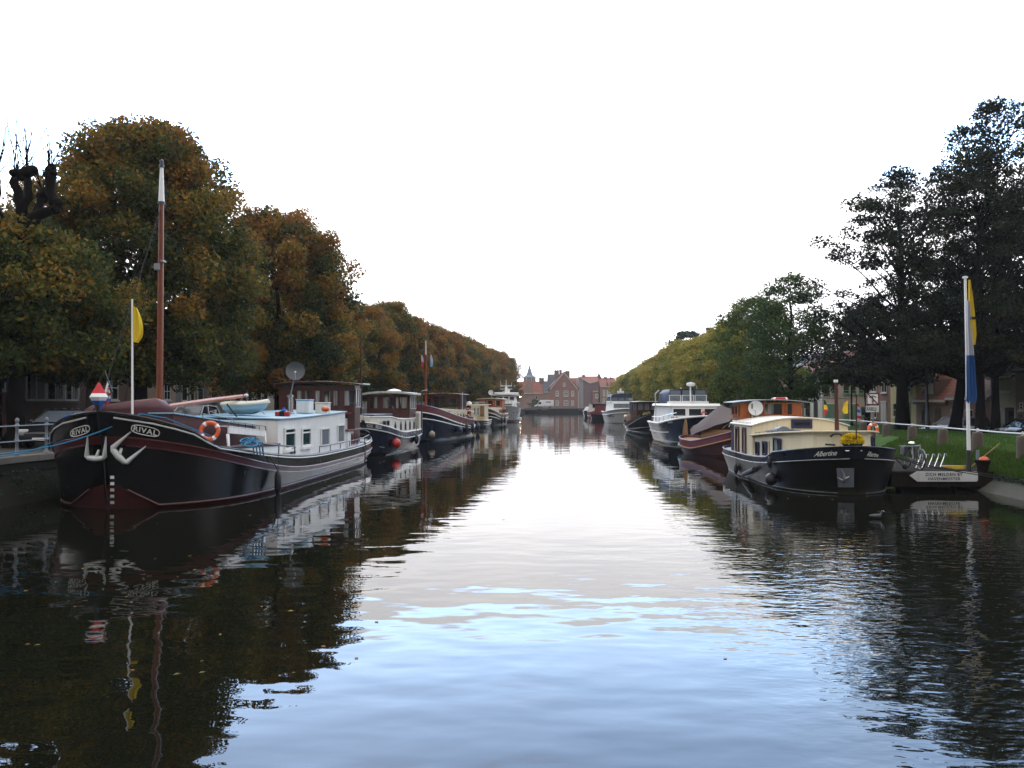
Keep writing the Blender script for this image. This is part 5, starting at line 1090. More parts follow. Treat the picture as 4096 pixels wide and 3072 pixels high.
# red white and blue double cone hung at the stem
t = thing('marker_buoy', 'red white and blue double cone marker hanging at the stem of the barge', 'marker', tuple(lw(10.55, -.55, 2.75))); WP.add(t.name)
c = at(395, 1588, 22.8)
for nm, z0, z1, mt in (('red_cone', .10, .40, 'flagr'), ('white_band', -.10, .10, 'white'), ('blue_cone', -.42, -.10, 'blue')):
    rad = lambda z: .26 * (1 - abs(z) / .44); zz = sorted({z0, z1, 0.0} if z0 < 0 < z1 else {z0, z1})
    mb = MB(None); mb.lathe([(max(rad(z), .01), z) for z in zz], tuple(c), 6); mb.build(nm, MT[mt], t)
mb = MB(None); mb.tube([c + Vector((.1, .1, .72)), c + Vector((.30, .15, .15)), lw(10.45, -.3, 2.75)], .022, 6); mb.tube([c + Vector((0, 0, .4)), c + Vector((.1, .1, .72))], .01, 5); mb.build('hanger', MT['iron'], t)
t = thing('ensign', 'small red white and blue flag furled beside the double cone marker', 'flag', tuple(at(428, 1600, 23.4))); WP.add(t.name)
c = at(424, 1543, 23.4); flag((t, [MT['flagr'], MT['flagw'], MT['blue']]), c, .52, .14, None, (1, 0, 0), .02, mats=lambda v: (0, 1, 0, 1, 2, 0)[int(v * 6)]); mb = MB(None); mb.tube([c + Vector((-.02, 0, .05)), c + Vector((0, 0, -.85))], .014, 5); mb.build('pole', MT['iron'], t)
# fenders and lines of the barge
p = H.pt(2.5, .58, 1, .18); lathe_fender('fender', 'long black fender hanging at the waterline on the barge side', tuple(lw(p.x, p.y, .37)), .78, .115, 'rubber', 'fenders on the big black barge')
mb = MB(None); a = H.pt(4, .60, 1, .02); mb.tube([lw(a.x, a.y, a.z + .02), lw(p.x + .02, p.y - .02, .8)], .02, 6); tag(mb.build('mooring_rope', MT['rope'], None), 'black rope hanging down the barge side to the long fender', 'rope')
mb = MB(None); a = H.pt(4, -.52, 1, .0); b = H.pt(2, -.50, 1, .06); mb.tube([lw(a.x, a.y - .2, a.z + .06), lw(a.x, a.y + .05, a.z + .05), lw(b.x, b.y + .05, b.z), lw(b.x + .05, b.y + .05, .1)], .03, 6); tag(mb.build('mooring_rope', MT['rope'], None), 'dark rope draped over the barge side near its stern', 'rope')

for k, (e, lab) in enumerate((((-40, 1822), 'upper teal blue mooring line from the barge bow to the left quay'), ((-40, 1828), 'lower teal blue mooring line from the barge bow to the left quay'))):
    a = lw(9.75, .75, 2.68 - .02 * k) if k == 0 else hitH(222, 1764); b = at(e[0], e[1], 20.5); mb = MB(None)
    mb.tube([lw(8.4, 2.2, 2.0), lw(9.35, 1.3, 2.55), a] * (k == 0) + [a.lerp(b, f) + Vector((0, 0, -.22 * math.sin(math.pi * f) * (.5 if k else 1))) for f in (.0, .15, .3, .45, .6, .75, .9, 1.0)], .018, 6)
    tag(mb.build('mooring_rope', MT['ropeblue'], None, smooth=True), lab, 'rope', 'teal mooring lines of the big barge')
CUR[0] = None

# ---- barges moored behind it, all lying bow towards the bridge
def posy(n, x, z, out=.004):
    return None
def arch_win(f, par, u, z0, z1, w, pane='glass', frame='mahog'):
    """window with a pointed head"""
    mb = MB(None); poly = [(u - w / 2, z0), (u + w / 2, z0), (u + w / 2, z1 - w * .6), (u, z1), (u - w / 2, z1 - w * .6)]; k = 1.25; zc = (z0 + z1) / 2
    mb.prism([f.p(u + (a - u) * k, zc + (b - zc) * 1.1, .004) for a, b in poly], f.n * .012); w_ = mb.build('window', MT[frame], par)
    mb = MB(None); mb.prism([f.p(a, b, .018) for a, b in poly], f.n * .006); mb.build('pane', MT[pane], w_)
def canal_barge(label, o, bow, L, b, zt, rub, bands, mats, cabin, wh, text=None, rail_top='white', strakes=(), name='barge', wlz=.12, N=40, cut=0.0):
    B = boat(name, label, 'barge', o, bow, 'canal barges on the left side')
    hl = L / 2; xb = hl - cut
    H = Hull([dict(z=-.4, xs=-hl + 1.1, xb=xb - .9, b=b * .85, ps=4, pb=5), dict(z=wlz, xs=-hl + .5, xb=xb - .35, b=b * .96, ps=5, pb=6), dict(z=rub, xs=-hl + .1, xb=xb - .12, b=b, ps=5.5, pb=6.5), dict(z=zt, xs=-hl, xb=xb, b=b * .98, ps=5.5, pb=6.5)], .62, qs=.52)
    hm = H.mesh(bands, N); hm.build('hull', [MT[m] for m in mats], B, smooth=60)
    H.deck(2.45).build('deck', MT['deck'], B)
    mb = MB(); mb.tube(H.ring(3, 0, 0, N), .042, 6); mb.build('bulwark_rail', MT[rail_top], B, smooth=True)
    for l, m_, r in strakes:
        for sd in (1, -1): mb = MB(); mb.tube(H.line(l, -.99, .99, sd, N, .02), r, 6); mb.build('rub_rail', MT[m_], B, smooth=True)
    return B, H, hm
def onhull(m_, px, py, r): return surf(m_, .0)(px, py) + Vector((r * .85, -r * .55, 0))
zt2 = lambda u: 1.14 + (.80 * u ** 2 if u > 0 else 0.02 + .42 * sm(-.80, -.92, u))
rb2 = lambda u: .78 + (.80 * u ** 2 if u > 0 else .30 * u ** 4)
B, H, hm = canal_barge('navy barge with a cream deckhouse, pointed windows and a dark wheelhouse under a grey roof', (-8.75, 52), (-1.4, -15.5), 15.6, 2.12, zt2, rb2, [0, 0, 1], ['navy', 'navyrail'], None, None, strakes=((2, 'whitegrey', .032),), cut=2.6)
ct = lambda x: 1.93 + .24 * sm(-1.2, 2.6, x) + .06 * sm(3, 8, x)
plan = [(4.6, -1.0), (6.6, 1.0), (5.2, 1.55), (-5.2, 1.62), (-5.4, 1.4), (-5.4, -1.4), (-5.2, -1.62), (5.2, -1.55)]
mb = MB(); NX = [4.6, 4, 3, 2, 1, 0, -1, -2, -3, -4, -5.3]; yb = lambda x: 1.6 if x < 3.4 else 1.6 - .45 * (x - 3.4)
mb.rings([[(x, -yb(x), .8), (x, -yb(x), ct(x)), (x, 0, ct(x) + .1), (x, yb(x), ct(x)), (x, yb(x), .8)] for x in NX]); mb.build('deckhouse', MT['offwhite'], B)
for sd in (1, -1): mb = MB(); mb.tube([(x, sd * (yb(x) + .02), ct(x)) for x in NX], .035, 6); mb.build('roof_rim', MT['offwhite'], B, smooth=True)
f = bfac(5.2, 1.6, -5.3, 1.6, 0, 1); UX = lambda x: 5.2 - x
for x in (.65, -.9, -2.25, -3.6, -4.9): arch_win(f, B, UX(x), 1.22, 1.82, .42)
for x in (3.5, 2.6): window(f, B, (UX(x) - .3, 1.62, UX(x) + .3, 1.93), 'dgrey', 'glass', 1, 1, .05, sill=False)
mb = MB(); mb.box(-.4, -1.2, 2.18, 4.2, 1.2, 2.30); mb.build('hatch_cover', MT['navytarp'], B, bevel=.03)
cab('wheelhouse', 'mahog', B, [(-4.0, -1.45), (-4.0, 1.5), (-6.1, 1.5), (-6.1, -1.45)], 1.2, 3.52)
roof_arc('wheelhouse_roof', 'whitegrey', B, -6.4, -3.6, -1.7, 1.8, 3.5, .13, .13, .1)
f = bfac(-4.0, -1.45, -4.0, 1.5, 1, 0)
for a, b in ((1478, 1512), (1531, 1577), (1582, 1631)): window(f, B, f.rect((a, 1586, b, 1636)), 'mahog', 'curt', 2, 1, .05, sill=False)
f = bfac(-4.0, 1.5, -6.1, 1.5, 0, 1)
for a in (.1, .8, 1.45): window(f, B, (a, 2.55, a + .5, 3.4), 'whitegrey', 'cleargl', 1, 1, .05, sill=False)
mb = MB(); mb.lathe([(.5, 0), (.47, .06), (.2, .14), (.02, .17)], (-5.0, .2, 3.77), 16); mb.build('radome', MT['white'], B, smooth=True)
cab('aft_cabin', 'offwhite', B, [(-5.9, 1.2), (-5.9, 1.75), (-6.4, 1.9), (-7.0, 1.7), (-7.2, 1.2), (-7.2, -1.2), (-5.9, -1.6)], .9, 2.28)
mb = MB(); mb.tube([(-5.7, 1.98, .9), (-5.72, 1.98, 3.6), (-5.7, 2.02, 3.78), (-5.75, 2.4, 3.84)], .05, 8); mb.build('awning_post', MT['dgrey'], B, smooth=True)
mb = MB(); mb.tube([(2.7, 0, 1.9), (2.7, 0, 7.05)], [.075, .05], 8); mb.build('mast', MT['mahog'], B, smooth=True)
mb = MB(); mb.tube([(2.7, -.48, 5.82), (2.7, .48, 5.78)], .02, 6); mb.build('crosstree', MT['mahog'], B)
for a, c in (((2.7, 0, 5.6), (2.2, -1.3, 2.2)), ((2.7, 0, 5.2), (-1.0, 1.5, 2.0))): mb = MB(); mb.tube([a, c], .012, 5); mb.build('stay', MT['rope'], B)
mb = MB(); mb.tube([(-7.35, .75, 1.1), (-7.35, .75, 1.95)], .1, 8); mb.build('bollard', MT['black'], B)
decal('lettering', 'ECOU    BELLE', ((1467, 1694), (1526, 1703), (1525, 1716), (1467, 1708)), surf(hm, .012), MT['letter'], B)
q = onhull(hm, 1572, 1773, .265); ball_fender('fender', 'red ball fender on the side of the navy barge', q, .265, 'redball', 'fenders on the navy barges')
q = onhull(hm, 1659, 1756, .15); lathe_fender('fender', 'dark blue fender hanging by the stern of the navy barge with pointed windows', q, .68, .15, 'bluerub', 'fenders on the navy barges')
q = at(1728, 1738, 61.0); ball_fender('fender', 'dirty cream ball fender between the two navy barges', q, .235, 'tan', 'fenders on the navy barges')
q = onhull(hm, 1693, 1757, .12); ball_fender('fender', 'small dark ball fender low on the stern of the navy barge with pointed windows', q, .12, 'rubber', 'fenders on the navy barges')
mb = MB(None); mb.tube([at(1518, 1787, 47.5), at(1608, 1803, 50.6), at(1545, 1820, 47.2)], .012, 5); tag(mb.build('mooring_rope', MT['palerope'], None), 'thin rope dipping from the navy barge to the water', 'rope')

zt3 = lambda u: 1.45 + (1.5 * ((u + .55) / 1.55) ** 1.25 if u > -.55 else .22 * ((-.55 - u) / .45) ** 2)
rb3 = lambda u: zt3(u) - .62 + (.05 * u if u > 0 else 0)
B, H, hm = canal_barge('long navy barge with a maroon bulwark, cream stripes and an orange brown mast', (-6.75, 71.5), (-3.6, -17.5), 18.0, 2.2, zt3, rb3, [0, 0, 1], ['navy', 'maroon'], None, None, rail_top='maroon', strakes=((2.0, 'offwhite', .05), (1.78, 'offwhite', .045)))
hm3 = hm
cx3 = lambda x: 2.35 + .022 * (x + 3.8)
cab('deckhouse', 'cream', B, [(4.6, -1.3), (4.6, 1.3), (3.8, 1.62), (-5.2, 1.62), (-5.2, -1.62), (3.8, -1.62)], 1.1, cx3)
f = bfac(3.8, 1.62, -5.2, 1.62, 0, 1)
for x in (1.9, 1.0): window(f, B, (3.8 - x - .28, 1.95, 3.8 - x + .28, 2.25), 'dgrey', 'glass', 1, 1, .05, sill=False)
for x in (-.9, -1.9, -2.9, -3.9): arch_win(f, B, 3.8 - x, 1.5, 2.05, .40)
cab('wheelhouse', 'mahog', B, [(-3.4, -1.9), (-3.4, 1.42), (-5.6, 1.42), (-5.6, -1.9)], 1.4, 3.72)
roof_arc('wheelhouse_roof', 'mahog', B, -5.9, -3.1, -2.15, 1.65, 3.7, .10, .05)
f = bfac(-3.4, -1.9, -3.4, 1.42, 1, 0)
for a, b_ in ((.85, .55), (1.45, .55)): window(f, B, (a, 2.5, a + b_, 3.32), 'mahog', 'curt2', 1, 1, .05, sill=False, arch=True)
window(f, B, (2.35, 2.62, 3.0, 3.4), 'mahog', 'glass', 1, 1, .05, sill=False); window(f, B, (.15, 2.62, .65, 3.4), 'mahog', 'glass', 1, 1, .05, sill=False)
f = bfac(-3.4, 1.42, -5.6, 1.42, 0, 1)
for a in (.1, .6, 1.1, 1.6): window(f, B, (a, 2.6, a + .4, 3.5), 'mahog', 'cleargl', 1, 1, .05, sill=False)
mb = MB(); mb.tube([(2.3, 0, 2.2), (2.3, 0, 7.0)], [.125, .10], 10); mb.build('mast', MT['mast'], B, smooth=True)
mb = MB(); mb.tube([(2.3, 0, 6.95), (2.3, 0, 8.15)], [.075, .05], 8); mb.build('topmast', MT['whitegrey'], B, smooth=True)
mb = MB(); mb.tube([(2.3, -.42, 7.1), (2.3, .42, 7.08)], .02, 6); mb.build('crosstree', MT['iron'], B)
for sy, mt in ((-.4, 'flagr'), (.4, 'skyblue')): flag((B, [MT[mt], MT['flagw']]), lw(2.3, sy, 7.0), 1.0, .22, None, (1, 0, 0), .04, mats=lambda v: 0 if v > .55 else 1)
mb = MB(); mb.tube([(-3.2, 1.7, 1.5), (-3.2, 1.7, 3.95)], .03, 6); mb.build('flagstaff', MT['whitegrey'], B)
mb = MB(); mb.tube(H.ring(3, -.05, .55, 40)[0:9] , .04, 6); mb.build('stern_rail', MT['white'], B, smooth=True)
for k in range(0, 9, 2): mb = MB(); p = H.ring(3, -.05, 0, 40)[k]; mb.tube([p, p + Vector((0, 0, .55))], .025, 6); mb.build('stanchion', MT['white'], B)
q = lw(-4.6, 1.75, 2.1); life_ring('red life buoy standing at the stern of the maroon bulwark barge', q, .30, (1, .1, 0), (0, 0, 1), 'red')
t = thing('planter', 'long planter of green plants on the maroon bulwark barge', 'planter', tuple(lw(-1.9, .9, 2.42))); WP.add(t.name)
mb = MB(); mb.box(-2.3, .1, 2.38, -1.9, 1.5, 2.62); mb.build('trough', MT['bdoor'], t)
rg = np.random.default_rng(2); Pn = np.array([tuple(lw(-2.1 + rg.normal() * .12, .1 + 1.4 * rg.random(), 2.65 + abs(rg.normal()) * .14)) for _ in range(500)]); o_ = bpy.data.objects.new('foliage', leaf_mesh('foliage', Pn, np.full(500, .11), rg.random(500), LF['shrub'], rg)); COL.objects.link(o_); o_.parent = t; o_.matrix_parent_inverse = wmat(t).inverted()
for px, py, D_, Lf, r, lab in ((1860, 1715, 76.5, 1.05, .17, 'leftmost of the dark pointed fenders on the maroon bulwark barge'), (1884, 1711, 78.6, 1.0, .17, 'dark pointed fender just left of the barge stern rail'), (1895, 1710, 79.9, .75, .12, 'slim dark fender at the very stern of the maroon bulwark barge'), (1911, 1707, 83.0, .95, .24, 'fat dark fender beside the cream cruiser')):
    lathe_fender('fender', lab, onhull(hm3, px, py, r) if px < 1890 else at(px, py, D_), Lf, r, 'bluerub', 'fenders on the navy barges')
ball_fender('fender', 'large dark pear shaped fender on the side of the maroon bulwark barge', onhull(hm3, 1829, 1720, .26), .26, 'bluerub', 'fenders on the navy barges')

# cream cruiser, stern to the bridge, with steps up its transom
B = boat('cabin_cruiser', 'cream cabin cruiser moored stern first with steps up its transom', 'boat', (-4.2, 104.2), (.06, 1), 'pleasure boats')
zc = lambda u: .82 + .25 * mx0(u) ** 2
H = Hull([dict(z=-.3, xs=-4.2, xb=4.0, b=1.2, ps=9, pb=3), dict(z=.12, xs=-4.5, xb=4.6, b=1.42, ps=9, pb=3), dict(z=.5, xs=-4.6, xb=4.8, b=1.5, ps=9, pb=3), dict(z=zc, xs=-4.7, xb=5.1, b=1.55, ps=9, pb=3)], .7, tr=.72, qs=.5)
H.mesh([0, 0, 1]).build('hull', [MT['dgrey'], MT['navyrail']], B, smooth=50)
for l in (3, 2.2, 1.6): mb = MB(); mb.tube(H.ring(l, .02), .03, 6); mb.build('rub_rail', MT['whitegrey'], B, smooth=True)
H.deck(2.9).build('deck', MT['cream'], B)
cab('cabin', 'cream', B, [(3.2, -1.0), (3.2, 1.0), (-3.9, 1.25), (-3.9, -1.25)], .8, 2.72, .03)
f = bfac(-3.9, 1.25, -3.9, -1.25, -1, 0)
window(f, B, (.1, 1.35, .75, 2.35), 'cream', 'glass', 1, 1, .05, sill=False, arch=True)
for u in (1.05, 1.45): window(f, B, (u, 1.5, u + .26, 2.4), 'white', 'cleargl', 1, 2, .04, sill=False)
door(f, B, (1.82, 1.3, 2.3, 2.6), 'oak', panels=False)
mb = MB(); [mb.box(-4.62 + .16 * k, -.98, .86 + .22 * k, -4.46 + .16 * k, -.48, .90 + .22 * k) for k in range(4)]; mb.build('steps', MT['oak'], B)
mb = MB(); mb.box(-3.8, -1.35, 2.72, 3.1, 1.35, 2.78); mb.build('cabin_roof', MT['cream'], B, bevel=.02)
mb = MB(); mb.ball((-2.5, .9, 2.78), .34, 14, 8, (1, 1, 1.1)); mb.build('radome', MT['white'], B, smooth=True)
stanchions('stanchion', B, [(-3.7, y, 2.78) for y in (1.2, .4, -.4, -1.2)], .25, 'chrome', .015, .02)

# dark barge with a brown wheelhouse
zt5 = lambda u: 1.42 + (.95 * u ** 1.6 if u > 0 else .12 * u ** 2)
B, H, hm = canal_barge('dark hulled barge with cream stripes and a brown wheelhouse before the white yacht', (-3.3, 113.0), (-2.4, -14), 14.5, 2.1, zt5, lambda u: zt5(u) - .52, [0, 0, 1], ['darkhull', 'mahog'], None, None, strakes=((2, 'cream', .05), (1.7, 'cream', .04)), rail_top='cream')
cab('deckhouse', 'cream', B, [(4.5, -1.4), (4.5, 1.4), (-5.4, 1.5), (-5.4, -1.5)], 1.1, 2.3)
f = bfac(4.5, 1.5, -5.4, 1.5, 0, 1)
for u in (5.2, 6.6, 8.0, 9.1): window(f, B, (u, 1.55, u + .5, 2.05), 'mahog', 'glass', 1, 1, .05, sill=False)
cab('wheelhouse', 'teak', B, [(-2.6, -1.75), (-2.6, 1.5), (-5.0, 1.5), (-5.0, -1.75)], 1.4, 3.45)
f = bfac(-2.6, -1.75, -2.6, 1.5, 1, 0)
for u in (.2, 1.2, 2.2): window(f, B, (u, 2.5, u + .8, 3.3), 'teak', 'curt2', 1, 1, .05, sill=False)
roof_arc('wheelhouse_roof', 'cream', B, -5.4, -2.2, -2.1, 1.85, 3.42, .12, .08)
mb = MB(); mb.tube([(-6.6, 1.0, 1.3), (-6.6, 1.0, 1.95)], .16, 10); mb.build('bollard', MT['black'], B)
dish(None, (-4.2, -.4, 4.42), .36, (.1, -1, .3), 'whitegrey', pole=(-4.3, -.2, 3.5), label='white satellite dish on the cream roof before the white yacht')
for px, py, lab in ((2003, 1683, 'tall dark fender on the side of the dark barge'), (2015, 1680, 'dark fender at the stern of the dark barge, before the yacht')): lathe_fender('fender', lab, onhull(hm, px, py, .16), 1.0, .16, 'rubber', 'fenders on the dark barge')

# white and grey motor yacht
B = boat('motor_yacht', 'tall white motor yacht with a grey hull and an antenna mast', 'boat', (-.95, 134), (0, -1), 'pleasure boats')
zy = lambda u: 2.05 + .45 * mx0(u) ** 1.6
H = Hull([dict(z=-.4, xs=-9, xb=6.9, b=1.9, ps=9, pb=2.2), dict(z=.16, xs=-9.2, xb=7.4, b=2.1, ps=9, pb=2.4), dict(z=.30, xs=-9.2, xb=7.5, b=2.12, ps=9, pb=2.4), dict(z=zy, xs=-9.4, xb=8.6, b=2.4, ps=9, pb=3.2)], .75, tr=.8)
hm = H.mesh([0, 1, 2]); hm.build('hull', [MT['boot'], MT['boot'], MT['hullgrey']], B, smooth=60); H.deck(2.95).build('deck', MT['oak'], B)
hy = surf(hm, .02)
for px in (2052, 2067):
    mb = MB(None); c = hy(px, 1650); mb.cbox(c, (.28, .05, .12), .2); mb.build('porthole', MT['glass'], B, bevel=.03)
stanchions('stanchion', B, [H.pt(3, u, 1, -.08) for u in (.2, .45, .65, .8, .9, .97)], .75, 'chrome', .02, .025, mid=True)
stanchions('stanchion', B, [H.pt(3, u, -1, -.08) for u in (.97, .8, .5, .2)], .75, 'chrome', .02, .025, mid=True)
cab('lower_saloon', 'white', B, [(4.0, -1.2), (4.0, 1.2), (2.6, 1.75), (-7, 1.8), (-7, -1.8), (2.6, -1.75)], 1.9, 2.92, .06)
cab('wheelhouse', 'white', B, [(1.9, -1.4), (1.9, 1.4), (.6, 1.8), (-5, 1.8), (-5, -1.8), (.6, -1.8)], 2.92, 4.1, .10)
f = bfac(1.92, -1.3, 1.92, 1.3, 1, 0)
for u in (.0, .92, 1.84): window(f, B, (u, 3.35, u + .78, 3.98), 'white', 'glass', 1, 1, .06, sill=False)
f = bfac(4.02, -1.0, 4.02, 1.0, 1, 0); window(f, B, (.1, 2.55, 1.9, 2.82), 'white', 'glass', 3, 1, .05, sill=False)
roof_arc('wheelhouse_roof', 'white', B, -5.4, 2.6, -2.15, 2.15, 4.1, .12, .2, .5)
mb = MB(); mb.box(-4.5, -1.9, 4.42, 1.6, 2.0, 4.62); mb.build('flybridge', MT['white'], B, bevel=.05)
mb = MB(); mb.tube([(.3, 0, 4.5), (.2, 0, 5.55)], [.26, .20], 10); mb.tube([(.2, 0, 5.5), (.2, 0, 6.7)], [.06, .03], 8); mb.box(.1, -.95, 5.62, .3, .95, 5.74); mb.box(.0, -.98, 5.14, .3, .98, 5.22); mb.box(.2, -.6, 4.72, .5, 0, 4.8); mb.box(.1, .25, 4.6, .4, .6, 5.1); mb.build('antenna_mast', MT['white'], B)
for y, z1 in ((-.9, 6.7), (-.7, 6.1), (.85, 6.2)): mb = MB(); mb.tube([(.2, y, 5.7), (.2, y, z1)], .022, 5); mb.build('aerial', MT['white'], B)
q = at(2081, 1676, 124.5); lathe_fender('fender', 'white fender hung out on the corner of the motor yacht', q, .5, .22, 'white', None, cone=False)

# ---- right side: cream and navy barge nearest the bridge
B = boat('barge', 'black barge with a cream cabin, a varnished wheelhouse and yellow flowers on the bow', 'barge', (11.28, 33.05), (-.45, -13))
ztA = lambda u: .95 + (.48 * u ** 2.2 + .16 * sm(.52, .60, u) if u > 0 else .04 * u ** 2)
rbA = lambda u: .72 + (.48 * u ** 2.0 if u > 0 else .03 * u ** 2)
H = Hull([dict(z=-.4, xs=-5.2, xb=5.9, b=1.75, ps=4, pb=4.5), dict(z=.05, xs=-5.8, xb=6.1, b=1.95, ps=4.5, pb=5), dict(z=rbA, xs=-6.45, xb=6.5, b=2.08, ps=5, pb=6), dict(z=ztA, xs=-6.5, xb=6.6, b=2.06, ps=5, pb=6)], .62, qs=.55)
hm = H.mesh([0, 0, 1], 48); hm.build('hull', [MT['darkhull'], MT['navydark']], B, smooth=60); hA = surf(hm)
H.deck(2.7).build('deck', MT['deck'], B)
mb = MB(); mb.tube(H.ring(3, 0, 0, 48), .032, 6); mb.build('bulwark_rail', MT['navydark'], B, smooth=True)
for sd in (1, -1):
    mb = MB(); mb.tube(H.line(2, -.995, .995, sd, 48, .02), .015, 6); mb.build('white_strake', MT['hullgrey'], B, smooth=True)
    mb = MB(); mb.tube(H.line(1, -.98, .98, sd, 40, .01), .012, 5); mb.build('waterline_stripe', MT['greyiron'], B)
decal('lettering', 'Albertine', ((3262, 1806), (3348, 1800), (3348, 1821), (3255, 1827)), hA, MT['letter'], B)
decal('lettering', 'Albertine', ((3470, 1804), (3514, 1813), (3513, 1828), (3467, 1825)), hA, MT['letter'], B)
mb = MB(None); mb.rings([[hA(3346 + 70 * i / 8 + (6 - 6 * i / 8) * j / 8, 1872 + 77 * j / 8) for i in range(9)] for j in range(9)], cap=False, closed=False); pl = mb.build('anchor_plate', MT['greyiron'], B)
anchor(pl, lambda a, b: hA(a, b), [(3366, 1875), (3376, 1902), (3378, 1925), (3348, 1908), (3396, 1906)], .042, 'steel')
for a in ((3378, 3399), (3438, 3449)):
    mb = MB(None); q = [hA(x, y) + Vector((0, -.02, 0)) for x, y in ((a[0], 1800), (a[0] + 4, 1804), (a[1] - 4, 1804), (a[1], 1800))]; mb.tube(q, .03, 6); mb.build('fairlead', MT['chrome'], B, smooth=True)
zr = lambda x: 1.60 + .070 * (x + .8) if x > -.8 else 1.60
lower = [(5.0, -.95), (5.0, 1.0), (3.9, 1.6), (.3, 1.75), (.3, -1.72), (3.6, -1.6)]
cab('forward_cabin', 'cream', B, lower, .7, zr, .03)
mb = MB(); k = 1.07; cx_, cy_ = 2.6, .02
mb.rings([[(cx_ + (x - cx_) * k, cy_ + (y - cy_) * k, zr(x) + dz) for x, y in lower] for dz in (.0, .05)]); mb.build('forward_roof', MT['cream'], B, bevel=.015)
f = bfac(.3, -1.72, 3.6, -1.6, 0, -1)
for u, w_, z0, z1 in ((.35, .42, .95, 1.48), (1.25, .52, 1.0, 1.54), (2.55, .80, 1.12, 1.72)): window(f, B, (u, z0, u + w_, z1), 'navyframe', 'curt2', 1, 1, .07, sill=False)
f = bfac(5.0, -.95, 5.0, 1.0, 1, 0); mb = MB(None); f.box(mb, .15, 1.38, .95, 1.84, .003, .012); mb.build('front_panel', MT['cream'], B)
f = bfac(5.0, 1.0, 3.9, 1.6, 1, 1); window(f, B, (.35, 1.3, .85, 1.85), 'navyframe', 'glass', 1, 1, .06, sill=False)
# raised aft saloon with its curved front
mb = MB(); n = 12; R0 = [(.28, -1.76 + 3.75 * i / n, 2.06 + .32 * (1 - (-1 + 2 * i / n) ** 2)) for i in range(n + 1)]
mb.rings([[(x, R0[0][1], .7)] + [(x, y, z) for _, y, z in R0] + [(x, R0[-1][1], .7)] for x in (.28, -3.3)]); mb.build('saloon', MT['cream'], B, bevel=.015)
mb = MB(); mb.rings([[(x, y * 1.03, z + .002) for _, y, z in R0] + [(x, y * 1.03, z + .05) for _, y, z in reversed(R0)] for x in (.36, -3.4)]); mb.build('saloon_roof', MT['offwhite'], B, bevel=.012)
f = bfac(.28, -1.76, .28, 1.98, 1, 0); r = f.rect((3164, 1678, 3248, 1714)); window(f, B, r, 'navyframe', 'glass', 1, 1, .11, sill=False)
f = bfac(-3.3, -1.76, .28, -1.76, 0, -1)
mb = MB(None); f.box(mb, .0, .75, .5, 2.02, .003, .015); mb.build('corner_panel', MT['navyframe'], B)
for u in (.85, 2.05): window(f, B, (u, .9, u + .62, 1.98), 'mahog', 'curt', 1, 1, .09, sill=False)
stanchions('stanchion', B, [(-3.3 + .62 * i, -1.7, 2.1) for i in range(6)], .10, 'whitegrey', .012, .022)
mb = MB()
for k, (a, b, z, w_) in enumerate(((.8, 2.6, 1.80, .6), (1.0, 3.1, 1.76, .7), (.9, 3.3, 1.73, .35))): mb.prism([(a, -1.42, zr(a) + .06 + .05 * (2 - k)), (b, -1.42, zr(b) + .06 + .05 * (2 - k)), (b, -1.42 + w_, zr(b) + .06 + .05 * (2 - k)), (a, -1.42 + w_, zr(a) + .06 + .05 * (2 - k))], (0, 0, .035))
mb.build('roof_panel', MT['greyiron'], B, bevel=.008)
stanchions('stanchion', B, [(.5 + .6 * i, -1.68, zr(.5 + .6 * i) + .04) for i in range(6)], .08, 'iron', .01, .014)
mb = MB(); R = []
for x, r in ((1.1, .02), (1.2, .10), (1.45, .16), (1.75, .13), (1.95, .17), (2.2, .14), (2.3, .03)): R.append([(x, -1.05 + 1.5 * r * math.cos(a), zr(x) + .16 + r * math.sin(a) * (1 + .2 * math.sin(7 * a))) for a in [2 * math.pi * j / 14 for j in range(14)]])
mb.rings(R); tag(mb.build('folded_cover', MT['dgrey'], None, smooth=70), 'crumpled dark cover lying on the solar panels of the cream barge', 'cover')
cab('wheelhouse', 'teak', B, [(-3.4, -1.35), (-3.4, 1.35), (-5.2, 1.3), (-5.2, -1.3)], 1.2, 3.0, .02)
f = bfac(-3.4, -1.35, -3.4, 1.35, 1, 0)
for a, b in ((3022, 3041), (3054, 3132), (3144, 3172)): window(f, B, f.rect((a, 1611, b, 1662)), 'teak', 'curt2', 1, 1, .05, sill=False)
f = bfac(-5.2, -1.3, -3.4, -1.35, 0, -1)
for u in (.15, .9): window(f, B, (u, 2.4, u + .65, 2.9), 'teak', 'glass', 1, 1, .05, sill=False)
roof_arc('wheelhouse_roof', 'grey', B, -5.5, -3.0, -1.62, 1.68, 2.98, .12, .04, .35)
mb = MB(); 
for y in (-.95, -.7): mb.tube([(-3.0, y, 2.2), (-3.05, y + .03, 2.95)], .055, 8)
mb.build('exhaust_pipe', MT['chrome'], B, smooth=True)
dish(None, (-2.9, -.80, 2.76), .31, (-.35, -1, .3), 'whitegrey', depth=.07, pole=(-3.0, -.75, 2.2), label='white satellite dish against the varnished wheelhouse of the cream barge')
life_ring('red and white life ring lying flat on the varnished wheelhouse roof', lw(-4.0, .55, 3.14), .30, (1, 0, 0), (0, 1, -.06), 'red')
mb = MB(); mb.tube([(2.6, .74, 1.8), (2.6, .72, 3.38)], [.085, .065], 10); mb.build('mast', MT['mahog'], B, smooth=True)
mb = MB(); mb.tube([(2.6, .72, 3.36), (2.6, .72, 3.5)], .075, 8); mb.tube([(2.6, .72, 3.5), (2.6, .71, 3.74)], .06, 8); mb.build('mast_cap', MT['mahog'], B); mb = MB(); mb.box(2.54, .65, 3.74, 2.66, .77, 3.84); mb.build('mast_lamp', MT['white'], B)
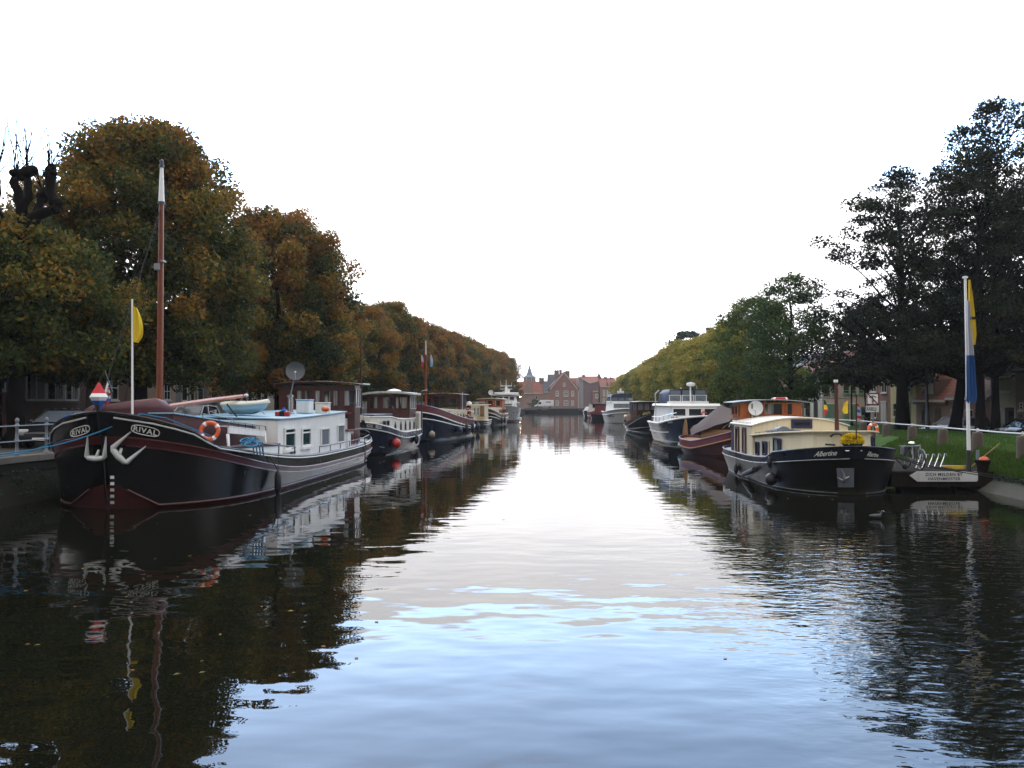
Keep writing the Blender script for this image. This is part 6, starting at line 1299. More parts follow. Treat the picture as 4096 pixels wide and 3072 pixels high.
mb = MB(); mb.tube([(2.6, .2, 3.17), (2.6, 1.24, 3.13)], .016, 6); mb.build('crosstree', MT['iron'], B)
mb = MB(); mb.lathe([(.12, 0), (.12, .12), (.09, .14)], (2.6, .74, 1.84), 10); mb.build('mast_foot', MT['iron'], B)
flag((B, [MT['flagk'], MT['flagy'], MT['flagr']]), lw(2.6, .27, 3.10), .52, .14, None, (1, 0, 0), .02, mats=lambda v: 0 if v < .3 else 1 if v < .6 else 2)
flag((B, [MT['flagy']]), lw(2.6, 1.14, 3.08), .48, .20, None, (-1, .1, 0), .02)
t = thing('flagstaff', 'dark flagstaff with a furled tricolour flag on the bow of the cream barge', 'flagstaff', tuple(lw(6.0, .16, 1.45))); WP.add(t.name)
mb = MB(); mb.tube([(6.0, .15, 1.4), (6.0, .18, 3.2)], .022, 6); mb.lathe([(.05, 3.2), (.05, 3.23)], (6.0, .18, 0), 8); mb.build('pole', MT['mahog'], t)
flag((t, [MT['flagr'], MT['flagw'], MT['blue']]), lw(6.0, .19, 2.98), .60, .13, None, (1, 0, 0), .03, mats=lambda v: (0, 1, 2, 1, 0, 1)[min(int(v * 6), 5)])
# chrysanthemums on the bow
t = thing('flower_pot', 'round bush of bright yellow chrysanthemums in a pot on the bow of the cream barge', 'flowers', tuple(lw(5.75, .12, 1.36))); WP.add(t.name)
mb = MB(); mb.lathe([(.14, 0), (.19, .26), (.20, .28), (.17, .28), (.16, .22)], (5.75, .12, 1.30), 14); mb.build('pot', MT['bdoor'], t, smooth=True)
rg = np.random.default_rng(6); c0 = lw(5.75, .12, 1.70)
def dome_pts(n, r, lo=-.35): 
    d = rg.normal(size=(n * 3, 3)); d /= np.linalg.norm(d, axis=1)[:, None]; d = d[d[:, 2] > lo][:n]; return np.array(c0) + d * r * np.array([1.22, 1.0, .95]) * (.92 + .12 * rg.random((len(d), 1)))
for nm, n, r, s_, lf in (('foliage', 900, .26, .07, 'shrub'), ('blossom', 1800, .30, .052, 'bloom')):
    p_ = dome_pts(n, r, -.6 if nm == 'foliage' else -.15); o_ = bpy.data.objects.new(nm, leaf_mesh(nm, p_, np.full(len(p_), s_), rg.random(len(p_)), LF[lf], rg, .2, .95)); COL.objects.link(o_); o_.parent = t; o_.matrix_parent_inverse = wmat(t).inverted()
mb = MB(); mb.torus((5.3, -.22, 1.72), .24, .035, (.3, 1, 0), (0, 0, 1), 18, 6, (-.5, 2.6)); mb.tube([(5.35, -.62, 1.60), (5.35, -.3, 1.58)], .035, 6); mb.build('windlass', MT['rubber'], B, smooth=True)
life_ring('orange life ring on the front cabin roof of the cream barge', lw(4.1, 1.45, 2.06), .19, (1, .35, 0), (0, 0, 1))
q = hA(3101, 1916) + Vector((-.17, -.10, 0)); ball_fender('fender', 'large grey ball fender low on the side of the cream barge', q, .21, 'rubber', 'fenders on the cream barge')
for px, py, D_, lab, L_ in ((2952, 1876, 36.0, 'small black fender with a white end near the stern of the cream barge', .42), (2884, 1846, 39.4, 'black fender behind the rounded stern of the cream barge', .4)): lathe_fender('fender', lab, hA(px, py) + Vector((-.09, -.06, 0)), L_, .09, 'rubber', 'fenders on the cream barge')
mb = MB(None); a, b = hA(2985, 1896) + Vector((-.09, -.04, 0)), hA(3026, 1876) + Vector((-.09, -.04, 0)); mb.tube([a, b], .09, 8); tag(mb.build('fender', MT['rubber'], None, smooth=True), 'black fender lying slanted against the side of the cream barge', 'fender', 'fenders on the cream barge')
CUR[0] = None

# flat bottomed sailing boat under a grey canvas
B = boat('sailing_barge', 'small maroon sailing barge under a grey brown canvas with a big wooden rudder', 'boat', (12.0, 46.6), (2.4, -6.8), 'pleasure boats')
zj = lambda u: .80 + (.98 * ((u + .35) / 1.35) ** 1.15 if u > -.35 else .22 * ((-.35 - u) / .65) ** 1.5)
H = Hull([dict(z=-.3, xs=-3.3, xb=3.2, b=1.05, ps=4, pb=4), dict(z=.15, xs=-3.7, xb=3.7, b=1.30, ps=4, pb=4), dict(z=lambda u: zj(u) - .42, xs=-3.9, xb=4.0, b=1.45, ps=4.5, pb=4.5), dict(z=zj, xs=-4.0, xb=4.2, b=1.38, ps=4.5, pb=4.5)], .6)
H.mesh([0, 0, 1], 40).build('hull', [MT['boot'], MT['maroon']], B, smooth=60); H.deck(2.7).build('deck', MT['oak'], B)
for l, m_, r in ((2, 'oak', .05), (3, 'maroon', .03)): mb = MB(); mb.tube(H.ring(l, .015), r, 6); mb.build('rub_rail', MT[m_], B, smooth=True)
mb = MB(); mb.prism([(-4.0, .03, -.1), (-4.45, .03, -.1), (-4.62, .03, .7), (-4.40, .03, 1.55), (-4.2, .03, 2.05), (-4.06, .03, 1.7), (-3.98, .03, .9)], (0, -.09, 0)); mb2 = mb
rd = mb.build('rudder', MT['oak'], B, bevel=.02); 
cab('coaming', 'oak', B, [(1.8, -.75), (1.8, .75), (-1.2, .85), (-1.2, -.85)], .8, 1.5)
mb = MB(); R = []
for x, zr_, ze, w_ in ((-2.55, 1.85, 1.45, .75), (-2.1, 2.1, 1.10, .95), (-1.2, 2.55, 1.30, 1.02), (-.4, 2.85, 1.52, 1.05), (.5, 2.62, 1.72, 1.0), (1.5, 2.36, 1.98, .85)):
    R.append([(x + .05 * math.sin(y * 5), y * w_, ze + (zr_ - ze) * (1 - abs(y)) ** .85 - .03 * math.sin(abs(y) * 9 + x * 3)) for y in np.linspace(-1, 1, 15)])
mb.rings(R, cap=False, closed=False)
for q in (R[0], R[-1]): mb.add(q, [tuple(range(len(q)))])
mb.build('boat_cover', MT['tarp'], B, smooth=50)
mb = MB(); mb.tube([(2.0, .3, 1.5), (1.9, .28, 2.25)], .09, 8); mb.ball((1.9, .28, 2.3), .14, 8, 6); mb.build('winch', MT['iron'], B)
for y in (-.4, .1): mb = MB(); mb.torus((1.2, y - .4, 1.62), .3, .025, (1, 0, .2), (0, .5, .5), 16, 5, (0, 3.1)); mb.build('hoop', MT['whitegrey'], B, smooth=True)
CUR[0] = None
q = at(2720, 1781, 50.8); ball_fender('fender', 'pale blue ball fender beside the rudder of the maroon sailing barge', q, .15, 'skyblue', 'fenders by the sailing barge'); q = at(2733, 1784, 49.9); lathe_fender('fender', 'pale wooden coloured fender against the rudder of the maroon sailing barge', q, .62, .11, 'tan', 'fenders by the sailing barge', cone=False)

# navy and white motor cruiser
B = boat('motor_cruiser', 'white motor cruiser with a navy hull and a radar dome on a mast', 'boat', (13.35, 63), (-.02, -1), 'pleasure boats')
zn = lambda u: 1.42 + .62 * mx0(u) ** 1.5
H = Hull([dict(z=-.35, xs=-5.4, xb=5.0, b=1.75, ps=9, pb=2.6), dict(z=.14, xs=-5.6, xb=5.6, b=1.98, ps=9, pb=2.8), dict(z=.22, xs=-5.6, xb=5.7, b=2.0, ps=9, pb=2.8), dict(z=zn, xs=-5.8, xb=6.5, b=2.36, ps=9, pb=3.2)], .7, tr=.85)
hm = H.mesh([0, 1, 0], 40); hm.build('hull', [MT['navy'], MT['cream']], B, smooth=60); H.deck(2.97).build('deck', MT['white'], B)
mb = MB(); mb.tube(H.ring(3, 0, .03, 40), .07, 6); mb.build('gunwale', MT['white'], B, smooth=True)
mb = MB(); mb.tube(H.line(2.45, -.98, .5, -1, 24, .03), .035, 6); mb.build('rub_rail', MT['whitegrey'], B, smooth=True)
stanchions('stanchion', B, [H.pt(3, u, -1, -.08) for u in (-.5, -.2, .1, .35, .55, .72)], .48, 'chrome', .018, .026)
lo = [(2.6, -.7), (2.6, .7), (1.7, 1.85), (-4.5, 1.95), (-4.5, -1.95), (1.7, -1.85)]
cab('saloon', 'white', B, lo, 1.3, 2.76, .07)
f = bfac(2.66, -1.7, 2.66, 1.7, 1, 0)
cab('front_coaming', 'white', B, [(2.75, -1.75), (2.75, 1.75), (2.0, 1.9), (2.0, -1.9)], 1.3, 2.74, .06)
f = bfac(2.78, -1.75, 2.78, 1.75, 1, 0)
for u in (.12, 1.25, 2.38): window(f, B, (u, 1.98, u + 1.0, 2.60), 'white', 'glass', 1, 1, .06, sill=False)
decal('lettering', 'BR 11', ((2684, 1667), (2712, 1666), (2712, 1671), (2684, 1672)), lambda a, b: (lambda q: f.p(q[0], q[1], .02))(f.hit(a, b)), MT['dletter'], B)
mb = MB(); mb.rings([[(2.95, -1.9, 2.74), (2.95, 1.9, 2.74), (-4.6, 2.05, 2.74), (-4.6, -2.05, 2.74)], [(2.7, -1.8, 2.92), (2.7, 1.8, 2.92), (-4.6, 1.95, 2.92), (-4.6, -1.95, 2.92)]]); mb.build('upper_deck', MT['white'], B, bevel=.04)
cab('windscreen_base', 'white', B, [(.5, -1.5), (.5, 1.5), (-2.5, 1.7), (-2.5, -1.7)], 2.9, 3.08)
f = bfac(.1, -1.42, .1, 1.42, 1, 0)
for u in (.0, .97, 1.94): window(f, B, (u, 3.06, u + .90, 3.58), 'white', 'cleargl', 1, 1, .045, sill=False)
for u in (.05, .97, 1.94): window(f, B, (u, 3.60, u + .86, 3.97), 'navytarp', 'cleargl', 1, 1, .04, sill=False)
mb = MB(); mb.rings([[(x, -1.7 * k, 2.95), (x, -1.62 * k, 3.7), (x, -1.3 * k, 4.0), (x, 0, 4.06), (x, 1.3 * k, 4.0), (x, 1.62 * k, 3.7), (x, 1.7 * k, 2.95)] for x, k in ((.06, .86), (-.4, 1.0), (-2.6, 1.08))], cap=True); mb.build('canopy', MT['navytarp'], B, smooth=40)
mb = MB(); mb.tube([(-2.6, -2.0, 1.4), (-2.6, -2.05, 3.7), (-2.6, -1.75, 3.98)], .05, 6); mb.tube([(-2.6, 2.0, 1.4), (-2.6, 2.05, 3.7), (-2.6, 1.75, 3.98)], .05, 6); mb.build('canopy_frame', MT['whitegrey'], B)
for y in (-.9, .1, 1.0): mb = MB(); mb.tube([(.16, y - .25, 3.36), (.2, y + .2, 3.08)], .016, 5); mb.build('wiper', MT['iron'], B)
mb = MB(); mb.tube([(.6, .12, 2.92), (.5, .12, 4.25)], [.07, .05], 8); mb.build('radar_mast', MT['white'], B)
mb = MB(); mb.lathe([(.2, 0), (.32, .05), (.34, .16), (.30, .26), (.02, .30)], (.5, .16, 4.22), 18); mb.build('radome', MT['white'], B, smooth=True)
mb = MB(); mb.tube([(-.3, .75, 4.0), (-.3, .77, 4.3)], .012, 5); mb.lathe([(.03, 0), (.07, .06), (.03, .1)], (-.3, -.45, 4.04), 8); mb.build('aerial', MT['white'], B)
mb = MB(); mb.torus((2.95, .62, 2.15), .17, .045, (0, 1, 0), (0, 0, 1), 16, 6, (0.2, 5.0)); mb.build('horseshoe_buoy', MT['flagr'], B, smooth=True)
decal('lettering', 'Isolde', ((2672, 1686), (2690, 1684), (2690, 1691), (2672, 1693)), surf(hm, .02), MT['letter'], B)
CUR[0] = None

# black tug
B = boat('tug', 'old black tug with its name in yellow letters and a grey funnel', 'boat', (14.1, 85.8), (1.1, -11), 'working boats')
zb = lambda u: 1.0 + (1.42 * ((u + .3) / 1.3) ** 1.3 if u > -.3 else .25 * ((-.3 - u) / .7) ** 2)
H = Hull([dict(z=-.4, xs=-4.9, xb=5.0, b=1.5, ps=3.5, pb=3), dict(z=.1, xs=-5.3, xb=5.4, b=1.72, ps=4, pb=3.4), dict(z=lambda u: zb(u) - .45, xs=-5.6, xb=5.7, b=1.92, ps=4, pb=3.8), dict(z=zb, xs=-5.7, xb=5.9, b=1.9, ps=4, pb=3.8)], .62)
hm = H.mesh([0, 0, 0], 36); hm.build('hull', [MT['black']], B, smooth=60); H.deck(2.5).build('deck', MT['deckred'], B)
for l in (2, 1.3): mb = MB(); mb.tube(H.ring(l, .02), .035, 6); mb.build('rub_rail', MT['darkhull'], B, smooth=True)
decal('lettering', 'BENGTA', ((2571, 1650), (2602, 1645), (2602, 1655), (2571, 1661)), surf(hm, .02), MT['gold'], B)
cab('deckhouse', 'oak', B, [(-1.0, -1.3), (-1.0, 1.3), (-4.4, 1.3), (-4.4, -1.3)], .7, 1.75)
cab('wheelhouse', 'mahog', B, [(.8, -1.4), (.8, 1.4), (-1.6, 1.45), (-1.6, -1.45)], 1.0, 3.04)
f = bfac(.8, -1.4, .8, 1.4, 1, 0)
for u in (.08, .78, 1.48, 2.18): window(f, B, (u, 2.2, u + .56, 2.96), 'mahog', 'cleargl', 1, 1, .04, sill=False)
f = bfac(-1.6, -1.45, .8, -1.4, 0, -1)
for u in (.1, .9, 1.65): window(f, B, (u, 2.2, u + .62, 2.96), 'mahog', 'cleargl', 1, 1, .04, sill=False)
roof_arc('wheelhouse_roof', 'whitegrey', B, -2.1, 1.2, -1.65, 1.65, 3.03, .05, .07)
mb = MB(); mb.lathe([(.2, 1.5), (.2, 1.62), (.155, 1.64), (.155, 3.1), (.22, 3.12), (.24, 3.3), (.16, 3.42)], (-2.2, -1.28, 0), 12); mb.build('funnel', MT['greyiron'], B, smooth=40)
mb = MB(); mb.ball((-2.6, -1.75, 1.5), .2, 10, 8); mb.build('cowl_vent', MT['white'], B, smooth=True)
mb = MB(); mb.tube([(-4.4, -1.0, .8), (-4.4, -1.0, 1.6)], .12, 8); mb.build('bollard', MT['iron'], B)
h_ = surf(hm, .1); life_ring('red life ring hung on the bow of the black tug', h_(2606, 1688), .16, (1, 0, 0), (0, 0, 1), 'flagr')
mb = MB(); R = []
for x, r in ((1.6, .05), (1.9, .34), (2.5, .42), (3.1, .36), (3.4, .05)): R.append([(x, .1 + 1.4 * r * math.cos(a), 1.9 + r * math.sin(a)) for a in [2 * math.pi * j / 12 for j in range(12)]])
mb.rings(R); tag(mb.build('tarpaulin', paint('green_tarpaulin', (.05, .14, .11), .5), None, smooth=60), 'green tarpaulin heap on the foredeck of the black tug', 'tarpaulin')
CUR[0] = None
# white cruiser with a blue canopy
B = boat('cabin_cruiser', 'white cabin cruiser with a blue canopy seen bow on', 'boat', (16.1, 122), (0, -1), 'pleasure boats')
zw = lambda u: 1.65 + .5 * mx0(u) ** 1.6
H = Hull([dict(z=-.3, xs=-5, xb=4.6, b=1.9, ps=9, pb=2.6), dict(z=.1, xs=-5.2, xb=5.2, b=2.1, ps=9, pb=2.6), dict(z=lambda u: 1.2 + .4 * mx0(u) ** 1.6, xs=-5.3, xb=5.9, b=2.35, ps=9, pb=3), dict(z=zw, xs=-5.4, xb=6.2, b=2.5, ps=9, pb=3.2)], .75, tr=.8)
hm = H.mesh([0, 0, 0]); hm.build('hull', [MT['whitegrey']], B, smooth=60); H.deck(2.95).build('deck', MT['white'], B)
for l in (2, 3): mb = MB(); mb.tube(H.ring(l, .03), .06, 6); mb.build('rub_rail', MT['white'], B, smooth=True)
h_ = surf(hm, .02)
for px in (2438.5, 2444, 2453): mb = MB(None); mb.cbox(h_(px, 1664), (.26, .06, .2), .1, .5); mb.build('porthole', MT['glass'], B)
cab('saloon', 'white', B, [(2.2, -1.5), (2.2, 1.5), (-4, 1.9), (-4, -1.9)], 1.6, 2.98, .08)
f = bfac(2.24, -1.4, 2.24, 1.4, 1, 0); window(f, B, (.0, 2.25, 2.8, 2.8), 'navytarp', 'cleargl', 3, 1, .06, sill=False)
cab('flybridge', 'white', B, [(.8, -1.6), (.8, 1.6), (-3.8, 1.8), (-3.8, -1.8)], 2.98, 3.2, .0)
cab('canopy', 'cleargl', B, [(.5, -1.5), (.5, 1.5), (-3.6, 1.7), (-3.6, -1.7)], 3.2, 3.85, .03)
f = bfac(.52, -1.5, .52, 1.5, 1, 0); [window(f, B, (u, 3.22, u + .95, 3.82), 'navytarp', 'cleargl', 1, 1, .08, sill=False) for u in (0, 1.0, 2.0)]
mb = MB(); mb.rings([[(x, -1.62 * k, 3.82), (x, -1.4 * k, 4.2), (x, 0, 4.36), (x, 1.4 * k, 4.2), (x, 1.62 * k, 3.82)] for x, k in ((.7, 1.0), (-3.8, 1.06))]); mb.build('canopy_top', MT['navytarp'], B)
mb = MB(); mb.box(-1.6, -.4, 4.34, -1.1, .55, 4.72); mb.box(-1.5, -.05, 4.72, -1.3, .2, 5.1); mb.build('radar', MT['white'], B, bevel=.04)
mb = MB(); mb.tube([(.6, -1.62, 2.9), (.6, -1.62, 4.3)], .03, 6); mb.build('flagstaff', MT['white'], B)
CUR[0] = None
# three small boats at the far right
B = boat('tug', 'red and black tug, second from the far end on the right', 'boat', (16.9, 146), (.4, -1), 'working boats')
zr2 = lambda u: 1.2 + .75 * mx0(u) ** 1.5
H = Hull([dict(z=-.3, xs=-4.8, xb=4.6, b=1.6, ps=4, pb=3), dict(z=.9, xs=-5.2, xb=5.1, b=1.95, ps=4, pb=3.4), dict(z=zr2, xs=-5.4, xb=5.5, b=2.0, ps=4, pb=3.6)], .62)
H.mesh([0, 1]).build('hull', [MT['black'], MT['tugred']], B, smooth=60); H.deck(1.7).build('deck', MT['deckred'], B)
cab('wheelhouse', 'tugred', B, [(.8, -1.2), (.8, 1.2), (-2.5, 1.3), (-2.5, -1.3)], 1.2, 2.75); f = bfac(.8, -1.2, .8, 1.2, 1, 0); window(f, B, (.2, 2.0, 2.2, 2.6), 'red', 'glass', 2, 1, .06, sill=False)
cab('wheelhouse_roof', 'grey', B, [(1.1, -1.4), (1.1, 1.4), (-2.7, 1.5), (-2.7, -1.5)], 2.752, 2.86)
B = boat('barge', 'small red barge with a pale wheelhouse near the far end on the right', 'barge', (15.9, 158), (.15, -1), 'working boats')
H = Hull([dict(z=-.3, xs=-4, xb=4, b=.9, ps=4, pb=3), dict(z=lambda u: 1.3 + .35 * u * u, xs=-4.3, xb=4.4, b=1.1, ps=4, pb=3.4)], .62)
H.mesh([0]).build('hull', [MT['tugred']], B, smooth=60); H.deck(.85).build('deck', MT['deckred'], B); mb = MB(); mb.tube(H.ring(1), .06, 6); mb.tube(H.ring(.45, .02), .05, 6); mb.build('rub_rail', MT['whitegrey'], B)
cab('wheelhouse', 'offwhite', B, [(.2, -.75), (.2, .75), (-2.2, .75), (-2.2, -.75)], 1.2, 2.85); f = bfac(.2, -.75, .2, .75, 1, 0); window(f, B, (.15, 2.0, 1.35, 2.7), 'bdoor', 'glass', 2, 1, .06, sill=False)
cab('wheelhouse_roof', 'bdoor', B, [(.5, -.95), (.5, .95), (-2.4, .95), (-2.4, -.95)], 2.852, 2.95)
B = boat('cabin_cruiser', 'small blue grey boat with a tan cover, last before the far quay on the right', 'boat', (16.0, 172), (-.1, -1), 'pleasure boats')
H = Hull([dict(z=-.3, xs=-3.5, xb=3.4, b=1.0, ps=8, pb=3), dict(z=lambda u: 1.15 + .3 * mx0(u), xs=-3.7, xb=4.0, b=1.3, ps=8, pb=3)], .65, tr=.8)
H.mesh([0]).build('hull', [MT['navyrail']], B, smooth=60); mb = MB(); mb.tube(H.ring(1), .06, 6); mb.build('rub_rail', MT['white'], B)
mb = MB(); mb.rings([[(x, -1.2, 1.2), (x, -.7, z_), (x, .7, z_), (x, 1.2, 1.2)] for x, z_ in ((2.0, 1.5), (.5, 2.0), (-3.4, 2.1))]); mb.build('cover', MT['tan'], B)
CUR[0] = None

# ---------------------------------------------------------------- things on the banks
# left railing on the quay edge
t = thing('railing', 'grey painted iron railing with ball topped posts on the left quay edge', 'railing', (-14.8, 20, GL)); WP.add(t.name)
for i in range(16):
    y = 27.9 - 1.38 * i; mb = MB(None); x = XL(y) + .12
    mb.lathe([(.085, 0), (.085, .06), (.05, .10), (.042, .40), (.06, .43), (.07, .47), (.06, .51), (.042, .55), (.038, .86), (.06, .89), (.068, .93), (.06, .97), (.03, 1.0), (.055, 1.05), (.06, 1.09), (.045, 1.14), (.01, 1.17)], (x - .14, y, GL + .02), 10)
    mb.build('post', MT['greyiron'], t, smooth=50)
for z in (.47, .93): mb = MB(None); mb.tube([(XL(27.9) - .02, 27.9, GL + z + .02), (XL(6) - .02, 6, GL + z + .02)], .021, 6); mb.build('rail', MT['greyiron'], t)
t = MB(None); c = at(288, 1690, 28.6); t.lathe([(.02, -.42), (.30, -.42), (.31, 0), (.29, .18), (.20, .26), (.02, .28)], tuple(c), 14); tag(t.build('barrel', MT['blue'], None, smooth=50), 'blue plastic barrel on the left quay behind the barge bow', 'barrel')

# cars
def make_car(name, label, cat, loc, rz, body, L=4.2, Wd=1.75, Hh=1.45, estate=.0, group=None):
    t = thing(name, label, cat, loc, rz, group); WP.add(t.name); CUR[0] = Matrix.Translation(loc) @ Matrix.Rotation(rz, 4, 'Z')
    h = L / 2; w = Wd / 2
    prof = [(-h, .35), (-h - .03, .55), (-h + .02, .85), (-h + .25, .93), (h * .30, .95), (h * .62, .86), (h - .12, .70), (h, .56), (h + .02, .38), (h - .05, .25), (-h + .05, .25)]
    mb = MB(); ys_ = [(-w, .93), (-w * .97, 1.0), (-w * .7, 1.012), (0, 1.02), (w * .7, 1.012), (w * .97, 1.0), (w, .93)]
    mb.rings([[(x * (1 if abs(y) < w * .99 else .97), y, .25 + (z - .25) * k) for x, z in prof] for y, k in ys_]); mb.build('body', MT[body], t, smooth=50, bevel=.02)
    g = [(-h + .12, .90), (-h + .40 - .2 * estate, Hh - .06), (-h * .25, Hh), (h * .12, Hh - .03), (h * .50, .90)]
    mb = MB(); mb.rings([[(x, y * (1 if z < 1 else .80) * .98, z) for x, z in g] for y in (-w * .96, -w * .6, 0, w * .6, w * .96)]); mb.build('cabin', MT['glass'], t, smooth=30)
    mb = MB(); mb.prism([(g[4][0] + .012, s * w * .86, g[4][1] + .03) if k == 0 else (g[3][0] + .03, s * w * .72, g[3][1] - .04) for k, s in ((0, -1), (0, 1), (1, 1), (1, -1))], (.012, 0, .012)); mb.build('windscreen', MT['cleargl'], t)  # pale glass colour stands in for the sky reflected in the windscreen
    rf = [(-h + .42 - .2 * estate, Hh - .055), (-h * .25, Hh + .012), (h * .12, Hh - .018)]
    mb = MB(); mb.rings([[(x, y, z) for x, z in rf] + [(x, y, z - .05) for x, z in reversed(rf)] for y in (-w * .80, -w * .5, 0, w * .5, w * .80)])
    for s in (-1, 1):
        for a, b in ((g[4], g[3]), (g[0], g[1])): mb.tube([(a[0], s * w * .945, a[1]), (b[0], s * w * .785, b[1])], .035, 5)
        mb.tube([(-h * .1, s * w * .95, .92), (-h * .16, s * w * .79, Hh - .02)], .035, 5)
    mb.build('roof', MT[body], t, smooth=40)
    for s in (-1, 1):
        mb = MB(); mb.cbox((h - .10, s * w * .72, .64), (.20, .36, .13), s * -.25); mb.build('headlight', MT['headlamp'], t, bevel=.03)
        mb = MB(); mb.cbox((-h + .02, s * w * .80, .76), (.12, .22, .22)); mb.build('tail_light', MT['taillamp'], t, bevel=.03)
        mb = MB(); mb.ball((h * .42, s * (w + .09), .98), .09, 8, 6, (.6, 1, .8)); mb.build('mirror', MT[body], t, smooth=True)
        for x in (h * .64, -h * .62):
            mb = MB(); mb.lathe([(.02, -.09), (.27, -.10), (.31, -.06), (.31, .06), (.27, .10), (.02, .09)], (x, s * (w - .10), .31), 16, 'Y'); wh = mb.build('wheel', MT['rubber'], t, smooth=40)
            mb = MB(); mb.lathe([(.02, s * .105), (.19, s * .105), (.19, s * .09), (.02, s * .085)], (x, s * (w - .10), .31), 12, 'Y'); mb.build('rim', MT['steel'], wh)
    mb = MB(); mb.box(h - .02, -.55, .42, h + .035, .55, .56); mb.build('grille', MT['iron'], t)
    mb = MB(); mb.box(h + .012, -.26, .31, h + .04, .26, .41); mb.build('number_plate', MT['white'], t); mb = MB(); mb.box(-h - .05, -.26, .6, -h - .02, .26, .7); mb.build('number_plate', MT['white'], t)
    CUR[0] = None; return t
CP_ = 'cars parked along the quays'
make_car('parked_car', 'dark car with a bright windscreen facing the canal railing at the left', 'car', (-16.75, 31.4, GL), -math.pi / 2 + .05, 'cardark', 4.3, 1.78, 1.42, group=CP_)
make_car('parked_car', 'second dark car standing behind the one by the left railing', 'car', (-17.0, 37.6, GL), -math.pi / 2, 'cardark', 4.2, 1.75, 1.50, group=CP_)
make_car('parked_car', 'white car half hidden behind the barge boom', 'car', (-17.9, 46.5, GL), -math.pi / 2, 'vanwhite', 4.3, 1.75, 1.5, group=CP_)
make_car('parked_car', 'silver hatchback parked behind the lawn between two maple trunks', 'car', (30.0 - 1.4, 53.5, GR), math.pi / 2 + .55, 'carsilver', 4.0, 1.72, 1.5, .6, group=CP_)
make_car('parked_car', 'dark car at the right edge behind the lawn', 'car', (28.6, 45.6, GR + .1), math.pi / 2 + .1, 'cardark', 4.4, 1.78, 1.45, group=CP_)
make_car('parked_car', 'silver car seen over the grey boat canvas, the left one of two', 'car', (24.4, 98.5, LAWN), -math.pi / 2, 'carsilver', 4.2, 1.75, 1.5, group=CP_)
make_car('parked_car', 'silver car seen over the grey boat canvas, the right one of two', 'car', (25.3, 95.5, LAWN), -math.pi / 2, 'carsilver', 4.1, 1.75, 1.5, group=CP_)
# white delivery van on the far quay
VY = 253.0; x0 = at(2137, 1600, VY).x; x1 = at(2214, 1600, VY).x; Lv = x1 - x0
t = thing('delivery_van', 'white delivery van with dark lettering on the far quay', 'van', ((x0 + x1) / 2, VY, GF)); WP.add(t.name); CUR[0] = Matrix.Translation((x0, VY, GF))
pr = [(0, .35), (.05, .8), (.75, 1.1), (1.45, 1.95), (1.75, 2.32), (2.2, 2.42), (Lv - .1, 2.42), (Lv, 2.3), (Lv, .35)]
mb = MB(); mb.rings([[(x, y, z) for x, z in pr] for y in (-.95, .95)]); mb.build('body', MT['vanwhite'], t, bevel=.08)
mb = MB(); mb.prism([(.92, -.955, 1.18), (1.45, -.955, 1.85), (1.62, -.955, 1.92), (2.05, -.955, 1.92), (2.05, -.955, 1.18)], (0, -.012, 0)); mb.build('side_window', MT['glass'], t)
mb = MB(); mb.prism([(.70, -.85, 1.13), (1.42, -.8, 1.96), (1.42, .8, 1.96), (.70, .85, 1.13)], (-.02, 0, .02)); mb.build('windscreen', MT['glass'], t)
for x in (1.0, Lv - 1.1):
    mb = MB(); mb.lathe([(.02, -.12), (.33, -.12), (.36, 0), (.33, .1), (.02, .1)], (x, -.88, .36), 14, 'Y'); mb.build('wheel', MT['rubber'], t)
mb = MB(); mb.box(.03, -.97, .35, Lv - .03, -.955, .62); mb.build('side_skirt', MT['grey'], t)
CUR[0] = None
fv = Fac((0, VY - .97), (50, VY - .97), (0, -1)); decal('lettering', 'europa', ((2184, 1606), (2203, 1606), (2203, 1613), (2184, 1613)), lambda a, b: (lambda q: fv.p(q[0], q[1], .02))(fv.hit(a, b)), MT['dletter'], t)
# far railing, jetties and lit lamp
t = thing('railing', 'low grey railing along the far quay in front of the houses', 'railing', (12, FARY + .4, GF)); WP.add(t.name)
for i in range(13): x = 3.4 + i * 2.15; mb = MB(None); mb.box(x - .06, FARY + .3, GF, x + .06, FARY + .42, GF + .95); mb.build('post', MT['greyiron'], t)
for z in (.5, .9): mb = MB(None); mb.tube([(3.4, FARY + .36, GF + z), (29.2, FARY + .36, GF + z)], .035, 5); mb.build('rail', MT['greyiron'], t)
for px0, px1, lab in ((2084, 2148, 'long pale timber jetty at the foot of the far quay'), (2167, 2190, 'short pale timber jetty at the foot of the far quay'), (2314, 2352, 'pale timber jetty at the right end of the far quay')):
    a, b = at(px0, 1638, FARY - 2), at(px1, 1638, FARY - 2); mb = MB(None); mb.box(a.x, FARY - 3.2, .78, b.x, FARY - .7, .92); o = mb.build('jetty', MT['stone'], None); tag(o, lab, 'jetty', 'jetties at the far quay')
    for f in (.08, .5, .92): m2 = MB(None); x = a.x + (b.x - a.x) * f; m2.tube([(x, FARY - 2.8, -.6), (x, FARY - 2.8, .775)], .1, 6); m2.build('pile', MT['pile'], o)
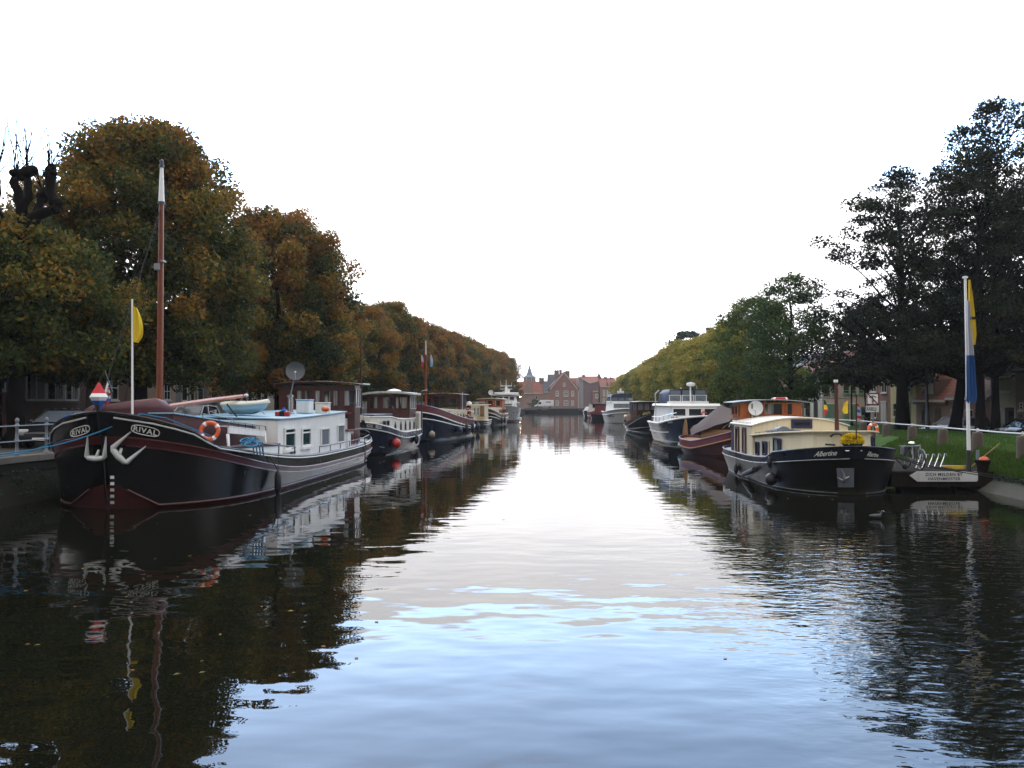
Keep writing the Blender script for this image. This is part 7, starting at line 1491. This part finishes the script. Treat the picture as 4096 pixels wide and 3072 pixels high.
def street_lamp(label, x, y, z0, h, style='lantern', lit=False, r=.06):
    t = thing('street_lamp', label, 'street lamp', (x, y, z0), group='street lamps'); WP.add(t.name); mb = MB(None)
    if style == 'lantern':
        mb.lathe([(.20, -.1), (.20, .30), (.15, .36), (.12, .80), (.14, .84), (.08, .92), (r, 1.0), (r * .8, h - .1), (.09, h - .06), (.05, h)], (x, y, z0), 10); mb.build('post', MT['iron'], t, smooth=50)
        k = 2.2 if lit else 1; mb = MB(None); mb.lathe([(.06 * k, 0), (.16 * k, .34), (.02, .36)], (x, y, z0 + h), 6); mb.build('lantern', MT['lampglow'] if lit else MT['lampglass'], t)
        mb = MB(None); mb.lathe([(.20, .345), (.16, .44), (.05, .52), (.03, .62), (.01, .64)], (x, y, z0 + h), 6); mb.build('lantern_cap', MT['iron'], t)
    else:
        mb.lathe([(r * 1.5, -.1), (r * 1.5, .9), (r, .95), (r, h - .6), (r * 1.6, h - .58), (r * 1.6, h - .5)], (x, y, z0), 10); mb.build('post', MT['iron'], t, smooth=50)
        mb = MB(None); mb.lathe([(.10, -.5), (.13, -.06), (.13, 0), (.02, .03)], (x, y, z0 + h), 12); mb.build('lamp_shade', MT['lampglass'], t, smooth=40)
    return t
p = at(3406, 1600, 62); street_lamp('old style black lamp post in front of the green garage doors', p.x, 62, GR, 3.9 , r=.07)
p = at(3708, 1600, 50); street_lamp('slim dark lamp post with a glass cylinder top among the maples', p.x, 50, LAWN, 5.0, 'tube', r=.085)
p = at(4049, 1600, 52); street_lamp('dark lamp post beside the ticket machine at the right edge', p.x, 52, LAWN, 4.6, 'lantern', r=.08)
p = at(2603, 1600, 126); street_lamp('thin lamp post behind the black tug', p.x, 126, LAWN, 4.2, 'lantern')
p = at(2079.5, 1600, 250); street_lamp('lit lamp glowing at the far quay left of the white van', p.x, 250, GF, 3.2, 'lantern', True)
p = at(4038, 1660, 49); t = thing('ticket_machine', 'dark parking ticket machine at the right edge behind the rail', 'ticket machine', (p.x, 49, LAWN)); WP.add(t.name)
mb = MB(None); mb.box(p.x - .2, 48.85, LAWN - .1, p.x + .2, 49.15, LAWN + 1.4); mb.build('case', MT['iron'], t, bevel=.03); mb = MB(None); mb.box(p.x - .14, 48.82, LAWN + .9, p.x + .14, 48.849, LAWN + 1.2); mb.build('screen', MT['glass'], t)
# traffic sign seen from behind
p = at(3216, 1600, 74); t = thing('traffic_sign', 'round traffic sign seen from behind in front of the white house', 'sign', (p.x, 74, GR)); WP.add(t.name)
mb = MB(None); mb.tube([(p.x, 74, GR - .1), (p.x, 74, GR + 2.9)], .035, 6); mb.build('post', MT['steel'], t); mb = MB(None); mb.lathe([(.02, 0), (.28, 0), (.28, .02), (.02, .025)], (p.x, 73.94, GR + 2.72), 18, 'Y'); mb.build('sign_plate', MT['dgrey'], t); mb = MB(None); mb.box(p.x - .05, 73.92, GR + 1.9, p.x + .28, 73.95, GR + 2.35); mb.build('lower_plate', MT['dgrey'], t)

# stone bollards carrying a white rail along the lawn
BD = [24.4, 27.6, 31.2, 34.7, 38.5, 42.4, 46.5]
BL = [None, 'stone bollard at the right edge under the white rail', 'stone bollard just right of the tall flagpole', 'stone bollard between the flagpole and the bicycle handlebar', 'stone bollard just behind the bicycle saddle', 'stone bollard left of the bicycle, right of the anchor sign', 'stone bollard just left of the orange life ring and the anchor sign post']
rgb = random.Random(3)
for d, lab in zip(BD, BL):
    x = RAILX(d); mb = MB(None); R = []
    for r, z in ((.215, -.25), (.205, .1), (.195, .35), (.185, .56), (.165, .61), (.10, .63)): R.append([(x + r * math.cos(a) * (1 + .03 * math.sin(3 * a + d)), d + r * math.sin(a) * (1 + .03 * math.cos(2 * a + d)), LAWN - .03 + z) for a in [2 * math.pi * j / 16 for j in range(16)]])
    mb.rings(R); o = mb.build('bollard', MT['bollard'], None, smooth=60); tag(o, lab or 'stone bollard beyond the right edge', 'bollard', 'stone bollards along the lawn')
t = thing('rail', 'long white metal rail resting on the stone bollards', 'rail', (RAILX(35), 35, LAWN + .6)); WP.add(t.name)
mb = MB(None); pts = []
for d0, d1 in zip(BD, BD[1:]):
    for f in (0, .33, .66): d = d0 + (d1 - d0) * f; pts.append((RAILX(d), d, LAWN + .66 - .012 * math.sin(math.pi * f)))
pts += [(RAILX(46.5), 46.5, LAWN + .66), (RAILX(52), 52, LAWN + .65), (RAILX(60), 60, LAWN + .65)]
mb.tube(pts, .028, 8); mb.build('bar', MT['whitegrey'], t, smooth=True)
for d in BD: mb = MB(None); mb.torus((RAILX(d), d, LAWN + .665), .045, .02, (1, 0, 0), (0, 0, 1), 12, 6); mb.lathe([(.05, -.07), (.04, 0)], (RAILX(d), d, LAWN + .66), 8); mb.build('bracket', MT['whitegrey'], t)

# no-anchoring sign with its KABELS plate
SD = 39.0; p = at(3492, 1700, SD); t = thing('warning_sign', 'white red edged no anchoring sign with a KABELS plate below it', 'sign', (p.x, SD, .8)); WP.add(t.name)
fs = Fac((0, SD - .05), (40, SD - .05), (0, -1)); Rs = lambda *r: fs.rect(r)
mb = MB(None); mb.tube([(p.x, SD, .4), (p.x, SD, at(0, 1624, SD).z)], .04, 8); mb.build('post', MT['greyiron'], t)
q = Rs(3465, 1572, 3517, 1620); mb = MB(None); fs.box(mb, q[0], q[1], q[2], q[3], -.02, .0); pl = mb.build('sign_plate', MT['white'], t)
mb = MB(None); e = .055
for a, b, c, d in ((q[0], q[1], q[0] + e, q[3]), (q[2] - e, q[1], q[2], q[3]), (q[0] + e, q[1], q[2] - e, q[1] + e), (q[0] + e, q[3] - e, q[2] - e, q[3])): fs.box(mb, a, b, c, d, .002, .006)
mb.build('red_border', MT['maroon'], pl)
uc, zc_ = (q[0] + q[2]) / 2, (q[1] + q[3]) / 2; mb = MB(None)
mb.tube([fs.p(uc, zc_ + .13, .008), fs.p(uc, zc_ - .15, .008)], .018, 6); mb.tube([fs.p(uc + .19 * math.cos(a), zc_ - .04 + .19 * math.sin(a), .008) for a in np.linspace(.55, 2.6, 10)], .018, 6); mb.tube([fs.p(uc - .07, zc_ - .10, .008), fs.p(uc + .07, zc_ - .10, .008)], .014, 5); mb.torus(fs.p(uc, zc_ - .18, .008), .028, .010, (1, 0, 0), (0, 0, 1), 10, 5); mb.build('anchor_symbol', MT['dletter'], pl)
mb = MB(None); mb.prism([fs.p(q[0] + .04, q[3] - .05, .016), fs.p(q[0] + .09, q[3] - .03, .016), fs.p(q[2] - .04, q[1] + .05, .016), fs.p(q[2] - .09, q[1] + .03, .016)], fs.n * .004); mb.build('red_bar', MT['maroon'], pl)
q = Rs(3463, 1623, 3516, 1649); mb = MB(None); fs.box(mb, q[0], q[1], q[2], q[3], -.02, .0); p2 = mb.build('lower_plate', MT['whitegrey'], t, bevel=.02)
decal('lettering', 'KABELS', ((3467, 1627), (3506, 1630), (3505, 1644), (3467, 1642)), lambda a, b: (lambda q: fs.p(q[0], q[1], .006))(fs.hit(a, b)), MT['dletter'], p2)

# landing stage with its arrow sign
t = thing('landing_stage', 'dark floating landing stage between the cream barge and the bank', 'landing stage', (14.8, 31, .3)); WP.add(t.name); rr = random.Random(2)
mb = MB(None); 
for i in range(40): y = 28.25 + i * .158; mb.box(12.95, y, .60 + rr.uniform(-.004, .004), XR(y) + .62, y + .15, .655)
mb.build('deck_boards', MT['pile'], t)
mb = MB(None); mb.box(12.9, 28.2, .14, 16.35, 28.38, .62); mb.box(12.95, 28.4, .10, 13.15, 34.4, .58); mb.box(16.0, 28.4, .2, 16.2, 34.4, .58); mb.build('beam', MT['pile'], t)
for x, y in ((13.3, 28.6), (15.2, 28.6), (13.4, 33), (15.4, 33)): mb = MB(None); mb.tube([(x, y, -.8), (x, y, .5)], .11, 8); mb.build('pile', MT['pile'], t)
fd = Fac((0, 28.17), (40, 28.17), (0, -1)); S_ = thing('arrow_sign', 'white arrow shaped sign with black lettering on the edge of the landing stage', 'sign', tuple(at(3775, 1905, 28.17))); WP.add(S_.name)
pg = [fd.hit(*q) for q in ((3637, 1902), (3668, 1885), (3904, 1886), (3910, 1891), (3910, 1921), (3904, 1926), (3668, 1926))]
mb = MB(None); mb.prism([fd.p(u, z, .03) for u, z in pg], -fd.n * .022); mb.build('sign_plate', MT['whitegrey'], S_)
hd = lambda a, b: (lambda q: fd.p(q[0], q[1], .034))(fd.hit(a, b))
decal('lettering', 'ZICH MELDEN BY', ((3699, 1891), (3849, 1891), (3849, 1904), (3699, 1904)), hd, MT['dletter'], S_); decal('lettering', 'HAVENMEESTER', ((3710, 1909), (3840, 1909), (3840, 1921), (3710, 1921)), hd, MT['dletter'], S_)
# bicycle
t = thing('bicycle', 'silver grey bicycle with a white saddle and dark pannier bags on the landing stage', 'bicycle', (14.0, 29.4, .655)); WP.add(t.name)
ang = math.atan2(-1.0, -.05); CUR[0] = Matrix.Translation((14.22, 29.4, .657)) @ Matrix.Rotation(ang, 4, 'Z') @ Matrix.Rotation(math.radians(-5), 4, 'X')
for x in (.54, -.54):
    mb = MB(); mb.torus((x, 0, .35), .335, .022, (1, 0, 0), (0, 0, 1), 30, 7); wh = mb.build('wheel', MT['rubber'], t, smooth=True)
    mb = MB(); mb.torus((x, 0, .35), .308, .012, (1, 0, 0), (0, 0, 1), 30, 6); mb.build('rim', MT['dullmetal'], wh, smooth=True)
    mb = MB(); [mb.tube([(x, -.02 + .04 * (k % 2), .35), (x + .30 * math.cos(k * math.pi / 8), 0, .35 + .30 * math.sin(k * math.pi / 8))], .0022, 4) for k in range(16)]; mb.tube([(x, -.05, .35), (x, .05, .35)], .025, 8); mb.build('spokes', MT['dullmetal'], wh)
    mb = MB(); a0, a1 = (.5, 2.6) if x > 0 else (.4, 3.4); mb.torus((x, 0, .35), .365, .016, (1, 0, 0), (0, 0, 1), 14, 6, (a0, a1)); mb.build('mudguard', MT['dullmetal'], t, smooth=True)
mb = MB(); bb, st, hd_, sl = (-.06, 0, .30), (-.24, 0, .78), (.36, 0, .84), (-.27, 0, .86)
for a, b, r in ((bb, (.37, 0, .76), .022), (st, hd_, .018), (bb, st, .018), ((-.54, .05, .35), bb, .01), ((-.54, -.05, .35), bb, .01), ((-.54, .05, .35), st, .009), ((-.54, -.05, .35), st, .009), ((.36, 0, .88), (.40, 0, .70), .022)): mb.tube([a, b], r, 7)
mb.build('frame', MT['dullmetal'], t, smooth=True)
mb = MB(); [mb.tube([(.40, s * .05, .70), (.45, s * .055, .55), (.54, s * .05, .35)], .013, 6) for s in (-1, 1)]; mb.build('fork', MT['dullmetal'], t)
mb = MB(); mb.tube([st, sl], .014, 6); mb.build('seat_post', MT['dullmetal'], t); mb = MB(); mb.rings([[(x, y * w, .90 + z * .05 - .02 * abs(y)) for y, z in ((-1, 0), (-.6, .9), (0, 1.1), (.6, .9), (1, 0), (0, -.7))] for x, w in ((-.42, .05), (-.38, .10), (-.28, .11), (-.18, .06), (-.10, .025))]); mb.build('saddle', MT['white'], t, smooth=True)
mb = MB(); mb.tube([(.36, 0, .86), (.34, 0, 1.08)], .016, 6); mb.tube([(.24, -.32, 1.10), (.32, -.22, 1.14), (.36, 0, 1.10), (.32, .22, 1.14), (.24, .32, 1.10)], .013, 6); mb.build('handlebar', MT['iron'], t, smooth=True)
for s in (-1, 1): mb = MB(); mb.tube([(.24, s * .32, 1.10), (.16, s * .34, 1.09)], .019, 7); mb.build('grip', MT['rubber'], t)
mb = MB(); mb.lathe([(.02, -.01), (.09, -.01), (.09, .01), (.02, .01)], (-.06, -.05, .30), 14, 'Y'); mb.tube([(-.06, -.07, .30), (.02, -.08, .16)], .01, 5); mb.tube([(-.06, .07, .30), (-.14, .08, .44)], .01, 5); mb.build('crank', MT['dullmetal'], t)
mb = MB(); mb.box(-.78, -.06, .74, -.3, .06, .755); mb.tube([(-.54, .06, .35), (-.6, .06, .74)], .007, 5); mb.tube([(-.54, -.06, .35), (-.6, -.06, .74)], .007, 5); mb.build('rack', MT['iron'], t)
for s in (-1, 1): mb = MB(); mb.cbox((-.55, s * .15, .58), (.36, .14, .32), 0, .0); mb.build('pannier', MT['dgrey'], t, bevel=.04)
mb = MB(); mb.prism([(-.78, -.24, .74), (-.34, -.24, .74), (-.34, .24, .76), (-.78, .24, .76)], (0, 0, .03)); mb.build('pannier_flap', MT['greyiron'], t)
mb = MB(); mb.tube([(-.06, .06, .28), (-.10, .22, .0)], .01, 5); mb.build('kickstand', MT['iron'], t)
CUR[0] = None
# flagpole with a yellow, white and blue flag
t = thing('flagpole', 'tall white flagpole with a black foot and a long yellow white and blue flag', 'flagpole', (15.72, 28.55, .66)); WP.add(t.name)
mb = MB(None); mb.tube([(15.72, 28.55, .6), (15.72, 28.55, 1.36)], .07, 12); mb.build('pole_foot', MT['dletter'], t)
mb = MB(None); mb.tube([(15.72, 28.55, 1.36), (15.70, 28.55, 4.5), (15.67, 28.55, 7.30)], [.062, .052, .04], 12); mb.lathe([(.085, 7.30), (.085, 7.35), (.02, 7.37)], (15.67, 28.55, 0), 12); mb.build('pole', MT['white'], t, smooth=60)
def hang(par, prof, mats, folds=5, depth=.07):
    """cloth hanging against a pole: prof = (x left, x right, z) rows, gathered in vertical folds"""
    mb = MB(None); n = 14
    rows = [[(xl + (xr - xl) * j / n, 28.55 - .09 - depth * (.5 + .5 * math.sin(j / n * folds * math.pi + z * .8)), z + (.05 * math.sin(j * 1.3) if i == len(prof) - 1 else 0)) for j in range(n + 1)] for i, (xl, xr, z) in enumerate(prof)]
    for i in range(len(rows) - 1): mb.mat(mats[i]); mb.rings(rows[i:i + 2], cap=False, closed=False)
    o = mb.build('flag', par[1], par[0], smooth=True); return o
hang((t, [MT['flagy'], MT['flagw'], MT['flagb'], MT['dletter']]), [(15.72, 15.77, 7.22), (15.72, 15.85, 6.6), (15.73, 15.91, 5.95), (15.73, 15.92, 5.85), (15.73, 15.95, 5.35), (15.75, 15.91, 5.02)], [0, 0, 3, 0, 0])
hang((t, [MT['flagy'], MT['flagw'], MT['flagb'], MT['dletter']]), [(15.64, 15.74, 6.5), (15.63, 15.82, 5.6), (15.63, 15.86, 4.8), (15.62, 15.87, 4.62), (15.60, 15.90, 4.3), (15.59, 15.92, 3.7), (15.58, 15.94, 3.25), (15.56, 15.90, 3.02)], [1, 1, 1, 2, 2, 2, 2], 6, .09)
# mooring pile, pipe, oar, hose, rack hooks
mb = MB(None); mb.lathe([(.17, -1.0), (.165, .3), (.17, .65), (.21, .90), (.27, 1.02), (.25, 1.05), (.05, 1.03)], (16.08, 28.35, 0), 14); o = mb.build('mooring_post', MT['pile'], None, smooth=50); tag(o, 'thick dark wooden mooring post with a flared top beside the arrow sign', 'mooring post')
mb = MB(None); R = [[(16.1 + r * 1.3 * math.cos(a) + .02 * math.sin(3 * a), 28.3 + r * math.sin(a), z + .02 * math.sin(4 * a)) for a in [2 * math.pi * j / 12 for j in range(12)]] for r, z in ((.14, 1.045), (.12, 1.10), (.06, 1.14), (.01, 1.15))]; mb.rings(R); tag(mb.build('cloth', MT['orange'], None, smooth=True), 'orange rag lying on top of the dark mooring post', 'rag')
mb = MB(None); mb.tube([(16.45, 29.3, -.5), (16.45, 29.3, 1.32)], .06, 10); tag(mb.build('steel_pipe', MT['greyiron'], None), 'rusty steel pipe standing behind the dark mooring post', 'pipe')
mb = MB(None); a, b = at(3866, 1882, 28.7), at(3992, 1779, 29.6); mb.tube([a, b], .014, 6); mb.tube([b - (b - a) * .02, b + (b - a) * .06], [.02, .012], 6); tag(mb.build('boat_hook', MT['oak'], None), 'wooden boat hook pole leaning from the landing stage towards the bank', 'boat hook')
mb = MB(None); c = at(3822, 1872, 28.9); c.z = .69
for k in range(5): mb.tube([(c.x + (.34 + .03 * k) * math.cos(a), c.y + .28 * math.sin(a), c.z + .018 * k + .04 * max(math.cos(a + .4 * k), 0) + .02) for a in np.linspace(.2 * k, 6.2, 24)], .014, 6)
tag(mb.build('hose', MT['yellow'], None, smooth=True), 'coil of yellow hose on the landing stage by the flagpole', 'hose')
t = thing('bicycle_rack', 'low steel bicycle rack of bent hooks behind the yellow hose', 'bicycle rack', (15.2, 30.2, .66)); WP.add(t.name)
for k in range(5): mb = MB(None); x, y = 14.75 + .27 * k, 30.0 + .1 * k; mb.tube([(x - .3, y - .3, .66), (x, y, 1.0), (x + .05, y + .05, 1.12), (x + .12, y + .06, 1.12), (x + .13, y + .05, 1.03)], .012, 5); mb.build('hook', MT['steel'], t)
for k, (a, b, c_) in enumerate((((3566, 1826, 27.9), (3700, 1866, 27.6), (4140, 1935, 26.2)), ((3560, 1822, 28.0), (3740, 1868, 27.7), (4140, 1922, 26.4)))):
    mb = MB(None); mb.tube([at(*a), at(*b), at(*c_)], .016, 5); tag(mb.build('mooring_rope', MT['rope'], None), ('lower' if k == 0 else 'upper') + ' black mooring line from the cream barge bow across the arrow sign', 'rope', 'black mooring lines of the cream barge')
mb = MB(None); mb.tube([at(3562, 1812, 28.2), at(3590, 1842, 28.5), at(3617, 1868, 28.9)], .018, 6); mb.ball(at(3620, 1866, 28.9), .1, 10, 6); tag(mb.build('mooring_rope', MT['rope'], None), 'short black rope from the cream barge bow to the landing stage', 'rope')
# coot on the water and fallen leaves
c = onz(3506, 2074, 0); t = thing('coot', 'black coot with a white bill swimming before the cream barge', 'bird', tuple(c)); WP.add(t.name)
mb = MB(None); R = [[(c.x + x, c.y + r * math.cos(a), c.z + z + r * .8 * math.sin(a)) for a in [2 * math.pi * j / 12 for j in range(12)]] for x, z, r in ((-.19, .075, .01), (-.15, .06, .05), (-.05, .05, .085), (.05, .055, .08), (.11, .09, .05), (.125, .14, .035), (.135, .18, .038), (.16, .19, .03), (.175, .185, .012))]
mb.rings(R); mb.build('body', MT['rubber'], t, smooth=True); mb = MB(None); mb.tube([(c.x + .168, c.y, .195), (c.x + .21, c.y, .178)], [.017, .004], 6); mb.build('bill', MT['white'], t)
rg = np.random.default_rng(12); n = 200; Pn = []
while len(Pn) < n:
    y = 9 + 60 * rg.random() ** 1.7; x = XL(y) + 2.5 + (XR(y) - XL(y) - 5) * rg.random()
    if rg.random() < (1.0 if x < -1 or x > 6 else .06): Pn.append((x, y, .004))
kind_o = bpy.data.objects.new('fallen_leaves', leaf_mesh('fallen_leaves', np.array(Pn), .05 + .05 * rg.random(n), .5 + .5 * rg.random(n), LF['chest'], rg, 6.0)); COL.objects.link(kind_o); kind(kind_o, 'stuff')

# ---------------------------------------------------------------- damp autumn air
m, nt, out = newmat('damp_air')
v = nt.new('ShaderNodeVolumePrincipled'); v.inputs['Color'].default_value = (0.93, 0.95, 1.0, 1); v.inputs['Density'].default_value = 0.00020; v.inputs['Anisotropy'].default_value = 0.35
nt.l.new(v.outputs[0], out.inputs['Volume'])
mb = MB(None); mb.box(-120, -25, -1.6, 140, 560, 34); kind(mb.build('haze', m), 'stuff')
